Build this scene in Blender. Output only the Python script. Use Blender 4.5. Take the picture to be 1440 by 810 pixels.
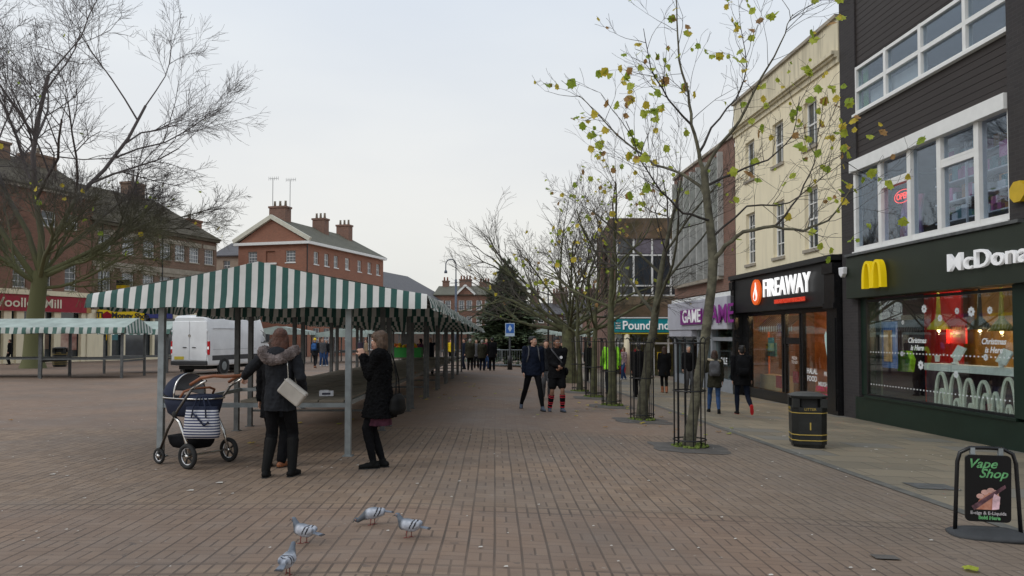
import bpy, bmesh, math, random
from mathutils import Vector, Matrix, Euler, Quaternion
R = math.radians
for o in list(bpy.data.objects): bpy.data.objects.remove(o)
SC = bpy.context.scene; COL = SC.collection
# ---------------------------------------------------------------- camera, sky, light
F = 1060.0; PITCH = R(1.75); PY0 = 438.0; EYE = Vector((0, 0, 1.55))
cd = bpy.data.cameras.new('camera'); cam = bpy.data.objects.new('camera', cd); COL.objects.link(cam)
cam.location = EYE; cam.rotation_euler = (R(90) + PITCH, 0, 0)
cd.sensor_width = 36; cd.lens = 36 * F / 1440; cd.shift_y = 33 / 1440; cd.clip_end = 3000; cd.clip_start = .05
SC.camera = cam
w = bpy.data.worlds.new('World'); SC.world = w; w.use_nodes = True
nt = w.node_tree; nt.nodes.clear()
wo = nt.nodes.new('ShaderNodeOutputWorld'); bg = nt.nodes.new('ShaderNodeBackground')
sky = nt.nodes.new('ShaderNodeTexSky'); sky.sky_type = 'NISHITA'; sky.sun_disc = False
sky.sun_elevation = R(38); sky.sun_rotation = R(-60); sky.air_density = 1.0; sky.dust_density = 3.0
sc_ = nt.nodes.new('ShaderNodeVectorMath'); sc_.operation = 'SCALE'; sc_.inputs['Scale'].default_value = .55
tc = nt.nodes.new('ShaderNodeTexCoord'); sp = nt.nodes.new('ShaderNodeSeparateXYZ')
ns = nt.nodes.new('ShaderNodeTexNoise'); ns.inputs['Scale'].default_value = 1.6; ns.inputs['Detail'].default_value = 4
mpp = nt.nodes.new('ShaderNodeMapping'); mpp.inputs['Scale'].default_value = (1, 1, 3.5)
rmp = nt.nodes.new('ShaderNodeValToRGB')
e = rmp.color_ramp.elements
e[0].position = 0; e[0].color = (8.1, 8.05, 7.55, 1); e[1].position = .5; e[1].color = (7.2, 7.95, 8.9, 1)
m_ = rmp.color_ramp.elements.new(.2); m_.color = (7.95, 8.1, 8.15, 1)
cl = nt.nodes.new('ShaderNodeMix'); cl.data_type = 'RGBA'; cl.blend_type = 'MULTIPLY'
cr = nt.nodes.new('ShaderNodeValToRGB'); ce = cr.color_ramp.elements
ce[0].position = .3; ce[0].color = (.90, .91, .935, 1); ce[1].position = .7; ce[1].color = (1.03, 1.02, 1.0, 1)
mx = nt.nodes.new('ShaderNodeMix'); mx.data_type = 'RGBA'; mx.inputs[0].default_value = .93
L = nt.links.new
L(tc.outputs['Generated'], sp.inputs[0]); L(sp.outputs['Z'], rmp.inputs[0])
L(tc.outputs['Generated'], mpp.inputs[0]); L(mpp.outputs[0], ns.inputs[0]); L(ns.outputs['Fac'], cr.inputs[0])
cl.inputs[0].default_value = 1; L(rmp.outputs[0], cl.inputs[6]); L(cr.outputs[0], cl.inputs[7])
L(sky.outputs[0], sc_.inputs[0]); L(sc_.outputs[0], mx.inputs[6]); L(cl.outputs[2], mx.inputs[7])
L(mx.outputs[2], bg.inputs[0]); bg.inputs[1].default_value = .104; L(bg.outputs[0], wo.inputs[0])
sd = bpy.data.lights.new('sun', 'SUN'); sd.energy = .9; sd.angle = R(24); sd.color = (1, .96, .9)
sun = bpy.data.objects.new('sun', sd); COL.objects.link(sun); sun.rotation_euler = (R(50), 0, R(-60 + 0)); sun.location = (0, 0, 30)
SC.view_settings.view_transform = 'Standard'; SC.view_settings.look = 'None'; SC.view_settings.exposure = .07; SC.view_settings.gamma = 1
SC.render.engine = 'CYCLES'; SC.render.resolution_x = 1024; SC.render.resolution_y = 576
SC.cycles.max_bounces = 6; SC.cycles.transparent_max_bounces = 12

# ---------------------------------------------------------------- terrain + survey helpers
def gz(x, y):
    return -.009 * min(max(y, -8), 95) - .045 * min(max(x + 1, 0), 13)
def ray(px, py):
    d = Vector((px - 720, F, PY0 - py)); d.rotate(Euler((PITCH, 0, 0))); return d.normalized()
def G(px, py):
    d = ray(px, py); t = 1.0
    for _ in range(60):
        p = EYE + d * t
        if d.z >= -1e-4: return p
        t = (gz(p.x, p.y) - EYE.z) / d.z
    p = EYE + d * t; p.z = gz(p.x, p.y); return p
def AT(px, py, D):
    d = ray(px, py); return EYE + d * (D / d.y)
def ground(x, y): return Vector((x, y, gz(x, y)))
# ---------------------------------------------------------------- materials
MATS = {}
def nodes(m): return m.node_tree.nodes, m.node_tree.links
def mat(name, col, rough=.7, var=.12, scale=6, bump=0, bscale=40, metal=0, spec=.4, emit=None, estr=0, coat=0, sheen=0, var2=None):
    if name in MATS: return MATS[name]
    m = bpy.data.materials.new(name); m.use_nodes = True; N, Lk = nodes(m); b = N['Principled BSDF']
    b.inputs['Roughness'].default_value = rough; b.inputs['Metallic'].default_value = metal
    b.inputs['Specular IOR Level'].default_value = spec; b.inputs['Coat Weight'].default_value = coat
    b.inputs['Sheen Weight'].default_value = sheen
    col = tuple(col) + (1,)
    b.inputs['Base Color'].default_value = col
    t = N.new('ShaderNodeTexCoord')
    if var:
        n = N.new('ShaderNodeTexNoise'); n.inputs['Scale'].default_value = scale; n.inputs['Detail'].default_value = 5
        r = N.new('ShaderNodeValToRGB'); r.color_ramp.elements[0].position = .3; r.color_ramp.elements[1].position = .72
        c2 = var2 if var2 else tuple(min(1, c * (1 + var)) for c in col[:3])
        r.color_ramp.elements[0].color = tuple(c * (1 - var) for c in col[:3]) + (1,); r.color_ramp.elements[1].color = tuple(c2) + (1,)
        Lk.new(t.outputs['Object'], n.inputs[0]); Lk.new(n.outputs['Fac'], r.inputs[0]); Lk.new(r.outputs[0], b.inputs['Base Color'])
    if bump:
        n = N.new('ShaderNodeTexNoise'); n.inputs['Scale'].default_value = bscale; n.inputs['Detail'].default_value = 4
        bp = N.new('ShaderNodeBump'); bp.inputs['Strength'].default_value = bump; bp.inputs['Distance'].default_value = .02
        Lk.new(t.outputs['Object'], n.inputs[0]); Lk.new(n.outputs['Fac'], bp.inputs['Height']); Lk.new(bp.outputs[0], b.inputs['Normal'])
    if emit:
        b.inputs['Emission Color'].default_value = tuple(emit) + (1,); b.inputs['Emission Strength'].default_value = estr
    MATS[name] = m; return m
class NM:
    """tiny math-node writer"""
    def __init__(s, m): s.N, s.L = nodes(m)
    def put(s, sock, v):
        if isinstance(v, (int, float)): sock.default_value = v
        else: s.L.new(v, sock)
    def m(s, op, a, b=0, c=0):
        n = s.N.new('ShaderNodeMath'); n.operation = op
        s.put(n.inputs[0], a); s.put(n.inputs[1], b); s.put(n.inputs[2], c); return n.outputs[0]
    def mix(s, f, a, b):
        n = s.N.new('ShaderNodeMix'); n.data_type = 'RGBA'; s.put(n.inputs[0], f)
        for k, v in ((6, a), (7, b)):
            if isinstance(v, tuple): n.inputs[k].default_value = v + (1,)
            else: s.L.new(v, n.inputs[k])
        return n.outputs[2]
    def noise(s, vec, sc, det=4):
        n = s.N.new('ShaderNodeTexNoise'); n.inputs['Scale'].default_value = sc; n.inputs['Detail'].default_value = det
        s.L.new(vec, n.inputs[0]); return n.outputs['Fac']
    def rng(s, v, a, b, c=0, d=1):
        n = s.N.new('ShaderNodeMapRange'); s.put(n.inputs[0], v)
        for i, q in enumerate((a, b, c, d)): n.inputs[i + 1].default_value = q
        return n.outputs[0]
    def xyz(s, x, y, z):
        n = s.N.new('ShaderNodeCombineXYZ'); s.put(n.inputs[0], x); s.put(n.inputs[1], y); s.put(n.inputs[2], z); return n.outputs[0]
    def coord(s):
        t = s.N.new('ShaderNodeTexCoord'); p = s.N.new('ShaderNodeSeparateXYZ'); s.L.new(t.outputs['Object'], p.inputs[0])
        return t.outputs['Object'], p.outputs[0], p.outputs[1], p.outputs[2]
    def white(s, vec):
        n = s.N.new('ShaderNodeTexWhiteNoise'); n.noise_dimensions = '3D'; s.L.new(vec, n.inputs[0]); return n.outputs['Value']
def newmat(name, rough=.8):
    m = bpy.data.materials.new(name); m.use_nodes = True; MATS[name] = m
    m.node_tree.nodes['Principled BSDF'].inputs['Roughness'].default_value = rough; return m, m.node_tree.nodes['Principled BSDF'], NM(m)
def brick_mat(name, c1, c2, mortar, var=.35, stain=(.05, .045, .035), stain_amt=.35):
    m, b, n = newmat(name, .85); vec, x, y, z = n.coord()
    br = n.N.new('ShaderNodeTexBrick'); n.L.new(n.xyz(n.m('ADD', x, y), z, 0), br.inputs[0])
    br.inputs['Color1'].default_value = c1 + (1,); br.inputs['Color2'].default_value = c2 + (1,); br.inputs['Mortar'].default_value = mortar + (1,)
    br.inputs['Scale'].default_value = 1; br.inputs['Brick Width'].default_value = .225; br.inputs['Row Height'].default_value = .075
    br.inputs['Mortar Size'].default_value = .008; br.inputs['Bias'].default_value = 0
    big = n.rng(n.noise(vec, .55, 6), .35, .7)
    big2 = n.rng(n.noise(vec, 3.5, 4), .3, .75)
    col = n.mix(n.m('MULTIPLY', big, stain_amt), br.outputs[0], stain)
    col = n.mix(n.m('MULTIPLY', big2, .25), col, tuple(min(1, c * 1.25) for c in c1))
    n.L.new(col, b.inputs['Base Color'])
    bp = n.N.new('ShaderNodeBump'); bp.inputs['Strength'].default_value = .4; bp.inputs['Distance'].default_value = .01
    bp.invert = True; n.L.new(br.outputs['Fac'], bp.inputs['Height']); n.L.new(bp.outputs[0], b.inputs['Normal'])
    return m
def rows_mat(name, col, pitch, axis='z', depth=.3, dark=.4, rough=.7, var=.2, colw=0, bumpd=.02):
    """boards or slates in courses along z (or x)"""
    m, b, n = newmat(name, rough); vec, x, y, z = n.coord()
    a = z if axis == 'z' else n.m('ADD', x, 0)
    v = n.m('DIVIDE', a, pitch); fv = n.m('FRACT', v); cell = n.m('FLOOR', v)
    edge = n.rng(fv, 0, .1, 1, 0)
    u = n.m('ADD', x, y)
    if colw:
        uu = n.m('DIVIDE', n.m('ADD', u, n.m('MULTIPLY', n.m('MODULO', cell, 2), colw / 2)), colw)
        edge = n.m('MAXIMUM', edge, n.rng(n.m('FRACT', uu), 0, .06, 1, 0)); cid = n.m('FLOOR', uu)
    else: cid = n.m('FLOOR', n.m('DIVIDE', u, 2.4))
    rnd = n.white(n.xyz(cell, cid, 0))
    st = n.rng(n.noise(vec, 1.3, 6), .3, .7)
    c = n.mix(n.m('MULTIPLY', rnd, var * 1.5), col, tuple(min(1, q * 1.6) for q in col))
    c = n.mix(n.m('MULTIPLY', st, .35), c, tuple(q * .55 for q in col))
    c = n.mix(n.m('MULTIPLY', edge, dark), c, tuple(q * .25 for q in col))
    n.L.new(c, b.inputs['Base Color'])
    bp = n.N.new('ShaderNodeBump'); bp.inputs['Strength'].default_value = depth; bp.inputs['Distance'].default_value = bumpd
    n.L.new(n.m('SUBTRACT', fv, edge), bp.inputs['Height']); n.L.new(bp.outputs[0], b.inputs['Normal'])
    return m
def stripe_mat(name, ca, cb, pitch, axis, phase=0, trans=.07, rough=.6, wrinkle=.25):
    m, b, n = newmat(name, rough); vec, x, y, z = n.coord(); a = {'x': x, 'y': y, 'z': z}[axis]
    wob = n.m('MULTIPLY', n.m('SUBTRACT', n.noise(vec, 2.2, 2), .5), pitch * .18)
    f = n.m('FRACT', n.m('DIVIDE', n.m('ADD', n.m('ADD', a, phase), wob), pitch * 2))
    s = n.rng(n.m('ABSOLUTE', n.m('SUBTRACT', f, .5)), .24, .26)
    dirt = n.rng(n.noise(vec, 3, 6), .35, .75)
    c = n.mix(s, ca, cb); c = n.mix(n.m('MULTIPLY', dirt, .2), c, (.10, .11, .09)); c = n.mix(n.m('MULTIPLY', n.rng(n.noise(vec, .7, 3), .4, .7), .07), c, (.3, .32, .3)); n.L.new(c, b.inputs['Base Color'])
    bp = n.N.new('ShaderNodeBump'); bp.inputs['Strength'].default_value = wrinkle; bp.inputs['Distance'].default_value = .05
    n.L.new(n.noise(vec, 4.5, 3), bp.inputs['Height']); n.L.new(bp.outputs[0], b.inputs['Normal'])
    if trans:
        t = n.N.new('ShaderNodeBsdfTranslucent'); n.L.new(c, t.inputs[0]); ms = n.N.new('ShaderNodeMixShader'); ms.inputs[0].default_value = trans
        o = n.N['Material Output']; n.L.new(b.outputs[0], ms.inputs[1]); n.L.new(t.outputs[0], ms.inputs[2]); n.L.new(ms.outputs[0], o.inputs[0])
    return m
def glass_mat(name, tint=(.9, .95, .93), refl=.25):
    m = bpy.data.materials.new(name); m.use_nodes = True; N, Lk = nodes(m); N.remove(N['Principled BSDF'])
    t = N.new('ShaderNodeBsdfTransparent'); t.inputs[0].default_value = tint + (1,)
    g = N.new('ShaderNodeBsdfGlossy'); g.inputs['Roughness'].default_value = .01; g.inputs[0].default_value = (.9, .95, 1, 1)
    lw = N.new('ShaderNodeLayerWeight'); lw.inputs[0].default_value = .25
    mr = N.new('ShaderNodeMapRange'); mr.inputs[3].default_value = refl * .5; mr.inputs[4].default_value = min(1, refl * 2.6)
    ms = N.new('ShaderNodeMixShader'); Lk.new(lw.outputs['Fresnel'], mr.inputs[0]); Lk.new(mr.outputs[0], ms.inputs[0])
    Lk.new(t.outputs[0], ms.inputs[1]); Lk.new(g.outputs[0], ms.inputs[2]); Lk.new(ms.outputs[0], N['Material Output'].inputs[0])
    MATS[name] = m; return m

# ---------------------------------------------------------------- mesh builder
class MB:
    def __init__(s): s.v = []; s.f = []; s.mi = []; s.cur = 0; s.M = None
    def add(s, vs, fs, mi=None):
        o = len(s.v)
        for p in vs:
            p = Vector(p); s.v.append(s.M @ p if s.M else p)
        for f in fs: s.f.append([i + o for i in f]); s.mi.append(s.cur if mi is None else mi)
    def box(s, x0, y0, z0, x1, y1, z1, mi=None):
        s.add([(x0, y0, z0), (x1, y0, z0), (x1, y1, z0), (x0, y1, z0), (x0, y0, z1), (x1, y0, z1), (x1, y1, z1), (x0, y1, z1)],
              [(0, 3, 2, 1), (4, 5, 6, 7), (0, 1, 5, 4), (1, 2, 6, 5), (2, 3, 7, 6), (3, 0, 4, 7)], mi); return s
    def bar(s, a, b, wx, wz, up=(0, 0, 1), mi=None):
        a = Vector(a); b = Vector(b); d = (b - a).normalized(); u = Vector(up)
        sx = d.cross(u)
        if sx.length < 1e-4: sx = d.cross(Vector((0, 1, 0)))
        sx.normalize(); uz = sx.cross(d); vs = []
        for p in (a, b):
            for i, j in ((-1, -1), (1, -1), (1, 1), (-1, 1)): vs.append(p + sx * i * wx / 2 + uz * j * wz / 2)
        s.add(vs, [(3, 2, 1, 0), (4, 5, 6, 7), (0, 1, 5, 4), (1, 2, 6, 5), (2, 3, 7, 6), (3, 0, 4, 7)], mi); return s
    def quad(s, *p, mi=None): s.add(p, [tuple(range(len(p)))], mi); return s
    def tube(s, pts, rad, n=8, caps=True, mi=None, flat=1.0):
        pts = [Vector(p) for p in pts]
        if isinstance(rad, (int, float)): rad = [rad] * len(pts)
        vs = []; fs = []; ref = None
        for i, p in enumerate(pts):
            d = (pts[min(i + 1, len(pts) - 1)] - pts[max(i - 1, 0)])
            d = d.normalized() if d.length > 1e-9 else Vector((0, 0, 1))
            if ref is None: ref = d.orthogonal().normalized()
            ref = (ref - d * ref.dot(d)); ref = ref.normalized() if ref.length > 1e-6 else d.orthogonal().normalized()
            b = d.cross(ref)
            for k in range(n):
                a = 2 * math.pi * k / n; vs.append(p + (ref * math.cos(a) + b * math.sin(a) * flat) * rad[i])
        for i in range(len(pts) - 1):
            for k in range(n):
                k2 = (k + 1) % n; fs.append((i * n + k, i * n + k2, (i + 1) * n + k2, (i + 1) * n + k))
        if caps: fs.append(tuple(range(n))[::-1]); fs.append(tuple((len(pts) - 1) * n + k for k in range(n)))
        s.add(vs, fs, mi); return s
    def ell(s, c, r, n=12, mi=None, rot=None):
        c = Vector(c); vs = []; fs = []; m = n // 2 + 1
        for i in range(m + 1):
            th = math.pi * i / m
            for k in range(n):
                a = 2 * math.pi * k / n
                p = Vector((r[0] * math.sin(th) * math.cos(a), r[1] * math.sin(th) * math.sin(a), r[2] * math.cos(th)))
                if rot: p.rotate(rot)
                vs.append(c + p)
        for i in range(m):
            for k in range(n): fs.append((i * n + k, (i + 1) * n + k, (i + 1) * n + (k + 1) % n, i * n + (k + 1) % n))
        s.add(vs, fs, mi); return s
    def caps(s, a, b, ra, rb, n=10):
        a = Vector(a); b = Vector(b); d = (b - a)
        if d.length < 1e-6: return s.ell(a, (ra, ra, ra), n)
        d.normalize(); pts = []; rr = []
        for t in (1, .7, .35): pts.append(a - d * ra * t); rr.append(max(.0008, ra * math.sqrt(1 - t * t)))
        pts += [a, b]; rr += [ra, rb]
        for t in (.35, .7, 1): pts.append(b + d * rb * t); rr.append(max(.0008, rb * math.sqrt(1 - t * t)))
        return s.tube(pts, rr, n)
    def loft(s, rings, n=20, mi=None, power=1.0):
        """rings: (x, y, z, rx, ry) horizontal ellipses, bottom to top"""
        vs = []; fs = []
        for (x, y, z, rx, ry) in rings:
            for k in range(n):
                a = 2 * math.pi * k / n; ca, sa = math.cos(a), math.sin(a)
                ca = math.copysign(abs(ca) ** power, ca); sa = math.copysign(abs(sa) ** power, sa)
                vs.append((x + rx * ca, y + ry * sa, z))
        for i in range(len(rings) - 1):
            for k in range(n): fs.append((i * n + k, i * n + (k + 1) % n, (i + 1) * n + (k + 1) % n, (i + 1) * n + k))
        fs.append(tuple(range(n))[::-1]); fs.append(tuple((len(rings) - 1) * n + k for k in range(n)))
        s.add(vs, fs, mi); return s
    def prism(s, poly, y0, y1, mi=None):
        """poly in (x,z), extruded along y"""
        n = len(poly); vs = [(p[0], y0, p[1]) for p in poly] + [(p[0], y1, p[1]) for p in poly]
        fs = [tuple(range(n)), tuple(range(2 * n - 1, n - 1, -1))]
        for i in range(n): j = (i + 1) % n; fs.append((i, i + n, j + n, j))
        s.add(vs, fs, mi); return s
    def mesh(s, name, mats, smooth=False):
        me = bpy.data.meshes.new(name); me.from_pydata([tuple(p) for p in s.v], [], s.f)
        if not isinstance(mats, (list, tuple)): mats = [mats]
        for m in mats: me.materials.append(m)
        if len(mats) > 1: me.polygons.foreach_set('material_index', s.mi)
        if smooth: me.polygons.foreach_set('use_smooth', [True] * len(me.polygons))
        me.update(); return me
    def build(s, name, mats, parent=None, smooth=False, bevel=0, loc=None, rot=None):
        o = bpy.data.objects.new(name, s.mesh(name, mats, smooth)); COL.objects.link(o)
        if parent: o.parent = parent
        if loc is not None: o.location = loc
        if rot is not None: o.rotation_euler = rot
        if bevel:
            b = o.modifiers.new('bevel', 'BEVEL'); b.width = bevel; b.segments = 2; b.limit_method = 'ANGLE'
        return o
def thing(name, label, cat, loc=(0, 0, 0), rotz=0, group=None):
    o = bpy.data.objects.new(name, None); COL.objects.link(o); o.empty_display_size = .1
    o.location = loc; o.rotation_euler = (0, 0, rotz); o['label'] = label; o['category'] = cat
    if group: o['group'] = group
    return o
def tag(o, label, cat, group=None, kind=None):
    o['label'] = label; o['category'] = cat
    if group: o['group'] = group
    if kind: o['kind'] = kind
    return o
def struct(o): o['kind'] = 'structure'; return o
KIDS = {}
def dup(root, loc, rotz, label=None, scale=None):
    def kids(o): return [c for c in bpy.data.objects if c.parent == o]
    def cp(o, par):
        c = o.copy(); COL.objects.link(c); c.parent = par
        for k in kids(o): cp(k, c)
        return c
    r = cp(root, None); r.location = loc; r.rotation_euler = (0, 0, rotz)
    if scale: r.scale = scale
    if label: r['label'] = label
    return r
TMP = bpy.data.scenes.new('tmp_eval')
def evalmods(mb, mats, mods, smooth=True):
    """mesh data with modifiers applied (voxel remesh etc.)"""
    me = mb.mesh('tmp', mats, False)
    o = bpy.data.objects.new('tmp', me); TMP.collection.objects.link(o)
    for kind, kw in mods:
        m = o.modifiers.new(kind, kind)
        for k, v in kw.items(): setattr(m, k, v)
    vl = TMP.view_layers[0]; vl.update(); dg = vl.depsgraph
    out = bpy.data.meshes.new_from_object(o.evaluated_get(dg), depsgraph=dg)
    bpy.data.objects.remove(o); bpy.data.meshes.remove(me)
    if not out.materials:
        for m in (mats if isinstance(mats, (list, tuple)) else [mats]): out.materials.append(m)
    if smooth: out.polygons.foreach_set('use_smooth', [True] * len(out.polygons))
    return out
def organic(mb, name, m, parent, vox=.012, sm=3, fac=.5, folds=0, fscale=.09):
    mods = [('REMESH', dict(mode='VOXEL', voxel_size=vox)), ('SMOOTH', dict(iterations=sm, factor=fac))]
    if folds:
        k_ = 'folds%g' % fscale; tx = bpy.data.textures.get(k_) or bpy.data.textures.new(k_, 'CLOUDS'); tx.noise_scale = fscale; tx.noise_depth = 2
        mods.append(('DISPLACE', dict(texture=tx, strength=folds, mid_level=.5)))
    me = evalmods(mb, [m], mods)
    o = bpy.data.objects.new(name, me); me.name = name; COL.objects.link(o)
    if parent: o.parent = parent
    return o
def text(s, name, m, size, parent=None, loc=(0, 0, 0), rot=(R(90), 0, 0), ext=.01, off=0, align='CENTER', xs=1, shear=0, space=1, fit=None):
    c = bpy.data.curves.new('txt', 'FONT'); c.body = s; c.size = size; c.extrude = ext; c.offset = off; c.align_x = align; c.align_y = 'CENTER'
    c.shear = shear; c.space_character = space; c.resolution_u = 3
    o = bpy.data.objects.new('tmp', c); TMP.collection.objects.link(o); vl = TMP.view_layers[0]; vl.update(); dg = vl.depsgraph
    me = bpy.data.meshes.new_from_object(o.evaluated_get(dg), depsgraph=dg); bpy.data.objects.remove(o); bpy.data.curves.remove(c)
    me.materials.clear(); me.materials.append(m); me.name = name
    if fit:
        q = [v.co.x for v in me.vertices]; w_ = max(q) - min(q); mid = (max(q) + min(q)) / 2; xs = fit / w_
        for v in me.vertices: v.co.x -= mid
    ob = bpy.data.objects.new(name, me); COL.objects.link(ob); ob.scale = (xs, 1, 1)
    if parent: ob.parent = parent
    ob.location = loc; ob.rotation_euler = rot; return ob

# ---------------------------------------------------------------- common materials
M = MATS
brick_mat('brick_red', (.27, .125, .082), (.2, .093, .062), (.19, .15, .12), stain_amt=.3)
brick_mat('brick_orange', (.34, .135, .08), (.27, .105, .065), (.22, .17, .13), stain_amt=.15)
brick_mat('brick_brown', (.26, .155, .105), (.18, .11, .076), (.15, .125, .1), stain_amt=.4)
brick_mat('brick_far', (.17, .1, .072), (.13, .082, .062), (.17, .14, .11), stain_amt=.4)
brick_mat('brick_black', (.03, .026, .028), (.042, .036, .036), (.045, .042, .042), stain_amt=.2)
brick_mat('brick_mid', (.24, .12, .085), (.18, .09, .065), (.2, .16, .13), stain_amt=.3)
rows_mat('cladding', (.034, .026, .024), .155, depth=.9, dark=.75, rough=.55, var=.12)
rows_mat('slate', (.085, .08, .085), .25, depth=.4, dark=.5, colw=.3, rough=.6)
rows_mat('slate_moss', (.12, .115, .085), .25, depth=.4, dark=.5, colw=.3, rough=.8)
rows_mat('tile_brown', (.085, .07, .045), .3, depth=.5, dark=.5, colw=.25, rough=.85)
def streaky(name, c, d, amt):
    m, b, n = newmat(name, .82); vec, x, y, z = n.coord(); v2 = n.xyz(n.m('MULTIPLY', n.m('ADD', x, y), 5), 0, n.m('MULTIPLY', z, .55))
    st = n.rng(n.noise(v2, 1, 6), .46, .78); bl = n.rng(n.noise(vec, 1.1, 6), .4, .75)
    col = n.mix(n.m('MULTIPLY', st, amt), c, d); col = n.mix(n.m('MULTIPLY', bl, amt * .6), col, tuple(q * .8 for q in c)); n.L.new(col, b.inputs['Base Color'])
    bp = n.N.new('ShaderNodeBump'); bp.inputs['Strength'].default_value = .1; bp.inputs['Distance'].default_value = .01; n.L.new(n.noise(vec, 60, 3), bp.inputs['Height']); n.L.new(bp.outputs[0], b.inputs['Normal'])
streaky('cream_render', (.84, .75, .54), (.5, .44, .32), .32)
streaky('cream_stained', (.70, .63, .46), (.2, .18, .13), .7)
mat('white_paint', (.78, .78, .76), .45, .05, 5)
mat('white_plastic', (.78, .78, .8), .35, .03, 3)
mat('stone', (.34, .3, .24), .85, .2, 3, bump=.15)
mat('dark_green', (.012, .026, .018), .35, .15, 2)
mat('fascia_green', (.022, .03, .02), .45, .15, 1.5)
mat('black_paint', (.014, .014, .015), .4, .2, 3)
mat('black_gloss', (.01, .01, .011), .25, .2, 4)
mat('glass_dark', (.035, .045, .055), .05, .3, 1.2, spec=.9)
mat('glass_mid', (.2, .22, .235), .06, .35, .8, spec=.9)
glass_mat('glass', refl=.10); glass_mat('glass_up', tint=(.8, .85, .9), refl=.09)
mat('galv', (.3, .33, .34), .45, .18, 9, metal=.55, bump=.05, bscale=60)
mat('galv_dark', (.12, .125, .125), .6, .25, 8, metal=.3)
mat('board', (.15, .13, .10), .75, .3, 3, bump=.15, bscale=25)
mat('cage', (.012, .012, .013), .45, .2, 12, metal=.2)
mat('bark_young', (.088, .078, .056), .95, .4, 7, bump=.9, bscale=22, var2=(.165, .155, .105)); mat('bark_row', (.065, .058, .042), .95, .4, 7, bump=.9, bscale=22, var2=(.12, .115, .075))
mat('bark_moss', (.09, .085, .055), .95, .45, 5, bump=.7, bscale=20, var2=(.14, .145, .07))
mat('bark_dark', (.06, .052, .047), .95, .4, 8, bump=.6, bscale=20)
mat('twig', (.12, .098, .08), .9, .3, 3)
mat('twig_moss', (.095, .085, .055), .9, .4, .5, var2=(.085, .07, .066))
def tw():
    m, b, n = newmat('twig_plane', .92); vec, x, y, z = n.coord(); f = n.rng(n.m('ADD', z, n.m('MULTIPLY', n.noise(vec, .5, 3), 6)), 9, 14)
    n.L.new(n.mix(f, (.125, .125, .055), (.095, .08, .078)), b.inputs['Base Color'])
tw()
mat('moss', (.12, .16, .03), .95, .5, 20, bump=.8, bscale=60)
for nm, c in dict(leaf_green=(.30, .40, .04), leaf_yellow=(.66, .52, .06), leaf_brown=(.42, .24, .09), leaf_lime=(.46, .52, .06)).items():
    m = mat(nm, c, .55, .25, 8); N, Lk = nodes(m); t = N.new('ShaderNodeBsdfTranslucent'); t.inputs[0].default_value = c + (1,)
    ms = N.new('ShaderNodeMixShader'); ms.inputs[0].default_value = .45; Lk.new(N['Principled BSDF'].outputs[0], ms.inputs[1]); Lk.new(t.outputs[0], ms.inputs[2]); Lk.new(ms.outputs[0], N['Material Output'].inputs[0])
mat('needles', (.075, .105, .055), .8, .5, 2); mat('needles_light', (.13, .165, .085), .8, .4, 2)
stripe_mat('stripe_x', (.006, .078, .064), (.70, .69, .66), .079, 'x', .04)
stripe_mat('stripe_y', (.006, .078, .064), (.64, .64, .60), .079, 'y', .0)
stripe_mat('stripe_far', (.03, .12, .09), (.6, .62, .58), .17, 'x', .0)
stripe_mat('stripe_fary', (.05, .14, .11), (.6, .62, .58), .17, 'y', .0)
mat('canopy_pale', (.38, .44, .40), .7, .2, 2)
mat('skin', (.52, .30, .215), .5, .08, 12, spec=.4); mat('skin_dark', (.24, .125, .08), .5, .08, 12)
mat('hair_brown', (.045, .022, .014), .5, .4, 25, bump=.6, bscale=90); mat('hair_red', (.085, .032, .018), .5, .4, 25, bump=.6, bscale=90)
mat('hair_black', (.012, .01, .01), .5, .3, 25, bump=.5, bscale=80); mat('hair_grey', (.3, .28, .26), .6, .2, 25); mat('hair_light', (.2, .12, .06), .55, .3, 25)
mat('rubber', (.02, .02, .02), .8, .1, 10); mat('chrome', (.62, .6, .57), .22, .05, 5, metal=1)
def cloth(name, c, bump=.3, bs=30, **k):
    q = .62 if max(c) < .06 else 1
    return mat(name, tuple(v * q for v in c), .95, .25, 9, bump=bump, bscale=bs, spec=.12, **k)
cloth('c_black', (.012, .012, .014)); cloth('c_charcoal', (.032, .034, .04)); cloth('c_navy', (.016, .022, .042)); cloth('c_blackfur', (.008, .008, .009), 1, 60)
cloth('c_denim', (.035, .07, .16)); cloth('c_khaki', (.05, .047, .032)); cloth('c_grey', (.09, .09, .095)); cloth('c_red', (.3, .02, .03)); cloth('c_purple', (.07, .02, .045))
cloth('c_hivis', (.35, .85, .06)); cloth('c_maroon', (.12, .02, .03)); cloth('c_tan', (.3, .22, .14)); cloth('c_blue', (.04, .1, .25)); cloth('c_green', (.03, .08, .04))
cloth('c_fur', (.10, .078, .072), 1.0, 55, var2=(.26, .215, .205)); cloth('c_palefur', (.45, .38, .27), 1.0, 60); cloth('c_floral', (.16, .06, .07), var2=(.5, .42, .42))
mat('boot_black', (.006, .006, .006), .7, .2, 10, spec=.15); mat('shoe_tan', (.26, .09, .035), .5, .2, 10); mat('shoe_red', (.5, .015, .02), .5, .1, 10); mat('shoe_grey', (.08, .1, .14), .6, .2, 10); mat('sole_white', (.7, .7, .7), .6, .05, 10)
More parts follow.
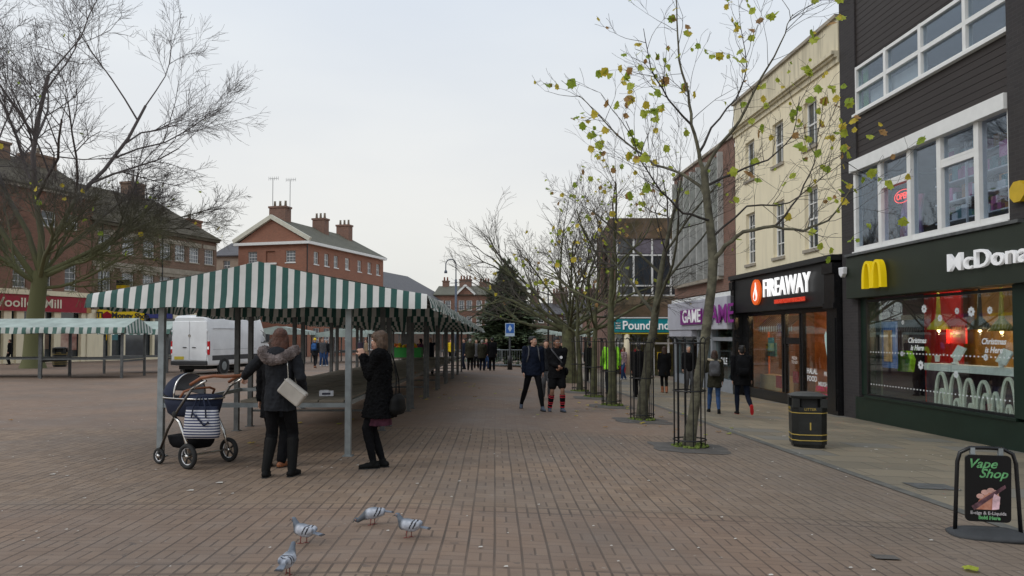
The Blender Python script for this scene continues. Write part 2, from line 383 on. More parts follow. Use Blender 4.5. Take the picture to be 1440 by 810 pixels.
# ================================================================ GROUND
def plaza_mat():
    m, b, n = newmat('paving_brick', .82); vec, x, y, z = n.coord()
    u = n.m('DIVIDE', n.m('ADD', x, n.m('MULTIPLY', y, .0226)), .205)
    u = n.m('ADD', u, n.m('MULTIPLY', n.m('SUBTRACT', n.noise(vec, .35, 1), .5), .22))
    yy = n.m('SUBTRACT', y, n.m('MULTIPLY', x, .0226))
    yy = n.m('ADD', yy, n.m('MULTIPLY', n.m('SUBTRACT', n.noise(vec, .5, 1), .5), .08))
    cu = n.m('FLOOR', u); fu = n.m('SUBTRACT', u, cu)
    off = n.m('MULTIPLY', n.m('FLOOR', n.m('MULTIPLY', n.white(n.xyz(cu, 7.3, 0)), 4)), .25)
    v = n.m('ADD', n.m('DIVIDE', yy, .40), off); cv = n.m('FLOOR', v); fv = n.m('SUBTRACT', v, cv)
    wd = .06
    cj = n.rng(n.m('ABSOLUTE', n.m('SUBTRACT', fu, .5)), .5 - wd, .5 - wd * .4)                 # long joints
    first = n.m('LESS_THAN', fv, .5)
    mid = n.m('MULTIPLY', n.rng(n.m('ABSOLUTE', n.m('SUBTRACT', fu, .5)), .055, .02), first)     # short centre joints
    hq = n.m('ABSOLUTE', n.m('SUBTRACT', n.m('FRACT', n.m('ADD', n.m('MULTIPLY', fv, 4), .5)), .5))
    hj = n.rng(hq, .07, .03)
    q4 = n.m('FLOOR', n.m('MULTIPLY', fv, 4))
    skip = n.m('MULTIPLY', n.m('GREATER_THAN', fv, .12), n.m('LESS_THAN', fv, .38))              # no cross joint inside the upright pair
    hj = n.m('MULTIPLY', hj, n.m('SUBTRACT', 1, skip))
    # soldier courses
    band = 0
    for d in (5.25, 7.2, 13.6, 20.2, 26.8, 33.4):
        k = n.rng(n.m('ABSOLUTE', n.m('SUBTRACT', yy, d)), .115, .105, 0, 1); band = k if band == 0 else n.m('MAXIMUM', band, k)
    be = 0
    for d in (5.25, 7.2, 13.6, 20.2, 26.8, 33.4):
        k = n.rng(n.m('ABSOLUTE', n.m('SUBTRACT', n.m('ABSOLUTE', n.m('SUBTRACT', yy, d)), .11)), .030, .012, 0, 1); be = k if be == 0 else n.m('MAXIMUM', be, k)
    bj = n.rng(n.m('ABSOLUTE', n.m('SUBTRACT', n.m('FRACT', n.m('MULTIPLY', u, 2)), .5)), .38, .44)
    thin = n.m('MAXIMUM', n.m('MULTIPLY', hj, .62), n.m('MULTIPLY', mid, .85))
    norm = n.m('MAXIMUM', cj, thin)
    j = n.m('ADD', n.m('MULTIPLY', norm, n.m('SUBTRACT', 1, band)), n.m('MULTIPLY', bj, band)); j = n.m('MAXIMUM', j, n.m('MULTIPLY', be, .7))
    # beyond the second course the surface is worn smooth
    jfade = n.rng(yy, 13.4, 13.8, 1, .16); j = n.m('MULTIPLY', j, jfade)
    jw = n.rng(n.noise(vec, 1.1, 4), .3, .7, .45, 1); j = n.m('MULTIPLY', j, jw)
    rid = n.white(n.xyz(n.m('ADD', cu, n.m('MULTIPLY', n.m('MULTIPLY', first, n.m('GREATER_THAN', fu, .5)), .37)), cv, n.m('MULTIPLY', q4, n.m('SUBTRACT', 1, first))))
    c = n.mix(rid, (.21, .140, .092), (.295, .203, .135))
    red = n.m('MULTIPLY', n.m('GREATER_THAN', yy, 5.25), n.m('LESS_THAN', yy, 7.2))
    red = n.m('MAXIMUM', n.m('MULTIPLY', red, .45), n.rng(yy, 13.5, 13.9, 0, .5))
    c = n.mix(red, c, (.235, .148, .105))
    grey = n.m('MULTIPLY', n.rng(n.m('ADD', x, n.m('MULTIPLY', n.noise(vec, .9, 3), 1.2)), 2.6, 4.2), .6); c = n.mix(grey, c, (.205, .17, .13))
    st = n.rng(n.noise(vec, .45, 7), .38, .68); c = n.mix(n.m('MULTIPLY', st, .45), c, (.125, .092, .068))
    st2 = n.rng(n.noise(vec, 2.7, 6), .45, .75); c = n.mix(n.m('MULTIPLY', st2, .3), c, (.27, .225, .19))
    gr = n.rng(n.noise(vec, 120, 2), .3, .7); c = n.mix(n.m('MULTIPLY', gr, .22), c, (.11, .09, .075))
    c = n.mix(n.m('MULTIPLY', j, .8), c, (.035, .026, .02))
    spots = n.rng(n.noise(vec, 9, 2), .70, .715); c = n.mix(n.m('MULTIPLY', spots, .5), c, (.075, .062, .055)); gum = n.rng(n.noise(vec, 14, 1), .765, .775); c = n.mix(n.m('MULTIPLY', gum, .5), c, (.36, .33, .29)); dmp = n.rng(n.noise(vec, .22, 5), .52, .62); c = n.mix(n.m('MULTIPLY', dmp, .22), c, (.10, .078, .062))
    n.L.new(c, b.inputs['Base Color'])
    bp = n.N.new('ShaderNodeBump'); bp.inputs['Strength'].default_value = .55; bp.inputs['Distance'].default_value = .012
    n.L.new(n.m('ADD', n.m('SUBTRACT', 1, j), n.m('ADD', n.m('MULTIPLY', rid, .25), n.m('MULTIPLY', gr, .12))), bp.inputs['Height']); n.L.new(bp.outputs[0], b.inputs['Normal'])
    n.L.new(n.rng(st, 0, 1, .85, .62), b.inputs['Roughness'])
    return m
plaza_mat()
def slab_mat():
    m, b, n = newmat('paving_slab', .8); vec, x, y, z = n.coord()
    u = n.m('DIVIDE', n.m('ADD', y, n.m('MULTIPLY', x, -.06)), .62); cu = n.m('FLOOR', u); fu = n.m('SUBTRACT', u, cu)
    sh = n.m('MULTIPLY', n.m('MODULO', cu, 2), .5)
    v = n.m('ADD', n.m('DIVIDE', n.m('ADD', x, n.m('MULTIPLY', y, .0613)), .92), sh); cv = n.m('FLOOR', v); fv = n.m('SUBTRACT', v, cv)
    j = n.m('MAXIMUM', n.rng(n.m('ABSOLUTE', n.m('SUBTRACT', fu, .5)), .482, .495), n.rng(n.m('ABSOLUTE', n.m('SUBTRACT', fv, .5)), .488, .497))
    rid = n.white(n.xyz(cu, cv, 0))
    c = n.mix(rid, (.21, .175, .12), (.31, .255, .175)); c = n.mix(n.rng(rid, .86, .87, 0, .6), c, (.15, .16, .16))
    st = n.rng(n.noise(vec, .8, 7), .35, .7); c = n.mix(n.m('MULTIPLY', st, .5), c, (.14, .127, .1))
    g = n.rng(n.noise(vec, 40, 3), .3, .7); c = n.mix(n.m('MULTIPLY', g, .15), c, (.1, .09, .08))
    sp_ = n.rng(n.noise(vec, 11, 2), .73, .75); c = n.mix(n.m('MULTIPLY', sp_, .4), c, (.3, .28, .25))
    c = n.mix(n.m('MULTIPLY', j, .8), c, (.04, .035, .03)); n.L.new(c, b.inputs['Base Color'])
    bp = n.N.new('ShaderNodeBump'); bp.inputs['Strength'].default_value = .5; bp.inputs['Distance'].default_value = .012
    n.L.new(n.m('ADD', n.m('SUBTRACT', 1, j), n.m('MULTIPLY', rid, .3)), bp.inputs['Height']); n.L.new(bp.outputs[0], b.inputs['Normal'])
    n.L.new(n.rng(st, 0, 1, .8, .55), b.inputs['Roughness']); return m
slab_mat()
mat('asphalt', (.105, .095, .085), .8, .25, 4, bump=.4, bscale=80); mat('kerb_stone', (.13, .125, .11), .8, .25, 6, bump=.2)
XS = [-420, -120, -60, -30, -15, -8, -4, -1, 0, 2, 4, 6, 8, 10, 12, 20, 60, 420]; YS = [-30, -8, -2, 2, 6, 10, 15, 20, 30, 45, 60, 80, 95, 200, 900]
mb = MB(); vs = [(x, y, gz(x, y)) for y in YS for x in XS]; nx = len(XS)
mb.add(vs, [(i * nx + k, i * nx + k + 1, (i + 1) * nx + k + 1, (i + 1) * nx + k) for i in range(len(YS) - 1) for k in range(nx - 1)])
struct(mb.build('market_square_ground', M['paving_brick']))
def XW(D): return 10.076 - .0613 * D          # building line on the right
def XK(D): return 5.35 - .0613 * D            # edge of the flagstones
def sheet(name, fa, fb, ys, m, dz):
    mb = MB()
    for a, b in zip(ys[:-1], ys[1:]):
        for t0, t1 in ((0, .5), (.5, 1)):
            q = []
            for yy, t in ((a, t0), (a, t1), (b, t1), (b, t0)):
                x = fa(yy) + (fb(yy) - fa(yy)) * t; q.append((x, yy, gz(x, yy) + dz))
            mb.quad(*q)
    return struct(mb.build(name, m))
ys = [-8, 0, 4, 8, 12, 16, 20, 25, 30, 36, 42.8]
sheet('flagstone_pavement', XK, lambda D: XW(D) + .06, ys, M['paving_slab'], .004)
sheet('pavement_edge_strip', lambda D: XK(D) - .16, XK, ys, M['kerb_stone'], .008)
# tarmac pits round the trees
TREES = [(970, 628), (903, 590), (860, 570), (835, 558), (815, 550)]
for px, py in TREES:
    p = G(px, py + 2); mb = MB(); q = []; rr = random.Random(px); N_ = 22
    for k in range(N_):
        a = 2 * math.pi * k / N_ + .1; sq = 1 / max(abs(math.cos(a)), abs(math.sin(a))) ** .75; r = .62 * sq * rr.uniform(.9, 1.06)
        x = p.x + r * math.cos(a); y = p.y + r * math.sin(a); q.append((x, y, gz(x, y) + .006))
    mb.quad(*q); struct(mb.build('tarmac_tree_pit', M['asphalt']))
# access covers
for (px, py, sx, sy, mm) in ((1310, 685, .55, .4, 'galv_dark'), (1245, 785, .2, .12, 'asphalt')):
    p = G(px, py); mb = MB(); q = [(p.x + a * sx / 2, p.y + b * sy / 2) for a, b in ((-1, -1), (1, -1), (1, 1), (-1, 1))]
    mb.quad(*[(a, b, gz(a, b) + .012) for a, b in q]); struct(mb.build('access_cover', M[mm]))

# ================================================================ BUILDING KIT
def facade(mb, x0, x1, z0, z1, ops, th=.22, mi=0):
    """wall in the local xz plane at y=0 (outside = -y) with real openings and reveals"""
    xs = sorted({x0, x1} | {v for o in ops for v in o[:2] if x0 < v < x1}); zs = sorted({z0, z1} | {v for o in ops for v in o[2:4] if z0 < v < z1})
    for a, b in zip(xs[:-1], xs[1:]):
        for c, d in zip(zs[:-1], zs[1:]):
            mx_, mz = (a + b) / 2, (c + d) / 2
            if any(o[0] < mx_ < o[1] and o[2] < mz < o[3] for o in ops): continue
            mb.quad((a, 0, c), (b, 0, c), (b, 0, d), (a, 0, d), mi=mi)
    for (a, b, c, d) in [o[:4] for o in ops]:
        mb.quad((a, 0, c), (a, 0, d), (a, th, d), (a, th, c), mi=mi); mb.quad((b, 0, d), (b, 0, c), (b, th, c), (b, th, d), mi=mi)
        mb.quad((a, 0, d), (b, 0, d), (b, th, d), (a, th, d), mi=mi); mb.quad((a, 0, c), (a, th, c), (b, th, c), (b, 0, c), mi=mi)
WC = {}
def win(par, x, z, w, h, cols=2, rows=2, y=.12, fr=None, gl=None, sill=True, fw=.06, bw=.028, xf=None, rail=True, head=None, name='window', sillm=None):
    """sash window, x,z = lower left corner; frame > pane, sill"""
    fr = fr or M['white_paint']; gl = gl or M['glass_dark']; key = (round(w, 3), round(h, 3), cols, rows, fr.name, gl.name, fw, bw, rail)
    if key not in WC:
        f = MB(); f.box(0, 0, 0, fw, .07, h); f.box(w - fw, 0, 0, w, .07, h); f.box(fw, 0, 0, w - fw, .07, fw); f.box(fw, 0, h - fw, w - fw, .07, h)
        for i in range(1, cols): xx = w * i / cols; f.box(xx - bw / 2, .012, fw, xx + bw / 2, .055, h - fw)
        for i in range(1, rows):
            zz = h * i / rows; t = bw * 1.8 if (rail and rows % 2 == 0 and i == rows // 2) else bw
            f.box(fw, .005, zz - t / 2, w - fw, .06, zz + t / 2)
        g = MB(); g.quad((fw * .5, .035, fw * .5), (w - fw * .5, .035, fw * .5), (w - fw * .5, .035, h - fw * .5), (fw * .5, .035, h - fw * .5))
        s = MB(); s.box(-.06, -.18, -.1, w + .06, .06, -.003)
        WC[key] = (f.mesh(name, fr), g.mesh('pane', gl), s.mesh('sill', M['stone']), s.mesh('sill', M['white_paint']))
    me = WC[key]; o = bpy.data.objects.new(name, me[0]); COL.objects.link(o); o.parent = par
    p = Vector((x, y, z)); ang = 0
    if xf: p = xf @ p; ang = xf.to_euler().z
    o.location = p; o.rotation_euler = (0, 0, ang)
    g = bpy.data.objects.new('pane', me[1]); COL.objects.link(g); g.parent = o
    if sill: s = bpy.data.objects.new('sill', me[3] if sillm else me[2]); COL.objects.link(s); s.parent = o
    return o
def part(mb, name, m, par, **k): return mb.build(name, m, par, **k)
def chimney(par, x, y, z0, w, d, h, pots, m='brick_orange', potm=None):
    mb = MB(); mb.box(x - w / 2, y - d / 2, z0, x + w / 2, y + d / 2, z0 + h)
    mb.box(x - w / 2 - .08, y - d / 2 - .08, z0 + h + .002, x + w / 2 + .08, y + d / 2 + .08, z0 + h + .2); c = mb.build('chimney', M[m], par)
    for i in range(pots):
        q = MB(); px = x - w / 2 + w * (i + .5) / pots; q.tube([(px, y, z0 + h + .18), (px, y, z0 + h + .75), (px, y, z0 + h + .8)], [.15, .11, .14], 8); q.build('chimney_pot', potm or M['stone'], c, smooth=True)
    return c
POTRED = mat('terracotta', (.3, .11, .06), .8, .2, 8)
def gable_roof(par, x0, x1, y0, y1, z0, zr, axis='x', hip0=0, hip1=0, m='slate', over=.3, th=.12, gm='brick_far'):
    """pitched roof, ridge along axis"""
    mb = MB()
    if axis == 'x':
        ym = (y0 + y1) / 2; a, b = x0 - over, x1 + over; c, d = y0 - over, y1 + over
        P = [(a, c, z0), (b, c, z0), (b, d, z0), (a, d, z0), (x0 + hip0 - (over if not hip0 else 0), ym, zr), (x1 - hip1 + (over if not hip1 else 0), ym, zr)]
        Fc = [(0, 1, 5, 4), (2, 3, 4, 5)] + ([(3, 0, 4)] if hip0 else []) + ([(1, 2, 5)] if hip1 else []); W4 = [(x0, y0), (x1, y0), (x1, y1), (x0, y1)]; E2 = [None if hip0 else ((x0, y0), (x0, y1), (x0, ym)), None if hip1 else ((x1, y0), (x1, y1), (x1, ym))]
    else:
        xm = (x0 + x1) / 2; a, b = x0 - over, x1 + over; c, d = y0 - over, y1 + over
        P = [(a, c, z0), (b, c, z0), (b, d, z0), (a, d, z0), (xm, y0 + hip0 - (over if not hip0 else 0), zr), (xm, y1 - hip1 + (over if not hip1 else 0), zr)]
        Fc = [(1, 2, 5, 4), (3, 0, 4, 5)] + ([(0, 1, 4)] if hip0 else []) + ([(2, 3, 5)] if hip1 else []); E2 = [None, None if hip1 else ((x0, y1), (x1, y1), (xm, y1))]
    mb.add(P, Fc); mb.add([(p[0], p[1], p[2] - th) for p in P[:4]] , [(3, 2, 1, 0)])
    mb.add([P[0], P[1], P[2], P[3]] + [(p[0], p[1], p[2] - th) for p in P[:4]], [(0, 4, 5, 1), (1, 5, 6, 2), (2, 6, 7, 3), (3, 7, 4, 0)])
    sl = over * (zr - z0) / (((y1 - y0) if axis == 'x' else (x1 - x0)) / 2 + over)
    for e_ in E2:
        if e_: g = MB(); g.quad((e_[0][0], e_[0][1], z0 - .05), (e_[1][0], e_[1][1], z0 - .05), (e_[2][0], e_[2][1], zr - .02)); g.build('gable_wall', M[gm], par)
    return mb.build('roof', M[m], par)
def vol(mb, W, D, z0, z1, front=None, left=None, right=None):
    """box body; each side a facade with openings, or plain"""
    def side(xf, Lx, ops):
        mb.M = xf; facade(mb, 0, Lx, z0, z1, ops or []); mb.M = None
    side(Matrix.Identity(4), W, front)
    side(Matrix.Translation((W, 0, 0)) @ Matrix.Rotation(R(90), 4, 'Z'), D, right)
    side(Matrix.Translation((W, D, 0)) @ Matrix.Rotation(R(180), 4, 'Z'), W, None)
    side(Matrix.Translation((0, D, 0)) @ Matrix.Rotation(R(-90), 4, 'Z'), D, left)
    mb.quad((0, 0, z1), (W, 0, z1), (W, D, z1), (0, D, z1))
def rightxf(W): return Matrix.Translation((W, 0, 0)) @ Matrix.Rotation(R(90), 4, 'Z')

# ================================================================ RIGHT SIDE (local x runs towards the camera, local y into the building, z absolute)
RZ = math.atan2(-1, .0613)
def rb(name, label, cat, D): return thing(name, label, cat, (XW(D), D, 0), RZ)
def SI(D0, px, dep): return (D0 - (10.076 + dep) * F / (px - 655)) * 1.0019
def ZI(px, py, dep): return 1.55 + (470 - py) / F * (10.076 + dep) * F / (px - 655)
def S(D0, px): return (D0 - 10681 / (px - 655)) * 1.0019
# ---- burger restaurant in the dark brick building
B = rb('restaurant_building', 'dark brick building with brown boarding and white window bands above a green burger restaurant front', 'building', 20.1)
s = lambda px: S(20.1, px)
e1 = s(1432); e2 = e1 + .9; END = 12.0
mb = MB(); mb.box(0, -.02, -1.6, s(1208), .3, 10.55); mb.build('brick_pier', M['brick_black'], B)
mb = MB(); mb.box(e1 + .02, -.14, 3.62, e2, .3, 10.55); mb.build('brick_pier', M['brick_black'], B)
mb = MB(); mb.box(0, .3, 3.3, .25, 9, 10.5); mb.box(END - .2, .3, -1.6, END, 9, 10.5); mb.box(0, 8.8, -1.6, END, 9, 10.5); mb.box(0, .3, -1.6, .2, 8.8, 3.3)
mb.box(0, .3, 10.3, END, 8.8, 10.5); mb.build('wall', M['brick_black'], B)
mb = MB(); mb.box(-.02, -.06, 10.55, END, .5, 10.66); mb.build('parapet_coping', M['black_paint'], B)
p0 = s(1208)
for (a, b, z0, z1) in ((p0, e1, 6.03, 7.18), (p0, e1, 8.5, 10.5), (e2, END, 6.03, 10.5)):
    mb = MB(); mb.box(a, .02, z0, b, .14, z1); mb.build('boarding', M['cladding'], B)
# upper window band
mb = MB(); ms = [s(q) for q in (1208, 1250, 1300, 1364, 1432)]; z0, z1 = 7.22, 8.45; zt = z0 + .62
for q in ms: mb.box(max(q - .05, p0), -.02, z0, min(q + .05, e1), .14, z1)
mb.box(p0, -.01, z0 + .001, e1, .13, z0 + .08); mb.box(p0, -.01, z1 - .08, e1, .13, z1 - .001); mb.box(p0, -.015, zt - .05, e1, .125, zt + .05); mb.box(p0 - .04, -.1, z0 - .06, e1, .1, z0)
wf = mb.build('window_band', M['white_paint'], B)
g = MB(); g.box(p0, .05, z0, e1, .06, z1); g.build('pane', M['glass_up'], wf)
mb = MB(); mb.box(p0 - .1, 2.6, z0 - .5, e1 + .3, 2.7, z1 + .3); mb.box(p0, .3, z0 - .1, e1, 2.6, z0 - .04); mb.box(p0, .3, z1 + .1, e1, 2.6, z1 + .16); mb.build('room_lining', mat('room_grey', (.3, .32, .34), .8, .2, 1), B)
mb = MB(); mb.box(p0 + .08, .16, z0 + .05, p0 + .28, .19, z1 - .05); mb.build('blind', mat('blind_green', (.06, .22, .03), .6, .1, 3), B)
mb = MB(); mb.box(p0 + .35, .2, z0 + .05, s(1296), .22, zt - .1); mb.build('blind', mat('blind_cream', (.5, .48, .42), .7, .1, 3), B)
# first-floor shop windows
mb = MB(); ms = [s(q) for q in (1209, 1245, 1287, 1330, 1384, 1433)]; z0, z1 = 3.66, 5.7
for q in ms: mb.box(max(q - .07, p0), -.1, z0, min(q + .07, e1), .08, z1)
mb.box(p0 + .001, -.09, z0 + .001, e1 - .001, .07, z0 + .12); mb.box(p0, -.16, z0 - .05, e1, .06, z0)
for i in (1, 3):
    zz = z0 + 1.45; mb.box(ms[i], -.085, zz - .06, ms[i + 1], .07, zz + .05); mb.box(ms[i] + .06, -.083, zz + .055, ms[i + 1] - .06, -.02, zz + .11)
wf = mb.build('window_band', M['white_paint'], B)
g = MB(); g.box(p0, -.02, z0, e1, -.01, z1); g.build('pane', M['glass_up'], wf)
mb = MB(); mb.box(p0 - .03, -.2, z1 + .004, e1, .1, 6.0); mb.build('window_head_beam', M['white_paint'], B)
mb = MB(); mb.box(p0 - .2, -.28, 3.545, e1 + .4, .05, 3.605); mb.build('lead_flashing', M['galv_dark'], B)
mb = MB(); mb.box(p0 - .1, 3.0, 3.5, e1 + .8, 3.1, 6); mb.box(p0 - .1, .1, 3.4, e1 + .8, 3.0, 3.5); mb.box(p0 - .1, .1, 5.75, e1 + .8, 3.0, 5.85); mb.build('room_lining', mat('room_dark', (.16, .16, .18), .8, .3, 1), B)
rnd = random.Random(5)
GC = [mat('goods_pink', (.5, .12, .3), .5, .3, 3), mat('goods_white', (.6, .62, .65), .5, .2, 3), mat('goods_teal', (.06, .2, .22), .5, .3, 3), mat('goods_dark', (.05, .05, .07), .5, .3, 3), mat('goods_orange', (.45, .2, .07), .5, .3, 3)]
for i, zz in enumerate((4.0, 4.42, 4.84, 5.26)):
    mb = MB(); mb.box(ms[2] + .1, .45, zz, ms[5] - .1, .8, zz + .03); sh = mb.build('display_shelf', M['white_plastic'], B)
    for k, gm in enumerate(GC):
        mb = MB()
        for j in range(5):
            xx = rnd.uniform(ms[2] + .15, ms[5] - .35); ww = rnd.uniform(.08, .22); mb.box(xx, .5 + .01 * k, zz + .032, xx + ww, .72 + .01 * k, zz + .03 + rnd.uniform(.12, .34))
        mb.build('shelf_goods', gm, sh)
for q in (ms[2] + .45, ms[3] + .12, ms[4] + .4, ms[5] - .2):
    mb = MB(); mb.box(q, .4, 3.7, q + .03, .44, 5.6); mb.build('shelf_upright', M['white_plastic'], B)
mb = MB(); mb.prism([(ms[1] + .15, 3.75), (ms[2] - .15, 3.75), (ms[2] - .22, 4.3), (ms[2] - .1, 4.75), (ms[1] + .4, 4.85), (ms[1] + .2, 4.4)], .3, .34); mb.build('window_poster', mat('poster_pink', (.55, .14, .25), .5, .5, 2.5, var2=(.3, .3, .6)), B)
mb = MB(); mb.prism([(ms[4] + .1, 5.0), (ms[5] - .1, 5.0), (ms[5] - .1, 5.3), (ms[4] + .1, 5.3)], .3, .32); mb.build('window_poster', GC[0], B)
mb = MB(); mb.prism([(ms[0] + .12, 3.8), (ms[1] - .1, 3.8), (ms[1] - .15, 4.6), (ms[0] + .3, 4.75)], .35, .4); mb.build('window_poster', mat('poster_brown', (.15, .1, .07), .5, .5, 3), B)
ox, oz = (ms[1] + ms[2]) / 2, 4.78
neon = mat('neon_red', (.8, .05, .03), .5, 0, emit=(1, .05, .03), estr=2.2)
op = thing('neon_sign', 'red lit oval open sign inside the second first-floor window', 'sign', B.matrix_basis @ Vector((ox, .12, oz)), RZ)
text('OPEN', 'lettering', neon, .2, op, (0, 0, 0), ext=.004, off=.003)
mb = MB(); mb.tube([(.34 * math.cos(2 * math.pi * k / 28), 0, .15 * math.sin(2 * math.pi * k / 28)) for k in range(29)], .009, 5, False); mb.build('neon_ring', neon, op)
# restaurant front
f0, f1 = s(1202), END; w0, w1 = s(1218), s(1427); ztop, zs = 2.42, .02
mb = MB(); mb.box(f0, -.22, 2.47, f1, .3, 3.54); fas = mb.build('fascia', M['fascia_green'], B, bevel=.01)
mb = MB(); mb.box(f0 + .02, -.02, -1.6, w1 + .35, .2, zs - .06); mb.box(w0 - .08, -.06, zs - .055, w1 + .06, .2, zs); mb.box(w1, -.04, zs + .002, w1 + .5, .2, 2.465); mb.box(w1 + 1.9, -.04, -1.6, f1, .2, 2.465); mb.box(f0 + .02, .05, zs, w0 - .02, .25, 2.465); mb.build('shopfront_panels', M['dark_green'], B)
mb = MB(); mb.box(w0 - .05, .02, zs + .002, w0, .1, ztop); mb.box(w1 - .05, .02, zs + .002, w1 - .002, .1, ztop); mb.box(w0, .025, zs + .003, w1 - .05, .09, zs + .05); mb.box(w0, .025, ztop - .06, w1 - .05, .09, ztop - .001)
wf = mb.build('shop_window', M['black_paint'], B); g = MB(); g.box(w0, .05, zs, w1 - .03, .058, ztop); g.build('pane', M['glass'], wf)
dr = MB(); dr.box(w1 + .52, .12, -.7, w1 + .6, .18, 2.3); dr.box(w1 + 1.8, .12, -.7, w1 + 1.88, .18, 2.3); dr.box(w1 + .6, .12, 2.2, w1 + 1.8, .18, 2.3); d = dr.build('door', M['black_paint'], B); g = MB(); g.box(w1 + .6, .14, -.7, w1 + 1.8, .15, 2.2); g.build('pane', M['glass'], d)
# arches emblem
yel = mat('sign_yellow', (.85, .62, .01), .35, .03, 3, emit=(1, .7, 0), estr=.12)
mb = MB(); pts_o = []; hw, hh, t = .46, .56, .115
def arch(cx, w_, h_, t0, t1, n=16):
    o = []; i_ = []
    for k in range(n + 1):
        a = math.pi * k / n; o.append((cx - w_ * math.cos(a), h_ * math.sin(a) ** .62)); i_.append((cx - (w_ - t0) * math.cos(a), (h_ - t1) * math.sin(a) ** .7))
    return o, i_
for cx in (-.215, .215):
    o, i_ = arch(cx, .225, .92, .105, .085)
    for k in range(len(o) - 1): mb.add([(o[k][0], -.0, o[k][1]), (o[k + 1][0], 0, o[k + 1][1]), (i_[k + 1][0], 0, i_[k + 1][1]), (i_[k][0], 0, i_[k][1]), (o[k][0], .14, o[k][1]), (o[k + 1][0], .14, o[k + 1][1]), (i_[k + 1][0], .14, i_[k + 1][1]), (i_[k][0], .14, i_[k][1])],
        [(0, 3, 2, 1), (4, 5, 6, 7), (0, 1, 5, 4), (3, 7, 6, 2), (0, 4, 7, 3), (1, 2, 6, 5)])
mx_ = SI(20.1, 1226, -.4)
em = mb.build('arches_emblem', yel, B, loc=(mx_, -.42, 2.66)); em.scale = (1.0, 1, .72)
ltr = mat('sign_white', (.85, .85, .86), .35, .02, 3, emit=(1, 1, 1), estr=.15)
text("McDonald's", 'sign_lettering', ltr, .50, B, ((SI(20.1, 1328, -.32) + 4.15 + SI(20.1, 1438, -.32)) / 2 - 1.55, -.27, 2.98), ext=.035, off=.004, fit=(SI(20.1, 1438, -.32) - SI(20.1, 1328, -.32)) * 1.42)
mb = MB(); mb.prism([(-.13, .12), (.13, .12), (.11, -.06), (0, -.15), (-.11, -.06)], 0, .12); ab = mb.build('alarm_box', M['white_plastic'], None, bevel=.02, loc=B.matrix_basis @ Vector((s(1202), -.36, 3.17)), rot=(0, 0, RZ)); tag(ab, 'white shield shaped alarm box beside the yellow arches', 'alarm box')
mb = MB(); mb.M = Matrix.Rotation(R(22.5), 4, 'Y'); mb.tube([(0, 0, 0), (0, .09, 0)], .2, 8); ab = mb.build('alarm_box', mat('alarm_yellow', (.6, .4, .02), .5, .1, 5), None, loc=B.matrix_basis @ Vector((e1 + .35, -.25, 4.1)), rot=(0, 0, RZ)); tag(ab, 'yellow octagonal alarm box on the dark brick pier above the restaurant sign', 'alarm box')
# restaurant inside: SI(px, depth) finds the place that shows behind the glass at that image column
si = lambda px, dep: SI(20.1, px, dep)
fl = -.55
def ibox(name, m, pa, pb, dep, pya=None, pyb=None, th=.05, z0=None, z1=None):
    a, b = si(pa, dep), si(pb, dep); pm = (pa + pb) / 2; z0 = ZI(pm, pya, dep) if z0 is None else z0; z1 = ZI(pm, pyb, dep) if z1 is None else z1
    mb = MB(); mb.box(a, dep, z0, b, dep + th, z1); return mb.build(name, m, B)
mb = MB(); mb.box(.3, .1, fl - .06, END - .3, 8.5, fl); mb.build('interior_floor', mat('int_floor', (.16, .13, .11), .5, .2, 2), B)
mb = MB(); mb.box(.3, .1, 2.95, END - .3, 8.5, 3.0); mb.build('interior_ceiling', mat('int_ceil', (.2, .19, .17), .8, .1, 2), B)
mb = MB(); mb.box(.25, .1, fl, .3, 4.3, 2.95); mb.build('interior_end_wall', mat('int_dark', (.09, .07, .1), .7, .3, 1), B)
ibox('interior_back_wall', M['int_dark'], 1180, 1420, 4.2, th=.1, z0=fl, z1=2.95)
ibox('interior_red_panel', mat('int_red', (.62, .02, .02), .4, .1, 2), 1303, 1356, 1.7, z0=fl, z1=2.9)
ibox('interior_wood_wall', mat('int_wood', (.55, .27, .06), .5, .35, 1.5), 1357, 1440, 2.1, z0=.3, z1=2.9)
ibox('interior_side_panel', mat('int_green', (.16, .21, .18), .6, .2, 2), 1222, 1239, .7, z0=fl, z1=2.4)
ibox('interior_poster', mat('poster_blue', (.03, .18, .7), .4, .4, 4, var2=(.25, .35, .7)), 1240, 1260, .5, 517, 452)
ibox('interior_poster', mat('poster_orange', (.7, .4, .2), .5, .4, 6), 1243, 1254, .47, 508, 464, th=.02)
a, b = si(1262, 1.0), si(1279, 1.0); z0, z1 = ZI(1270, 522, 1), ZI(1270, 493, 1); mb = MB(); mb.prism([(a + .03, z0), (b - .03, z0), (b + .05, z0 + (z1 - z0) * .6), (b - .1, z1), (a + .1, z1), (a - .05, z0 + (z1 - z0) * .6)], 1.0, 1.15); mb.build('coat_on_stand', M['c_hivis'], B) if 'c_hivis' in M else None
ibox('counter_back_panel', mat('int_plum', (.07, .03, .05), .6, .2, 3), 1303, 1440, .75, z0=fl, z1=.8)
c0 = si(1299, .3); mb = MB(); mb.box(c0, .3, ZI(1299, 519.5, .3), si(1432, .3), .7, ZI(1299, 510, .3)); mb.build('counter', M['white_plastic'], B)
ibox('menu_board', mat('menu_red', (.7, .02, .02), .4, .1, 3), 1333, 1360, 1.2, 483, 447)
text("Festive\nMenu", 'menu_lettering', mat('menu_gold', (.8, .45, .05), .5, 0), .16, B, (si(1347, 1.2), 1.18, ZI(1347, 466, 1.2)), ext=.002)
aw = mat('arch_white', (.8, .78, .7), .4, .05, 3); zb = -.30
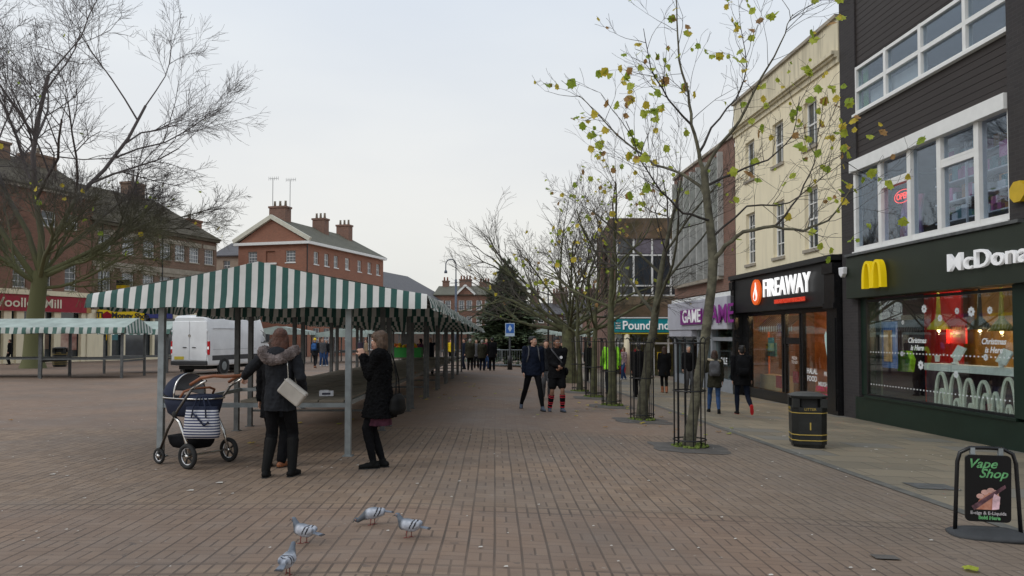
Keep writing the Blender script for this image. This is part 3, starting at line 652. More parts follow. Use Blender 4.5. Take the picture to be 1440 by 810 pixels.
for pa, pb, pt, dep in ((1312, 1331, 522, .22), (1332, 1351, 524, .24), (1351, 1369, 531, .22), (1370, 1392, 534, .25), (1404, 1428, 530, .22), (1337, 1349, 559, .16), (1376, 1391, 552, .16), (1391, 1403, 550, .18), (1410, 1421, 568, .16), (1358, 1365, 566, .16), (1317, 1327, 545, .16)):
    a, b = si(pa, dep), si(pb, dep); h_ = max(.2, ZI((pa + pb) / 2, pt, dep) - zb); o, i_ = arch(0, (b - a) / 2, h_, .065, .06); mb = MB()
    for k in range(len(o) - 1): mb.add([(o[k][0], 0, o[k][1]), (o[k + 1][0], 0, o[k + 1][1]), (i_[k + 1][0], 0, i_[k + 1][1]), (i_[k][0], 0, i_[k][1]), (o[k][0], .05, o[k][1]), (o[k + 1][0], .05, o[k + 1][1]), (i_[k + 1][0], .05, i_[k + 1][1]), (i_[k][0], .05, i_[k][1])],
        [(0, 3, 2, 1), (4, 5, 6, 7), (0, 1, 5, 4), (3, 7, 6, 2), (0, 4, 7, 3), (1, 2, 6, 5)])
    mb.build('decorative_arch', aw, B, loc=((a + b) / 2, dep, zb))
for i, (px, py) in enumerate(((1343, 511), (1407, 518))):
    x = si(px, .45); zc_ = ZI(px, py, .45); mb = MB(); mb.M = Matrix.Translation((x, .45, zc_ + .1)) @ Matrix.Rotation(R(-25), 4, 'X') @ Matrix.Rotation(R(14), 4, 'Y'); mb.box(-.16, -.02, 0, .16, .02, .3); mb.M = None; mb.tube([(x, .45, zc_ - .02), (x, .47, zc_ + .04), (x, .45, zc_ + .16)], [.1, .05, .04], 8); mb.build('tablet_stand', M['white_plastic'], B, bevel=.008)
mb = MB(); x = si(1318, .4); z_ = ZI(1318, 508, .4); mb.tube([(x, .4, z_), (x, .4, z_ + .14)], [.045, .055], 12); mb.build('paper_cup', M['white_plastic'], B)
lampy = mat('lamp_yellow', (.7, .55, .03), .4, .1, 3); lampd = mat('lamp_dark', (.08, .07, .06), .4, .1, 3); lampo = mat('lamp_olive', (.28, .25, .04), .4, .1, 3)
bulb = mat('bulb', (1, .8, .5), .5, 0, emit=(1, .72, .38), estr=3)
for px, py, mm, yy in ((1322, 463, lampy, 1.0), (1381, 463, lampd, 1.3), (1412, 465, lampo, 1.3), (1352, 452, lampd, 3.0)):
    x = si(px, yy); zc_ = ZI(px, py, yy); mb = MB(); mb.loft([(x, yy, zc_, .26, .26), (x, yy, zc_ + .14, .17, .17), (x, yy, zc_ + .26, .06, .06), (x, yy, 2.93, .008, .008)], 16); l = mb.build('pendant_lamp', mm, B, smooth=True)
    q = MB(); q.ell((x, yy, zc_ - .02), (.04, .04, .04), 8); q.build('bulb', bulb, l)
    ld = bpy.data.lights.new('pendant_light', 'POINT'); ld.energy = 9; ld.color = (1, .75, .45); ld.shadow_soft_size = .02
    lo = bpy.data.objects.new('pendant_light', ld); COL.objects.link(lo); lo.parent = B; lo.location = (x, yy, zc_ - .1)
for x in (2.2, 5.0, 8.0):
    mb = MB(); mb.box(x - .5, .9, 2.9, x + .5, 1.2, 2.94); mb.build('ceiling_light', mat('cool_light', (1, .95, .85), .5, 0, emit=(1, .9, .75), estr=7), B)
# decals on the glass
dec = mat('decal_white', (.75, .78, .8), .6, 0)
for px, py, r in ((1297, 434, .13), (1343, 437, .09), (1363, 438, .14), (1389, 436, .10), (1319, 447, .1), (1267, 453, .07), (1265, 497, .08), (1291, 513, .14), (1340, 526, .1), (1382, 502, .09), (1424, 434, .07)):
    D = 10681 / (px - 655); z = 1.55 + (470 - py) / 1060 * D; r *= .78; mb = MB()
    for k in range(8):
        a = math.pi * k / 4; mb.M = Matrix.Rotation(a, 4, 'Y'); mb.prism([(-.018, r * .2), (.018, r * .2), (.03, r * .7), (0, r), (-.03, r * .7)], 0, .002)
    mb.M = None; mb.build('snowflake_decal', dec, B, loc=(S(20.1, px), .044, z))
for px in (1286, 1393): text("Christmas\nis Here", 'glass_lettering', dec, .165, B, (S(20.1, px), .044, 1.33), ext=.001, shear=.3, off=.004)
mb = MB()
for zz in (1.1, .3):
    x = w0 + .1
    while x < w1 - .1: mb.box(x, .044, zz, x + .035, .046, zz + .03); x += .12
sdots = mb.build('safety_dots', dec, B); sdots['kind'] = 'stuff'

# ---- pizza shop in the cream building
B = rb('cream_building', 'cream rendered three storey building above the black pizza shop front', 'building', 28.05)
s = lambda px: S(28.05, px); W_ = 28.05 - 20.12
wx = [s(1137.5) - .05, s(1094) - .05, s(1057) - .05]; ops = []
wx = [(20.12 - 0) and (28.05 - d) - .42 for d in (21.9, 24.2, 26.6)]
for x in wx: ops += [(x, x + .85, 7.05, 8.42), (x, x + .85, 4.05, 5.85)]
mb = MB(); facade(mb, 0, W_, 3.72, 9.05, ops); mb.box(0, .23, 3.72, W_, .3, 3.9); mb.build('wall', M['cream_render'], B)
mb = MB(); mb.box(0, .24, 3.6, .2, 9, 10.2); mb.box(W_ - .2, .24, -1.6, W_, 9, 10.2); mb.box(.2, 8.8, -1.6, W_ - .2, 9, 10.2); mb.box(.2, .3, 9.6, W_ - .2, 8.8, 9.7); mb.build('side_wall', M['brick_mid'], B)
mb = MB(); mb.box(-.02, -.04, 9.22, W_, .23, 10.12); mb.build('parapet', M['cream_stained'], B)
mb = MB(); mb.box(-.05, -.12, 10.122, W_, .3, 10.22); mb.build('coping', M['stone'], B)
mb = MB(); mb.box(-.04, -.22, 9.12, W_, .2, 9.218); mb.box(-.03, -.14, 9.052, W_, .2, 9.118); mb.box(-.02, -.06, 8.9, W_, -.003, 9.05); mb.build('cornice', M['cream_stained'], B)
for x in wx:
    win(B, x, 7.05, .85, 1.37, 2, 2, sillm=None); win(B, x, 4.05, .85, 1.8, 3, 4)
# shop front
mb = MB(); mb.box(.35, -.18, 2.33, W_ - .62, .2, 3.55); mb.build('fascia', M['black_paint'], B, bevel=.01)
mb = MB(); mb.box(-.02, -.3, 3.552, W_ - .02, .2, 3.7); mb.box(.001, -.24, 3.5, .34, .1, 3.55); mb.build('shop_cornice', M['black_paint'], B)
for a, b in ((0, .33), (W_ - .6, W_ - .02)):
    mb = MB(); mb.box(a, -.16, -1.5, b, .2, 2.25); mb.box(a + .06, -.19, -.5, b - .06, -.161, 2.0); mb.box(a - .01, -.26, 2.252, b + .01, .1, 2.4); mb.box(a, -.22, 2.402, b, .1, 3.2); mb.box(a - .01, -.28, 3.202, b + .01, .1, 3.48); mb.build('pilaster', M['black_gloss'], B)
gl0, gl1, gl2, gl3 = s(1056) , s(1098), s(1120), W_ - .62
gl0 = .85
mb = MB(); mb.box(.34, .1, -1.5, gl3, .3, -.32); mb.box(.34, .1, -.318, gl0, .3, 2.33); z0, z1 = -.3, 2.3
for q in (gl0, gl1 - .2, gl1, gl2 - .05, gl2 + .1): mb.box(q - .05, .12, z0 - .01, q + .05, .24, z1)
mb.box(gl0, .11, 2.2, gl3, .25, 2.33); mb.box(gl1 - .2, .13, 1.25, gl2, .23, 1.45)
fr = mb.build('shop_window', M['black_gloss'], B); g = MB(); g.box(gl0, .16, z0, gl3, .17, 2.2); g.build('pane', M['glass'], fr)
orange = mat('pizza_orange', (.8, .19, .03), .5, .25, 1.5)
def pbox(name, m, pa, pb, dep, z0, z1, th=.06):
    mb = MB(); mb.box(SI(28.05, pa, dep), dep, z0, SI(28.05, pb, dep), dep + th, z1); return mb.build(name, m, B)
pbox('interior_panel', orange, 1058, 1081, 1.2, .0, 1.75); pbox('interior_panel', orange, 1082, 1097, 2.2, -.3, 2.0)
pbox('interior_wall', mat('pizza_wall', (.45, .12, .04), .6, .5, 1.2, var2=(.7, .28, .1)), 1050, 1200, 3.0, -.7, 2.6)
pbox('interior_screen', M['goods_teal'], 1080, 1091, 1.15, .75, 1.25)
pbox('counter', mat('counter_wood', (.45, .3, .16), .5, .2, 3), 1069, 1096, .8, -.7, .1, .5)
mb = MB(); mb.box(.3, .3, -.72, W_ - .2, 6, -.68); mb.build('interior_floor', M['int_floor'], B)
mb = MB(); mb.box(.3, .3, 2.6, W_ - .2, 6, 2.65); mb.build('interior_ceiling', M['int_ceil'], B)
mb = MB(); mb.add([(gl0, .5, 1.85), (gl1 - .3, .5, 1.85), (gl1 - .3, .9, 2.2), (gl0, .9, 2.2), (gl0, .5, 1.65), (gl1 - .3, .5, 1.65)], [(0, 1, 2, 3), (4, 5, 1, 0)]); stripe_mat('stripe_red', (.25, .05, .03), (.6, .55, .5), .1, 'x'); mb.build('awning', M['stripe_red'], B)
for x, y in ((gl0 + 1.2, 1.3), (gl1 + .8, 1.4), (W_ - 1.8, 1.4)):
    mb = MB(); mb.box(x - .3, y - .15, 2.5, x + .3, y + .15, 2.56); mb.build('ceiling_light', mat('ceil_light', (1, .8, .6), .5, 0, emit=(1, .7, .4), estr=6), B)
    ld = bpy.data.lights.new('ceiling_lamp', 'POINT'); ld.energy = 60; ld.color = (1, .6, .3); ld.shadow_soft_size = .03
    lo = bpy.data.objects.new('ceiling_lamp', ld); COL.objects.link(lo); lo.parent = B; lo.location = (x, y, 2.3)
D_ = lambda px: 10681 / (px - 655)
tx0, tx1 = SI(28.05, 1073.5, -.27), SI(28.05, 1139, -.27)
text('FIREAWAY', 'sign_lettering', mat('sign_white2', (.9, .9, .9), .4, 0, emit=(1, 1, 1), estr=.6), .82, B, ((tx0 + tx1) / 2, -.26, 3.03), ext=.025, off=.005, fit=tx1 - tx0)
text('DESIGNER PIZZA IN 180 SECONDS', 'sign_lettering', mat('sign_red', (.75, .06, .03), .4, 0, emit=(1, .08, .03), estr=.2), .17, B, (SI(28.05, 1109, -.27), -.26, 2.58), ext=.015, off=.006, xs=.82)
mb = MB(); mb.tube([(0, 0, 0), (0, .07, 0)], .40, 32); fl_ = mb.build('flame_roundel', mat('sign_orange', (.85, .13, .02), .4, .03, emit=(1, .15, .02), estr=.3), B, loc=(SI(28.05, 1061, -.3), -.27, 2.98)); fl_.scale = (1, 1, 1.08)
fp = [(0, -.33), (.15, -.27), (.2, -.12), (.15, .03), (.1, .1), (.09, .22), (.02, .36), (.01, .2), (-.06, .08), (-.14, -.03), (-.19, -.16), (-.13, -.28)]
mb = MB(); mb.prism([(a * .85, b * .85) for a, b in fp], -.02, 0); mb.build('flame', M['sign_white2'], fl_)
mb = MB(); mb.prism([(a * .38 + .01, b * .42 - .11) for a, b in fp], -.03, -.021); mb.build('flame_core', M['sign_orange'], fl_)
hp = [(.0, -.42), (.17, .05), (.2, .28), (.1, .4), (0, .3), (-.1, .4), (-.2, .28), (-.17, .05)]
mb = MB(); mb.prism([(a * .8, b) for a, b in hp], 0, .003); mb.build('heart_decal', mat('decal_pale', (.55, .75, .72), .6, 0), B, loc=(s(1158) - .1, .15, 1.25))
text("HALAL\nFOOD", 'glass_lettering', dec, .22, B, (s(1134), .15, .35), ext=.001, off=.006); text("MILKSHAKES", 'glass_lettering', dec, .17, B, (s(1157) - .15, .15, .12), ext=.001, off=.004)
text("FREE", 'glass_lettering', dec, .17, B, (s(1157) - .1, .15, .42), ext=.001, off=.004)
text("OPEN TILL\nLATE 7 DAYS", 'glass_lettering', mat('decal_pink', (.6, .05, .15), .6, 0), .2, B, (s(1157) - .3, .15, -.12), ext=.001, off=.004); text("PIZZA\nTO GO", 'glass_lettering', dec, .13, B, (s(1110), .15, .75), ext=.001)
for x, z, ww, hh, mm in ((s(1083) + .2, -.2, .45, .4, 'c_red'), (s(1110), .05, .4, .35, 'c_red'), (s(1085) - .5, 1.0, .5, .45, 'goods_teal')):
    mb = MB(); mb.box(x - ww / 2, .18, z, x + ww / 2, .19, z + hh); mb.build('window_poster', M[mm], B)

# ---- brick and panel building above the purple-signed shop
B = rb('brick_panel_building', 'brown brick building with tall glass and green panel strip above the game shop', 'building', 36.3)
W_ = 36.3 - 28.08; s = lambda px: S(36.3, px)
a, b = .45, s(1018)
mb = MB(); facade(mb, 0, W_, 3.25, 9.0, [(a, b, 3.85, 8.7)], th=.15); mb.box(0, .25, -1.6, .2, 10, 8.99); mb.box(W_ - .2, .25, -1.6, W_ - .003, 10, 8.99); mb.box(.2, 9.8, -1.6, W_ - .2, 10, 8.99); mb.box(.2, .3, 8.7, W_ - .2, 9.8, 8.8); mb.build('wall', M['brick_mid'], B)
mb = MB(); mb.box(-.03, -.08, 9.002, W_, .4, 9.12); mb.build('coping', M['stone'], B)
mb = MB(); mb.box(a, -.2, 3.72, b, .1, 3.845); mb.build('window_sill', M['stone'], B)
n_ = 7
mb = MB()
for i in range(n_ + 1): x = a + (b - a) * i / n_; mb.box(x - .05, -.22, 3.85, x + .05, .1, 8.72)
mb.box(a, .0, 6.1, b, .11, 6.22); fr = mb.build('window_mullions', mat('mullion_grey', (.42, .42, .4), .6, .2, 4), B)
g = MB(); g.box(a, .06, 3.86, b, .08, 6.1); g.build('pane', M['glass_mid'], fr); g = MB(); g.box(a, .05, 6.22, b, .07, 8.7); g.build('spandrel_panel', mat('panel_green', (.16, .22, .18), .4, .35, 1.2), fr)
mb = MB(); mb.box(0, -.16, 3.02, W_ - .02, .2, 3.18); mb.build('fascia_band', M['white_paint'], B)
silver = mat('silver_panel', (.5, .5, .56), .5, .08, 2)
mb = MB(); mb.box(0, -.35, 1.75, W_ - .03, .2, 3.0); mb.box(.0, -.3, 1.45, 3.6, .2, 1.748); mb.build('fascia', silver, B, bevel=.02)
pur = mat('sign_purple', (.27, .03, .27), .4, .05, 2)
xc = s(968.5)
mb = MB(); mb.box(SI(36.3, 957, -.4), -.42, 1.98, SI(36.3, 986, -.4), -.36, 2.62); pb = mb.build('sign_panel', pur, B)
text('GAME', 'sign_lettering', ltr, .78, pb, (SI(36.3, 971.5, -.45), -.45, 2.3), ext=.01, off=.008, fit=SI(36.3, 984, -.45) - SI(36.3, 959, -.45))
text('GAME', 'sign_lettering', pur, 1.0, B, ((SI(36.3, 1031, -.42) + SI(36.3, 988, -.42)) / 2, -.42, 2.3), ext=.012, off=.010, fit=SI(36.3, 1031, -.42) - SI(36.3, 988, -.42))
mb = MB()
for q in (0, 1.6, 3.6, 4.4, 5.4, W_ - .25): mb.box(q, -.05, -1.4, q + .22, .2, 1.75)
mb.box(0, -.04, -1.4, 3.7, .18, -.3); mb.box(5.5, -.04, -1.4, W_ - .2, .18, -.2); mb.box(.2, -.03, 1.3, W_ - .2, .17, 1.45); fr = mb.build('shopfront_frame', mat('front_grey', (.3, .32, .35), .5, .1, 3), B)
g = MB(); g.box(.1, .1, -.7, W_ - .1, .12, 1.7); g.build('pane', M['glass'], fr)
mb = MB(); mb.box(.2, 2.5, -1, W_ - .2, 2.6, 2); mb.build('interior_wall', mat('int_shop', (.18, .2, .22), .7, .5, 1.5), B)
text('SALE', 'glass_lettering', dec, .35, B, (6.6, .09, .5), ext=.001, off=.01)

# ---- discount shop facing the square
P = Vector((XW(43), 43, 0)); 
B = thing('teal_sign_shop', 'brick building with mossy parapet, tall dark glazing and a teal shop sign', 'building', (5.55, 43, 0), R(-2))
W_ = 6.5; k = 43 / 1060
facz = lambda py: 1.55 + (470 - py) * k
a0, a1, zb, zt = .45, 4.5, facz(415), facz(334)
mb = MB(); vol(mb, W_, 9, -1.6, facz(310), front=[(a0, W_ - .8, zb, zt), (.3, W_ - .6, -1.6, facz(470))], left=[(3.5, 8.2, zb, zt)])
mb.build('wall', M['brick_mid'], B)
mb = MB(); mb.box(-.06, -.07, facz(335), W_, -.003, facz(309)); mb.box(-.06, -.06, facz(309) + .002, W_ + .05, .3, facz(309) + .12); mb.build('mossy_parapet', mat('moss_brick', (.14, .12, .055), .95, .5, 1.2, bump=.4, bscale=12, var2=(.2, .13, .09)), B)
mb = MB(); mb.add([(-.05, -.4, facz(428)), (W_, -.4, facz(428)), (W_, -.003, facz(416)), (-.05, -.003, facz(416)), (-.05, -.4, facz(445)), (W_, -.4, facz(445)), (-.05, -.003, facz(445)), (W_, -.003, facz(445))], [(0, 1, 2, 3), (4, 5, 1, 0), (6, 4, 0, 3)]); mb.build('brick_skirt', M['moss_brick'], B)
fr = MB()
for q in (a0, a0 + .95, a0 + 2.0, a0 + 3.05, a0 + 4.1): fr.box(q - .05, -.02, zb, q + .05, .12, zt)
for z in (zb, zb + .55, zb + 2.3, zt): fr.box(a0, -.01, z - .04, W_ - .8, .11, z + .04)
fo = fr.build('glazing_frame', M['white_paint'], B); g = MB(); g.box(a0, .05, zb, W_ - .8, .07, zt); g.build('pane', M['glass_dark'], fo)
g = MB(); g.box(a0 + 1.0, .02, zt - .9, a0 + 2.8, .045, zt - .1); g.build('panel', mat('panel_mauve', (.16, .14, .17), .5, .2, 2), fo)
teal = mat('sign_teal', (.01, .27, .31), .4, .06, 2)
mb = MB(); mb.box(.05, -.5, facz(467), W_ - .3, -.1, facz(448.5)); sg = mb.build('fascia', teal, B)
mb = MB(); mb.box(.04, -.52, facz(447.6), W_ - .3, -.1, facz(445.8)); mb.build('fascia_edge', M['white_paint'], B)
mb = MB(); mb.box(.05, -.52, facz(469.3), W_ - .3, -.11, facz(467.8)); mb.build('fascia_trim', mat('trim_yellow', (.6, .45, .03), .5, .05, 2), B)
text('Poundland', 'sign_lettering', ltr, .68, sg, (2.0, -.54, facz(457.8)), ext=.02, off=.012, xs=.92)
for i in range(3): 
    mb = MB(); mb.box(.3, -.53, facz(462) + i * .14, .58, -.51, facz(462) + i * .14 + .07); mb.build('sign_mark', M['white_paint'], sg)
mb = MB(); 
for q in (.3, 1.05, 2.45, 3.3, 4.2, W_ - .7): mb.box(q, .02, -1.4, q + .1, .16, 1.55)
mb.box(.3, .03, 1.0, W_ - .6, .15, 1.1); fo = mb.build('shopfront_frame', M['white_paint'], B); g = MB(); g.box(.35, .08, -1, W_ - .6, .1, 1.55); g.build('pane', M['glass'], fo)
mb = MB(); mb.box(.3, 2.2, -1.2, W_ - .3, 2.3, 1.6); mb.build('interior_wall', mat('int_shop2', (.3, .27, .2), .7, .6, 2.5, var2=(.5, .4, .1)), B)
for q, mm in ((2.7, 'alarm_yellow'), (3.0, 'alarm_yellow')):
    mb = MB(); mb.box(q, .0, .1, q + .22, .015, .55); mb.build('window_poster', M[mm], B)
for q in (.5, 1.2):
    mb = MB(); mb.prism([(q, -.6), (q + .3, -.6), (q + .34, .4), (q + .15, .75), (q - .05, .4)], -.9, -.6); c = mb.build('hanging_garment', M['c_red'], None, loc=B.location, rot=(0, 0, R(-2))); tag(c, ['red garment hanging left of the teal-signed shop door', 'red garment hanging beside the shop column, nearer the door'][q > 1], 'clothing', 'garments hung outside the discount shop')
mb = MB(); mb.tube([(.95, -.35, gz(6.5, 43) - .1), (.95, -.35, facz(469))], .17, 14); mb.build('column', M['cream_render'], B, smooth=True)

# ================================================================ LEFT SIDE (local x runs away from the camera)
LZ = math.atan2(1, .341); Lp = lambda D: (-32.6 + .341 * (D - 59.6), D, 0); LU = 1.0566
def LD(px):   # depth where the facade line meets an image column
    t = (px - 720) / F; return (-32.6 - .341 * 59.6) / (t - .341)
lz = lambda px, py: 1.55 + (470 - py) / F * LD(px)
gr = -.75
# long Georgian range
D0 = LD(129); D1 = LD(303.5); W_ = (D1 - D0) * LU; u = lambda px: (LD(px) - D0) * LU
B = thing('georgian_range', 'long brown brick three storey range with white sash windows and stone lintels', 'building', Lp(D0), LZ)
ez = 10.55; ops = []; cx = [u(q) for q in (146, 179, 208, 231.5, 252, 272, 293)]
for x in cx: ops += [(x - .62, x + .62, lz(252, 366.5), lz(252, 344)), (x - .62, x + .62, lz(146, 408), lz(146, 380))]
shopz = lz(190, 437)
mb = MB(); vol(mb, W_, 9, shopz, ez, front=ops); mb.build('wall', M['brick_brown'], B)
for x in cx:
    zz = lz(252, 366.5); h = lz(252, 344) - zz; win(B, x - .62, zz, 1.24, h, 4, 4, gl=M['glass_mid']); zz = lz(146, 408); h2 = lz(146, 380) - zz; win(B, x - .62, zz, 1.24, h2, 4, 4, gl=M['glass_mid'])
    for z in (lz(252, 344), lz(146, 380)): mb = MB(); mb.box(x - .85, -.06, z + .003, x + .85, .02, z + .38); mb.build('lintel', M['stone'], B)
zc = lz(129, 365); mb = MB(); mb.box(-.05, -.12, zc - .45, W_ + .05, -.003, zc); mb.build('string_course', M['stone'], B)
mb = MB(); mb.box(-.1, -.3, ez - .25, W_ + .1, -.003, ez + .05); mb.build('cornice', M['tile_brown'], B)
gable_roof(B, 0, W_, 0, 9, ez + .06, 14.2, hip1=3.5, m='tile_brown')
chimney(B, u(240), 4.5, 12.6, 1.7, 1.1, 2.5, 1, 'brick_brown'); chimney(B, W_ + .2, 3.5, gr, 1.9, 1.4, 13.3, 1, 'brick_orange')
# shop fronts under the range
mb = MB(); mb.box(0, .02, gr - .5, 1.2, .3, shopz); mb.box(u(156), .021, gr - .5, u(158), .3, shopz); mb.box(u(174), .02, gr - .5, u(177), .3, shopz); mb.box(W_ - .5, .02, gr - .5, W_, .3, shopz); mb.box(u(215), .02, gr - .5, u(218), .3, shopz); mb.box(1.2, .05, gr - .5, W_ - .5, .3, gr + .5); mb.build('shopfront_frame', M['cream_render'], B)
mb = MB(); mb.box(.3, .4, gr, W_ - .3, .5, shopz); mb.build('shop_windows', M['glass_dark'], B)
mb = MB(); mb.box(u(136), -.2, lz(165, 449), u(200), -.02, shopz); yb = mb.build('fascia', mat('shop_yellow', (.78, .53, .0), .5, .05, 2), B)
text('The Money Shop', 'sign_lettering', M['black_paint'], .62, yb, (u(171), -.23, lz(165, 443.5)), ext=.01, off=.018, xs=1.25)
mb = MB(); mb.prism([(-.35, -.3), (.35, -.3), (.45, .1), (0, .35), (-.45, .1)], -.03, 0); mb.build('sign_mark', M['c_red'], yb, loc=(u(147), -.23, lz(165, 444)))
mb = MB(); mb.box(u(204), -.2, lz(215, 447), u(240), -.02, shopz); mb.build('fascia', mat('shop_blue', (.03, .04, .2), .5, .1, 2), B)
mb = MB(); mb.box(u(240) + .1, -.2, lz(215, 447), W_, -.02, shopz); mb.build('fascia', M['cream_render'], B)
for a, b, mm in ((148, 155, 'shop_yellow'), (162, 170, 'goods_teal')):
    mb = MB(); mb.box(u(a), .3, lz(155, 478), u(b), .36, lz(155, 462)); mb.build('window_poster', M[mm], B)
# projecting sign
x = u(159); mb = MB(); mb.box(x - .03, -1.6, lz(162, 401), x + .06, -.3, lz(162, 394)); ps = mb.build('projecting_sign', M['black_paint'], None, loc=Lp(D0), rot=(0, 0, LZ)); tag(ps, 'small projecting sign, black over yellow, on the brown brick range', 'sign')
mb = MB(); mb.box(x - .02, -1.6, lz(162, 405.5), x + .05, -.3, lz(162, 401.1)); mb.build('lower_panel', M['shop_yellow'], ps)
mb = MB(); mb.box(x - .01, -.3, lz(162, 398), x + .03, 0, lz(162, 397)); mb.build('bracket', M['black_paint'], ps)
# wool shop, nearer
Dn = LD(-60); B = thing('wool_shop_building', 'tall brown brick building with arched-row white windows and a red shop fascia, leftmost', 'building', Lp(Dn), LZ)
W_ = (LD(128.5) - Dn) * LU; u = lambda px: (LD(px) - Dn) * LU; ez = 12.3
ops = []
ln = lambda py: 1.55 + (470 - py) / F * LD(98)
for q in (-50, -16, 26, 62, 98): ops += [(u(q) - .5, u(q) + .5, ln(408), ln(366))]
for q in (-50, -16, 66, 98): ops += [(u(q) - .6, u(q) + .6, ln(322), ln(301))]
fz1 = lz(60, 408.5); fz0 = lz(60, 438)
mb = MB(); vol(mb, W_ - .02, 10, fz1, ez, front=ops); mb.build('wall', M['brick_red'], B)
for q in (-50, -16, 26, 62, 98): win(B, u(q) - .5, ln(408), 1.0, ln(366) - ln(408), 2, 5, sill=True, rail=False)
for q in (-50, -16, 66, 98): win(B, u(q) - .6, ln(322), 1.2, ln(301) - ln(322), 2, 2)
gable_roof(B, 0, W_, 0, 10, ez, 15.3, m='tile_brown'); mb = MB(); mb.box(-.1, -.25, ez - .3, W_, -.003, ez - .13); mb.build('cornice', M['stone'], B)
chimney(B, u(32), 4.6, 13.2, 3.6, 1.4, 2.6, 2, 'brick_brown'); chimney(B, u(124) - .8, 4.6, 13.2, 2.2, 1.4, 2.3, 1, 'brick_brown')
mb = MB(); mb.box(0, -.35, fz1 - .35, W_, .2, fz1 - .002); mb.build('shop_cornice', M['cream_render'], B)
mb = MB(); mb.box(.2, -.25, fz0, u(118), .2, fz1 - .36); fb = mb.build('fascia', mat('shop_red', (.33, .012, .03), .5, .1, 2), B)
mb = MB(); mb.box(u(118) + .01, -.25, fz0, W_ - .3, .2, fz1 - .36); mb.build('fascia_end', mat('gold_wood', (.42, .25, .08), .5, .2, 2), B)
text('Edinburgh Woollen Mill', 'sign_lettering', mat('sign_cream', (.78, .7, .55), .5, 0), .92, fb, (u(83), -.28, (fz0 + fz1) / 2 - .2), ext=.01, off=.012, xs=1.15, align='RIGHT')
mb = MB()
for q in (-60, -20, 4, 22, 52, 75, 113): mb.box(u(q), -.1, gr - .6, u(q) + .55, .2, fz0)
mb.box(W_ - .6, -.1, gr - .6, W_ - .02, .2, fz0); mb.box(.1, .0, gr - .6, W_ - .1, .2, gr + .6); mb.build('shopfront_frame', M['cream_render'], B)
mb = MB(); mb.box(.2, .3, gr, W_ - .2, .4, fz0); mb.build('shop_windows', M['glass_dark'], B)
for a, b, c, d, mm in ((80, 111, 463, 492, 'poster_red'), (56, 72, 470, 490, 'poster_brown')):
    if mm == 'poster_red': mat('poster_red', (.45, .03, .05), .5, .6, 1.1, var2=(.6, .45, .35))
    mb = MB(); mb.box(u(a), .2, lz(95, d), u(b), .26, lz(95, c)); mb.build('window_poster', M[mm], B)
# small rendered house between
p0 = AT(300, 470, 83); B = thing('rendered_house', 'small beige rendered house with slate roof between the brick range and the gabled house', 'house', (p0.x, 83, 0), R(-10))
zz = lambda py, D: 1.55 + (470 - py) / F * D
mb = MB(); vol(mb, 4.2, 8, -1.5, zz(360, 83), front=[(1.1, 1.9, zz(380, 83), zz(366, 83))]); mb.build('wall', mat('beige_render', (.33, .26, .2), .85, .15, 2), B); win(B, 1.1, zz(380, 83), .8, zz(366, 83) - zz(380, 83), 2, 2)
gable_roof(B, 0, 4.2, 0, 8, zz(359, 83), zz(335, 83), m='slate'); chimney(B, 2.4, 4, zz(338, 83), .6, .6, .5, 1, 'brick_far')
# gabled red house in the middle
c0 = AT(334, 470, 77); zz = lambda py: 1.55 + (470 - py) / F * 76; ang = math.atan2(-.28, 1)
W_ = 7.9; Dl = 17.5
B = thing('gabled_brick_house', 'orange-red brick house with white pediment gable and a long side of sash windows', 'building', (c0.x, 77, 0), ang)
z3, z4 = zz(369), zz(352.5); fo = [(1.15, 2.2, z3, z4), (5.5, 6.6, z3, z4)]
so = []; sw = (1.3, 3.4, 5.4, 7.9, 10.8, 13.3, 15.6)
for q in sw: so.append((q, q + .95, z3 - .1, z4))
lower = [(q, q + 1.1, z3 - 4.1, z3 - 2.2) for q in sw] + [(q, q + 1.3, -.2, 2.2) for q in sw]; so += lower
ez = zz(344)
mb = MB(); vol(mb, W_, Dl, -1.5, ez, front=fo + [(3.2, 4.3, z3, z4)], right=so); mb.build('wall', M['brick_orange'], B)
mb = MB(); mb.box(3.2, .15, z3, 4.3, .2, z4); mb.build('blocked_window', M['brick_orange'], B)
mb = MB(); mb.box(3.0, -.15, z3 - .18, 4.5, .1, z3 - .003); mb.build('sill', M['white_paint'], B)
for o in fo: win(B, o[0], o[2], o[1] - o[0], o[3] - o[2], 3, 4, sillm=1, gl=M['glass_mid'])
xf = rightxf(W_)
for i, q in enumerate(sw): win(B, q, z3 - .1, .95, z4 - z3 + .1, 2, 2, sillm=1, gl=M['glass_mid'], xf=xf, fw=.16 if i == 3 else .07)
for o in lower: win(B, o[0], o[2], o[1] - o[0], o[3] - o[2], 2, 4, sillm=1, gl=M['glass_mid'], xf=xf)
mb = MB(); mb.box(-.35, -.35, ez + .002, W_ + .4, -.02, ez + .28); mb.box(W_ + .02, -.02, ez + .002, W_ + .4, Dl + .2, ez + .28); mb.build('cornice', M['white_paint'], B)
ap = zz(304); za = ez + .29
mb = MB(); mb.add([(0, -.05, za), (W_, -.05, za), (W_ / 2, -.05, ap - .25)], [(0, 1, 2)]); mb.build('gable_wall', M['brick_orange'], B)
mb = MB()
for sg_ in (-1, 1):
    x0 = W_ / 2 + sg_ * (W_ / 2 + .45); mb.bar((x0, -.2, za + .14), (W_ / 2 - sg_ * .08, -.2 + .003 * sg_, ap + .02), .4, .34, up=(0, 1, 0))
mb.build('pediment', mat('pediment_cream', (.62, .6, .5), .7, .1, 3), B)
gable_roof(B, 0, W_, .1, Dl, za, ap, 'y', m='slate_moss', over=.35, hip1=2.5)
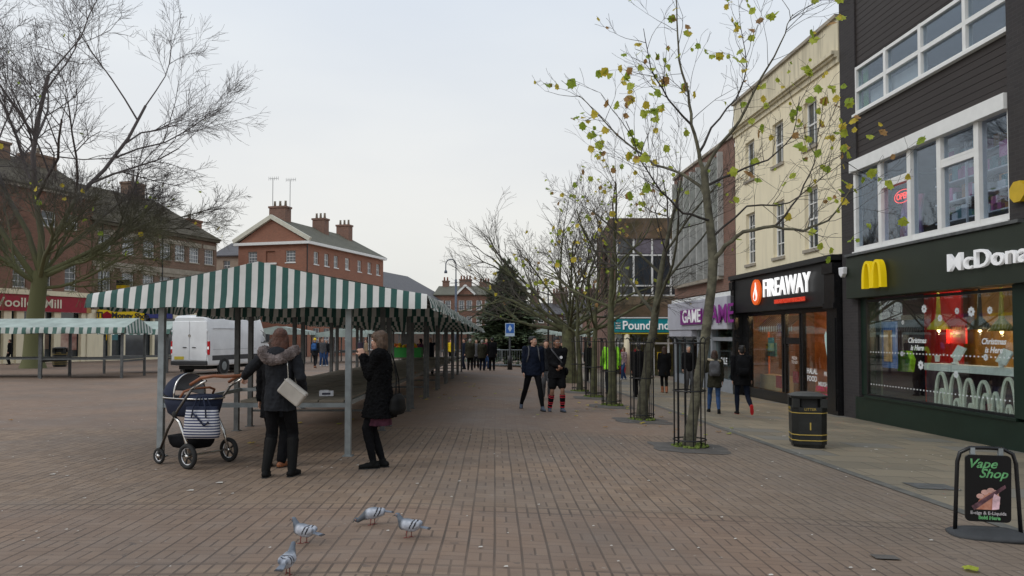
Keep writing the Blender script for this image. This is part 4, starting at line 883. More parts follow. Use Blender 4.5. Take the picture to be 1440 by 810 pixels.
chimney(B, W_ / 2 - .55, 2.2, ap - 1.1, 1.9, 1.1, 2.3, 3, 'brick_mid'); chimney(B, W_ / 2 + .55, 8.5, ap - .9, 1.5, 1.0, 1.75, 3, 'brick_mid'); chimney(B, W_ / 2 + .55, 14.0, ap - 1.1, 1.6, 1.0, 2.0, 3, 'brick_mid')
mb = MB(); mb.tube([(W_ + .08, -.08, -1), (W_ + .08, -.08, ez)], .06, 6); mb.build('downpipe', M['black_paint'], B)
for dx, h in ((-.9, 5.6), (1.15, 5.2)):
    mb = MB(); x = W_ / 2 - .55 + dx; z = ap + .9; mb.tube([(x, 2.2, z), (x, 2.2, z + h * .62)], .03, 5); zt_ = z + h * .62
    mb.tube([(x - .35, 2.0, zt_), (x + .45, 2.5, zt_ + .1)], .02, 4)
    for i in range(6): t = i / 5; cx_ = x - .35 + .8 * t; mb.tube([(cx_, 2.0 + .5 * t, zt_ - .18 + .1 * t), (cx_, 2.0 + .5 * t, zt_ + .2 + .1 * t)], .015, 4)
    a = mb.build('tv_aerial', M['galv_dark'], None, loc=B.location, rot=(0, 0, ang)); tag(a, ['television aerial left of the gabled house front chimney', 'television aerial right of the gabled house front chimney'][dx > 0], 'aerial', 'rooftop aerials')
# long dark slate roof behind
p = AT(536, 470, 95); B = thing('slate_roof_hall', 'low hall with a long plain dark slate roof beyond the gabled house', 'building', (p.x - 1, 94, 0), math.atan2(1, .26))
zq = lambda py, D: 1.55 + (470 - py) / F * D
mb = MB(); vol(mb, 30, 12, -1.6, zq(412, 95) , front=[]); mb.build('wall', M['brick_far'], B); gable_roof(B, 0, 30, 0, 12, zq(411, 95), zq(366, 95), hip1=4, m='slate')
mb = MB(); mb.box(0, -.5, zq(412, 95) - .3, 30, -.35, zq(412, 95) + .05); mb.build('gutter', M['white_paint'], B)
# far terrace with pediment
D = 118; p = AT(612, 470, D); B = thing('far_terrace', 'distant red brick terrace with a small white pediment and clustered chimneys', 'building', (p.x, D, 0), R(-4)); zf = lambda py: 1.55 + (470 - py) / F * D; sx = D / F
X = lambda px: (px - 612) * sx
ops = [(X(q) - .45, X(q) + .45, zf(436), zf(422)) for q in (620, 630, 649, 660, 674, 686)]; ops += [(X(q) - .45, X(q) + .45, zf(458), zf(444)) for q in (620, 630, 649, 660, 674, 686)]
mb = MB(); vol(mb, X(735), 10, -2, zf(414), front=ops); mb.build('wall', M['brick_red'], B)
for o in ops: win(B, o[0], o[2], .9, o[3] - o[2], 2, 2, fw=.12, gl=M['glass_mid'])
gable_roof(B, 0, X(735), 0, 10, zf(414), zf(399), m='slate_moss')
mb = MB(); mb.add([(X(643), -.35, zf(414)), (X(668), -.35, zf(414)), (X(655), -.35, zf(402))], [(0, 1, 2)]); mb.build('pediment', M['brick_red'], B)
mb = MB(); mb.bar((X(642), -.5, zf(414)), (X(655.3), -.5, zf(401)), .3, .35, up=(0, 1, 0)); mb.bar((X(669), -.5, zf(414)), (X(655), -.503, zf(401)), .3, .35, up=(0, 1, 0)); mb.build('pediment_moulding', M['white_paint'], B)
chimney(B, X(620), 5, zf(410), 1.0, 1, zf(393) - zf(410), 2, 'brick_mid', POTRED); chimney(B, X(649), 5, zf(405), 1.9, 1.2, zf(391) - zf(405), 4, 'brick_mid', POTRED); chimney(B, X(677), 5, zf(405), 1.6, 1.2, zf(395) - zf(405), 4, 'brick_mid', POTRED)
# low houses beyond, in the gap behind the trees
rr = random.Random(8)
specs = [(742, 792, 441, 424, 'brick_far', 'dull brown house far off, just right of the big conifer', 100), (790, 826, 438, 421, 'white_far', 'white fronted far house seen behind the row of caged trees', 104), (824, 872, 434, 419, 'brick_mid', 'far red brick house left of the teal-signed shop', 92), (690, 745, 452, 437, 'brick_far', 'low far house hidden behind the conifer', 130)]
mat('white_far', (.45, .43, .4), .8, .3, 1)
for i, (a, b, e_, r_, mm, lab, D) in enumerate(specs):
    zf = lambda py: 1.55 + (470 - py) / F * D; sx = D / F; p = AT(a, 470, D); B = thing('far_house', lab, 'house', (p.x, D, 0), R(rr.uniform(-3, 3)), 'houses closing the far end of the square')
    Wd = (b - a) * sx; n_ = 4; ops = []
    for q in range(n_): x = Wd * (q + .5) / n_; ops += [(x - .4, x + .4, zf(e_ + 13), zf(e_ + 5))]
    mb = MB(); vol(mb, Wd, 8, -2.2, zf(e_), front=ops); mb.build('wall', M[mm], B)
    for o in ops: win(B, o[0], o[2], .8, o[3] - o[2], 2, 2, fw=.1)
    gable_roof(B, 0, Wd, 0, 8, zf(e_), zf(r_), m='slate'); chimney(B, Wd * .2, 4, zf(r_) - .8, 1.2, .9, 2, 3, 'brick_far', POTRED); chimney(B, Wd * .85, 4, zf(r_) - .8, 1.2, .9, 2, 3, 'brick_far', POTRED)

# rainwater goods
for (D, s0, lab) in ((28.05, 7.55, 'black downpipe at the right edge of the cream building'),):
    pass
for px in (141, 226): 
    x = (LD(px) - LD(129)) * LU; mb = MB(); mb.tube([(x, -.1, shopz), (x, -.1, 10.3)], .06, 6); o = mb.build('downpipe', M['black_paint'], [q for q in bpy.data.objects if q.name == 'georgian_range'][0])
# ================================================================ MARKET STALLS
def canopy_parts(par, Lx, Ly, h_e, h_r, drop, mx_, my_, wave=.02, seed=0, frame=None, topm=None):
    """gabled fabric roof; width along x, ridge along y; gables + valances"""
    rr = random.Random(seed); a = Lx / 2
    # sloping sheets
    mb = MB(); n = 10
    def zr(x, y): return h_e + (h_r - h_e) * (1 - abs(x) / a)
    for sg in (-1, 1):
        vs = []
        for i in range(n + 1):
            for j in range(9):
                x = sg * a * i / n; y = Ly * j / 8; z = zr(x, y) - .035 * math.sin(math.pi * j / 8) * math.sin(math.pi * i / n) - .02 * math.sin(math.pi * j / 8)
                vs.append((x, y, z))
        mb.add(vs, [(i * 9 + j, i * 9 + j + 1, (i + 1) * 9 + j + 1, (i + 1) * 9 + j) for i in range(n) for j in range(8)])
    mb.build('roof_sheet', topm or my_, par, smooth=True)
    # gable ends with hanging valance
    for y, nm in ((-.004, 'gable_end'), (Ly + .004, 'gable_end')):
        mb = MB(); vs = []; N_ = 56
        for i in range(N_ + 1):
            x = -a + Lx * i / N_; zt = zr(x, 0) + .012 - .028 * math.sin(math.pi * abs(x) / a)
            sag = .02 * math.sin(i * .55) + rr.uniform(-.004, .004); out = -.05 if y < 0 else .05
            vs += [(x, y, zt), (x, y + out * .5, (h_e + min(zt, h_e + .06)) / 2 - .02), (x, y + out * (1 + .3 * math.sin(i * .9)), h_e - drop + sag * .6)]
        mb.add(vs, [f for i in range(N_) for f in ((i * 3, i * 3 + 1, i * 3 + 4, i * 3 + 3), (i * 3 + 1, i * 3 + 2, i * 3 + 5, i * 3 + 4))]); mb.build(nm, mx_, par, smooth=True)
    for sg in (-1, 1):
        mb = MB(); vs = []; N_ = 30
        for i in range(N_ + 1):
            y = Ly * i / N_; sag = .03 * math.sin(i * .7) - .05 * math.sin(math.pi * i / N_)
            vs += [(sg * a, y, h_e + .005), (sg * (a + .035 + .02 * math.sin(i * .8)), y, h_e - drop * .5 + sag * .3), (sg * (a + .05 + .035 * math.sin(i * 1.1)), y, h_e - drop + sag * .4)]
        mb.add(vs, [f for i in range(N_) for f in ((i * 3, i * 3 + 1, i * 3 + 4, i * 3 + 3), (i * 3 + 1, i * 3 + 2, i * 3 + 5, i * 3 + 4))]); mb.build('side_valance', my_, par, smooth=True)
SX = lambda D: -3.30 - .0125 * (D - 9.85)
STALLS = []
def stall(i, D, label, full=True):
    x = SX(D + 1.75); z = gz(x, D + 1.75); t = thing('market_stall', label, 'market stall', (x, D, z), R(.7), 'long row of striped market stalls')
    L_ = 3.56; canopy_parts(t, 4.42, L_, 2.17, 2.60, .17, M['stripe_x'], M['stripe_y'], seed=i)
    for sx in (-1, 1):
        for y in (.38, L_ - .28):
            mb = MB(); zb = gz(x + sx * 1.26, D + y) - z
            xx = sx * 1.26 - .15; mb.box(xx - .04, y - .04, zb, xx + .04, y + .04, 2.10 + .33 * (1 - abs(xx) / 2.21)); mb.box(xx - .07, y - .07, zb, xx + .07, y + .07, zb + .012)
            mb.build('post', M['galv'] if (i == 0 and y < 1) else M['galv_dark'], t, bevel=.004)
    for y in (.38, L_ - .28):
        mb = MB(); mb.bar((-2.16, y, 2.14), (2.16, y, 2.14), .05, .05); mb.bar((-2.15, y, 2.15), (0, y, 2.55), .04, .04); mb.bar((2.15, y, 2.15), (0, y, 2.55), .04, .04); mb.build('roof_truss', M['galv_dark'], t)
    mb = MB()
    for sx in (-1, 1): mb.bar((sx * 2.16, .03, 2.135), (sx * 2.16, L_ - .03, 2.135), .04, .05)
    mb.bar((0, .03, 2.54), (0, L_ - .03, 2.54), .04, .05); mb.build('purlins', M['galv_dark'], t)
    mb = MB()
    for y in (.38, L_ - .28): mb.bar((-1.37, y, .70), (1.07, y, .70), .05, .06); mb.bar((-1.37, y, .30), (1.07, y, .30), .035, .035) if i else None
    for sx in (-1, 1): mb.bar((sx * 1.2 - .15, .42, .7), (sx * 1.2 - .15, L_ - .3, .7), .05, .06)
    mb.build('table_rails', M['galv'] if i == 0 else M['galv_dark'], t)
    x0 = -1.2 if full else -.35
    for k in range(4):
        w_ = (1.06 - x0) / 4; mb = MB(); mb.box(x0 + k * w_ + .01, .36, .735, x0 + (k + 1) * w_ - .01, L_ - .2, .765); mb.build('table_board', M['board'], t)
    STALLS.append(t); return t
labs = ['green and white striped market stall nearest the camera, pushchair parked at its corner post', 'second stall of the long striped row, behind the woman in black', 'third stall back in the long striped row, bare table boards', 'fourth stall back in the long striped row', 'fifth stall back in the long striped row', 'sixth stall back in the long striped row, traders standing beyond it', 'seventh stall back in the long striped row', 'farthest stall of the long striped row, nearest the conifer']
for i in range(8): stall(i, 9.85 + 3.6 * i, labs[i], full=i > 0)
# small white box of wipes on the first table
def on_stall(px, py, zt): 
    d = ray(px, py); t = (zt - EYE.z) / d.z; return EYE + d * t
p = on_stall(459, 556, .67); b_ = STALLS[0]
mb = MB(); mb.box(-.1, -.06, 0, .1, .06, .075); mb.box(-.09, -.05, .0755, .03, .05, .085); bx = mb.build('cardboard_box', mat('box_white', (.6, .6, .62), .7, .25, 25), None, bevel=.004, loc=(p.x, p.y, b_.location.z + .767), rot=(0, 0, .2)); tag(bx, 'small white printed box on the first stall table, between the two women', 'box')
mb = MB(); mb.box(-.06, -.0615, .02, .06, -.0605, .05); mb.build('print', M['goods_dark'], bx)

# ---- distant stalls on the left
def far_stall(px, py, Lx, Ly, rot, label, h=2.15, rise=.35, table=True, pale=False, D=None, back=False):
    p = G(px, py) if D is None else ground(AT(px, 470, D).x, D); t = thing('market_stall', label, 'market stall', p, rot, 'striped market stalls on the far left')
    mx_, my_ = (M['stripe_far'], M['stripe_fary']) if not pale else (M['canopy_pale'], M['canopy_pale'])
    canopy_parts(t, Lx, Ly, h, h + rise, .24, mx_, my_, topm=M['canopy_pale'], seed=int(px))
    a = Lx / 2 - .25
    for sx in (-a, a):
        for y in (.2, Ly - .2): mb = MB(); mb.box(sx - .045, y - .045, -.05, sx + .045, y + .045, h + .02); mb.build('post', M['galv_dark'], t)
    if table:
        mb = MB(); mb.box(-a, .15, .8, a, Ly - .15, .85); mb.build('table_board', M['galv_dark'], t)
        mb = MB()
        for y in (.2, Ly - .2): mb.bar((-a, y, .74), (a, y, .74), .05, .08)
        mb.build('table_rails', M['galv_dark'], t)
    return t
for (x0, y0, wid, ln, rz, lab) in ((-25.2, 34.4, 3.0, 5.3, -86, 'striped stall at the far left edge under the big bare tree'), (-19.85, 34.0, 3.0, 3.6, -84, 'second striped stall from the left edge, steel table in front of the wool shop'), (-19.9, 38.6, 2.6, 3.3, -84, 'small striped stall between the big tree trunk and the white van')):
    far_stall(68, 531, wid, ln, R(rz), lab, rise=.42).location = (x0, y0 - wid / 2, gz(x0, y0))
far_stall(0, 0, 4.2, 3, R(5), 'left pale green canopy beyond the van, seen under the front stall roof', pale=True, table=False, D=52, h=2.25).location = ground(-16.2, 52)
far_stall(0, 0, 4.0, 3, R(5), 'right pale green canopy beyond the van, seen beside the woman with the fur hood', pale=True, table=False, D=55, h=2.1).location = ground(-15.2 + 2.6, 55)
for k, (px, D, lab) in enumerate(((490, 56, 'pale canopied stall with fruit seen behind the woman in black'), (540, 56, 'pale canopied stall behind the green crate of fruit'), (585, 57, 'pale canopied stall behind the two traders'), (640, 58, 'pale canopied stall left of the conifer'), (677, 59, 'pale canopied stall just left of the conifer base'))):
    q = ground(AT(px, 470, D).x, D); far_stall(0, 0, 2.7, 3, R(1), lab, pale=True, D=D, h=2.35, rise=.35).location = q
for k, (px, D) in enumerate(((764, 62), (806, 60), (846, 58))):
    q = ground(AT(px, 470, D).x, D); far_stall(0, 0, 2.4, 3, R(1), ['white canopied stall seen between the two youths and the conifer', 'white canopied stall behind the caged tree row, left of the green jacket', 'white canopied stall behind the person in the green jacket'][k], pale=True, D=D, h=2.5, rise=.25).location = q
# produce on the stall in the middle distance
p = ground(AT(568, 470, 31).x, 31)
t = thing('produce_crate', 'green crate heaped with yellow fruit on a trestle behind the stall posts', 'crate', (p.x, 33, gz(p.x, 33) + .86)); mb = MB(); mb.box(-.9, -.4, 0, .5, .4, .42); mb.build('crate', mat('crate_green', (.03, .28, .05), .6, .15, 5), t)
for k, mm in enumerate(('shop_yellow', 'pizza_orange')):
    mb = MB(); rr = random.Random(k)
    for _ in range(26): mb.ell((rr.uniform(-.8, .4), rr.uniform(-.3, .3), .43 + rr.uniform(0, .12)), (.07, .07, .07), 6)
    o = mb.build('fruit', M[mm], t, smooth=True); o['kind'] = 'stuff'
t2 = thing('trestle_table', 'low trestle table holding the green crate of fruit', 'table', (p.x, 33, gz(p.x, 33))); mb = MB(); mb.box(-1.1, -.5, .8, 1.6, .5, .855); mb.build('table_top', M['board'], t2)
for a, b in ((-1, -.4), (1.5, -.4), (-1, .4), (1.5, .4)): mb = MB(); mb.box(a - .03, b - .03, 0, a + .03, b + .03, .8); mb.build('leg', M['galv_dark'], t2)

# ================================================================ VAN
def van():
    # local: front of van = +x, left side = +y ; rear at x=0
    p = G(240, 521); t = thing('parked_van', 'white high-roof panel van with closed rear doors parked behind the front stall', 'van', (-15.03, 35.2, gz(-15, 35)), R(78)); t.scale = (1, 1, 1.05)
    L_, Wd, H_ = 6.3, 1.95, 2.66; hw = Wd / 2
    mats = [mat('van_white', (.78, .79, .80), .35, .09, 1.6, coat=.3), mat('van_trim', (.05, .05, .052), .6, .1, 5), M['glass_dark']]
    # cross sections along x : (x, half width bottom, half width top, z bottom, z top)
    secs = [(0, .93, .80, .42, 2.50), (.06, .97, .86, .40, 2.60), (.5, .985, .88, .38, 2.66), (4.2, .985, .88, .38, 2.66), (4.75, .98, .84, .38, 2.58), (5.15, .97, .78, .40, 2.1), (5.55, .95, .78, .42, 1.42), (6.1, .90, .76, .45, 1.15), (6.3, .80, .7, .5, .9)]
    mb = MB(); vs = []; n = 12
    for (x, wb, wt, zb, zt) in secs:
        prof = [(wb * .96, zb), (wb, zb + .12), (wb, zb + (zt - zb) * .42), (wb * .985, zb + (zt - zb) * .6), (wt * 1.03, zt - .25), (wt * .97, zt - .07), (wt * .85, zt)]
        ring = prof + [(-a, b) for a, b in prof[::-1]]; vs += [(x, a, b) for a, b in ring]
    n = 14; fs = []
    for i in range(len(secs) - 1):
        for k in range(n): fs.append((i * n + k, i * n + (k + 1) % n, (i + 1) * n + (k + 1) % n, (i + 1) * n + k))
    fs.append(tuple(range(n))); fs.append(tuple((len(secs) - 1) * n + k for k in range(n))[::-1]); mb.add(vs, fs); body = mb.build('body', mats, t, bevel=.025)
    for p_ in body.data.polygons: p_.use_smooth = True
    for sy in (-1, 1):
        mb = MB(); y0, y1 = (.02, .90) if sy > 0 else (-.90, -.02)
        mb.box(-.035, y0, .62, -.002, y1, 2.36); d = mb.build('rear_door', mats[0], t, bevel=.015)
        q = MB(); ya = .15 * sy; q.box(-.06, min(ya, ya + .18 * sy), 1.18, -.036, max(ya, ya + .18 * sy), 1.22); q.build('door_handle', mats[1], d)
        q = MB(); q.box(-.05, sy * .905 - .03, 1.9, .03, sy * .905 + .04, 1.98); q.build('hinge', mats[0], d)
        q = MB(); q.box(-.05, sy * .905 - .03, .85, .03, sy * .905 + .04, .93); q.build('hinge', mats[0], d)
        q = MB(); q.box(-.02, sy * .955 - .055, .88, .08, sy * .955 + .04, 1.48); tl = q.build('tail_light', mat('tail_red', (.5, .01, .015), .2, .05, 5), t, bevel=.01)
        q = MB(); q.box(-.024, sy * .955 - .05, 1.12, -.018, sy * .955 + .035, 1.24); q.build('reverse_lens', M['sign_white'], tl)
        q = MB(); q.box(.3, sy * .975 - .02, .62, 5.2, sy * .975 + .025, .84); q.build('side_moulding', mats[1], t, bevel=.01)
        for a, b, z in ((.35, 2.3, 2.05), (.35, 4.1, 1.1)): q = MB(); q.box(a, sy * .97 - .02, z, b, sy * .97 + .012, z + .012); q.build('panel_seam', mat('seam', (.3, .3, .31), .6, 0), t)
        for x in (1.25, 4.95):
            q = MB(); q.tube([(x, sy * .80, .35), (x, sy * 1.0, .35)], [.35, .35], 24); w_ = thing('wheel', '', '', (0, 0, 0)); bpy.data.objects.remove(w_)
            w_ = q.build('wheel', M['rubber'], t, smooth=False, bevel=.02); q = MB(); q.tube([(x, sy * .99, .35), (x, sy * 1.006, .35)], [.21, .19], 16); q.build('hub_cap', M['galv'], w_)
            q = MB(); q.tube([(x, sy * .88, .37), (x, sy * .992, .37)], .43, 24); q.build('wheel_arch', mats[1], t)
        q = MB(); q.add([(4.55, sy * .975, 1.35), (5.35, sy * .965, 1.35), (5.1, sy * .9, 1.85), (4.55, sy * .93, 2.0), (4.55, sy * .985, 1.35), (5.35, sy * .975, 1.35), (5.1, sy * .91, 1.85), (4.55, sy * .94, 2.0)], [(4, 5, 6, 7), (0, 3, 2, 1), (0, 1, 5, 4), (1, 2, 6, 5), (2, 3, 7, 6), (3, 0, 4, 7)]); q.build('side_window', mats[2], t)
        q = MB(); q.box(4.95, min(sy * 1.0, sy * 1.2), 1.4, 5.05, max(sy * 1.0, sy * 1.2), 1.8); q.build('wing_mirror', mats[1], t, bevel=.02)
    mb = MB(); mb.add([(5.18, -.72, 2.02), (5.18, .72, 2.02), (5.6, .76, 1.45), (5.6, -.76, 1.45)], [(0, 1, 2, 3)]); mb.build('windscreen', mats[2], t)
    mb = MB(); mb.box(-.12, -.93, .42, .05, .93, .6); mb.build('rear_bumper', mats[1], t, bevel=.03)
    mb = MB(); mb.box(-.05, .28, .66, -.036, .78, .80); pl = mb.build('number_plate', mat('plate_yellow', (.6, .48, .05), .5, .1, 8), t); 
    mb = MB(); mb.tube([(-.045, 0, 1.72), (-.036, 0, 1.72)], .07, 16); mb.build('round_badge', M['chrome'], t)
    mb = MB(); mb.box(.2, -.7, .22, 5.4, .7, .42); mb.build('underbody', M['rubber'], t)
    return t
van()

# ================================================================ LITTER BINS, BOARD, SIGNS, LAMP
def bin_(loc, rz, label, s=1.0, group=None):
    t = thing('litter_bin', label, 'litter bin', loc, rz, group); t.scale = (s, s, s)
    gold = mat('bin_gold', (.45, .32, .07), .5, .1, 6); blk = mat('bin_black', (.016, .017, .016), .4, .35, 5, bump=.1)
    def octo(h, r, z0, z1, cut=.16):
        q = r - cut; P = [(-q, -r), (q, -r), (r, -q), (r, q), (q, r), (-q, r), (-r, q), (-r, -q)]; return P
    def ring(mb, r0, z0, r1, z1, cut=.1, capb=True):
        A = octo(0, r0, 0, 0, cut); Bq = octo(0, r1, 0, 0, cut); mb.add([(a, b, z0) for a, b in A] + [(a, b, z1) for a, b in Bq], [(i, (i + 1) % 8, 8 + (i + 1) % 8, 8 + i) for i in range(8)] + [tuple(range(7, -1, -1)), tuple(range(8, 16))])
    mb = MB(); ring(mb, .235, 0, .245, .06); ring(mb, .265, .06, .27, .60); mb.build('body', blk, t, bevel=.006)
    # hood with four real apertures
    mb = MB(); ring(mb, .275, .60, .275, .66)
    for a, b in ((-1, -1), (1, -1), (1, 1), (-1, 1)): mb.box(a * .275 if a > 0 else -.275, (b * .275 if b > 0 else -.275), .66, a * .275 - a * .11 if a > 0 else -.165, b * .275 - b * .11 if b > 0 else -.165, .80) if False else mb.bar((a * .21, b * .21, .655), (a * .21, b * .21, .80), .11, .11, up=(0, 1, 0))
    ring(mb, .275, .80, .285, .845); mb.build('hood', blk, t, bevel=.004)
    mb = MB(); ring(mb, .29, .845, .17, .89, .11); mb.build('lid', mat('bin_lid', (.06, .062, .058), .6, .25, 7), t, bevel=.004)
    mb = MB(); ring(mb, .2, .64, .2, .81, .08); mb.build('liner', M['rubber'], t)
    for z in (.565, .215, .125):
        mb = MB(); ring(mb, .2745, z, .2745, z + .013); mb.build('gold_band', gold, t)
    for a in range(4):
        o = text('LITTER', 'lettering', gold, .06, t, Matrix.Rotation(a * math.pi / 2, 4, 'Z') @ Vector((0, -.279, .63)), (R(90), 0, a * math.pi / 2), ext=.002)
    mb = MB(); mb.box(-.01, -.276, .3, .01, -.2705, .42); mb.build('emblem', gold, t)
    return t
p = G(1136, 628); bin_(p, R(-12), 'black octagonal litter bin with gold bands on the paving before the pizza shop', 1.06)
p = ground(AT(85, 470, 46).x, 46); bin_(p, R(20), 'dark litter bin beside the trunk of the big left tree', 1.35)
def swing_board():
    p = G(1389, 755); t = thing('pavement_sign', 'black swinging vape shop pavement board on a rubber base', 'sign board', p, R(-14)); t.scale = (.96, .96, .94); k = 1.0
    blk = M['black_gloss']; H_ = .86; hw = .26
    pts = [(-hw - .02, 0, .05), (-hw - .005, 0, .4), (-hw + .01, 0, H_ - .14), (-hw + .035, 0, H_ - .05), (-hw + .12, 0, H_), (0, 0, H_ + .004), (hw - .12, 0, H_), (hw - .035, 0, H_ - .05), (hw - .01, 0, H_ - .14), (hw + .005, 0, .4), (hw + .02, 0, .05)]
    mb = MB(); mb.tube(pts, .019, 10); mb.build('frame', blk, t, smooth=True)
    mb = MB(); mb.loft([(0, 0, 0, .34, .22), (0, 0, .03, .345, .225), (0, 0, .055, .31, .17), (0, .02, .085, .2, .06), (0, .02, .09, .1, .03)], 32, power=.6); mb.build('base', mat('rubber_grey', (.045, .047, .05), .75, .15, 8), t, smooth=True)
    mb = MB(); w_, z0, z1, r = .195, .15, .80, .04; P = []
    for cx, cz, a0 in ((w_ - r, z0 + r, -90), (w_ - r, z1 - r, 0), (-w_ + r, z1 - r, 90), (-w_ + r, z0 + r, 180)):
        for q in range(5): a = R(a0 + q * 22.5); P.append((cx + r * math.cos(a), cz + r * math.sin(a)))
    mb.prism(P, -.012, .012); pn = mb.build('panel', mat('panel_black', (.008, .008, .009), .3, .1, 4), t); pn.rotation_euler = (R(3), 0, 0)
    gr_ = mat('vape_green', (.12, .34, .14), .5, .35, 18, emit=(.1, .5, .15), estr=.02)
    text('Vape', 'lettering', gr_, .125, pn, (-.055, -.014, .715), ext=.001, shear=.35, off=.002); text('Shop', 'lettering', gr_, .12, pn, (.04, -.014, .62), ext=.001, shear=.35, off=.002)
    text('E-cigs & E-Liquids', 'lettering', mat('vape_grey', (.45, .42, .43), .5, .1, 10), .043, pn, (0, -.014, .235), ext=.001, off=.001)
    text('Sold Here', 'lettering', gr_, .045, pn, (.01, -.014, .19), ext=.001, off=.003)
    # picture of a hand holding a pen-shaped vaporiser
    mb = MB(); mb.prism([(-.12, .27), (.06, .27), (.1, .33), (.09, .42), (.04, .47), (.0, .46), (-.03, .42), (-.08, .36)], -.0145, -.0125); mb.build('hand_print', mat('print_orange', (.55, .12, .05), .5, .4, 14, var2=(.65, .35, .25)), pn)
    for i, (a, b) in enumerate(((-.07, .4), (-.03, .44), (.02, .46), (.06, .44))):
        mb = MB(); mb.prism([(a + .032 * math.cos(2 * math.pi * q / 12), b + .025 * math.sin(2 * math.pi * q / 12)) for q in range(12)], -.0155, -.0145); mb.build('finger_print', mat('print_pink', (.6, .35, .3), .5, .2, 14), pn)
    mb = MB(); mb.prism([(-.145, .30), (-.12, .26), (.15, .49), (.14, .52)], -.0175, -.0158); mb.build('pen_print', mat('print_dark', (.06, .03, .04), .3, .3, 20, var2=(.2, .1, .12)), pn)
    mb = MB(); mb.prism([(.03, .27), (.09, .28), (.1, .40), (.05, .43), (.035, .38)], -.0185, -.0176); mb.build('flame_print', mat('print_light', (.75, .5, .55), .5, .3, 20), pn)
    for sx in (-.12, .12): mb = MB(); mb.box(sx - .02, -.02, .775, sx + .02, .02, .865); mb.build('hanger', M['galv'], t)
swing_board()
# lamp post with curved arm
p = ground(AT(641, 470, 62).x, 62); zt = 1.55 + (470 - 364) / F * 62
t = thing('street_lamp', 'grey lamp post with a crook-shaped arm rising beyond the stalls', 'street lamp', p); z = zt - p.z
mb = MB(); mb.tube([(0, 0, 0), (0, 0, 1.2), (0, 0, z * .8)], [.13, .12, .09], 10); mb.build('post', mat('lamp_grey', (.09, .11, .15), .5, .15, 5), t, smooth=True)
mb = MB(); mb.tube([(0, 0, z * .8 - .02)] + [(-.42 + .42 * math.cos(a), 0, z - .42 + .42 * math.sin(a)) for a in [math.pi * k / 10 for k in range(11)]] + [(-.84, 0, z - .9)], .045, 8); mb.build('arm', M['lamp_grey'], t, smooth=True)
mb = MB(); mb.loft([(-.84, 0, z - 1.15, .13, .13), (-.84, 0, z - .98, .12, .12), (-.84, 0, z - .88, .05, .05)], 12); mb.build('lamp_head', M['lamp_grey'], t, smooth=True)
# blue sign post
p = G(717, 520); t = thing('sign_post', 'black bollard-based post carrying a blue and white square parking sign', 'sign', p, R(2))
px1 = F / p.y
zz = lambda py: EYE.z + (470 - py) / F * p.y - p.z
mb = MB(); mb.tube([(0, 0, 0), (0, 0, .75), (0, 0, .8), (0, 0, zz(452))], [.14, .13, .06, .05], 10); mb.build('post', M['black_paint'], t, smooth=True)
mb = MB(); mb.box(-.26, -.09, zz(472.5), .26, -.06, zz(454)); sg = mb.build('sign_plate', mat('sign_pale', (.5, .62, .75), .4, .05, 5), t)
mb = MB(); mb.box(-.22, -.1, zz(468), .22, -.091, zz(455)); mb.build('blue_field', mat('sign_blue', (.03, .13, .45), .4, .05, 5), sg)
mb = MB(); a = (zz(455) + zz(468)) / 2; mb.prism([(-.12, a), (0, a + .2), (.12, a), (0, a - .2)], -.108, -.101); mb.build('arrow_mark', M['sign_pale'], sg)
# tall thin camera/lamp column further right
for px, py, D, lab in ((771, 405, 60, 'thin dark column behind the two youths'),):
    p = ground(AT(px, 470, D).x, D); t = thing('lamp_column', lab, 'street lamp', p); h = 1.55 + (470 - py) / F * D - p.z
    mb = MB(); mb.tube([(0, 0, 0), (0, 0, h)], [.09, .05], 8); mb.build('post', M['black_paint'], t, smooth=True); mb = MB(); mb.box(-.35, -.08, h, .35, .08, h + .08); mb.build('lamp_head', M['black_paint'], t)
# crowd barriers round the conifer
def barrier():
    t = thing('crowd_barrier', 'steel crowd barrier', 'barrier', (0, 0, 0), 0, 'steel crowd barriers round the conifer')
    mb = MB(); Wd, H_ = 2.2, 1.05; mb.tube([(-Wd / 2, 0, .15), (-Wd / 2, 0, H_ - .12), (-Wd / 2 + .12, 0, H_), (Wd / 2 - .12, 0, H_), (Wd / 2, 0, H_ - .12), (Wd / 2, 0, .15), (Wd / 2 - .01, 0, .13), (-Wd / 2 + .01, 0, .13)], .022, 6); mb.build('frame', M['galv'], t)
    for i in range(14): x = -Wd / 2 + Wd * (i + 1) / 15; mb = MB(); mb.tube([(x, 0, .14), (x, 0, H_ - .01)], .009, 4); mb.build('bar', M['galv'], t)
    for sx in (-1, 1): mb = MB(); mb.tube([(sx * Wd * .42, -.28, .01), (sx * Wd * .42, -.05, .14), (sx * Wd * .42, .05, .14), (sx * Wd * .42, .28, .01)], .018, 6); mb.build('foot', M['galv'], t)
    return t
b0 = barrier(); first = True
for px, D, a, lab in ((681, 47, 4, 'crowd barrier behind the backs of the group'), (712, 46.2, 0, 'crowd barrier left of the blue sign post'), (762, 46.4, -6, 'crowd barrier behind the two youths'), (812, 48, 3, 'crowd barrier behind the caged tree row')):
    q = ground(AT(px, 470, D).x, D)
    if first: b0.location = q; b0.rotation_euler = (0, 0, R(a)); b0['label'] = lab; first = False
    else: dup(b0, q, R(a), lab)

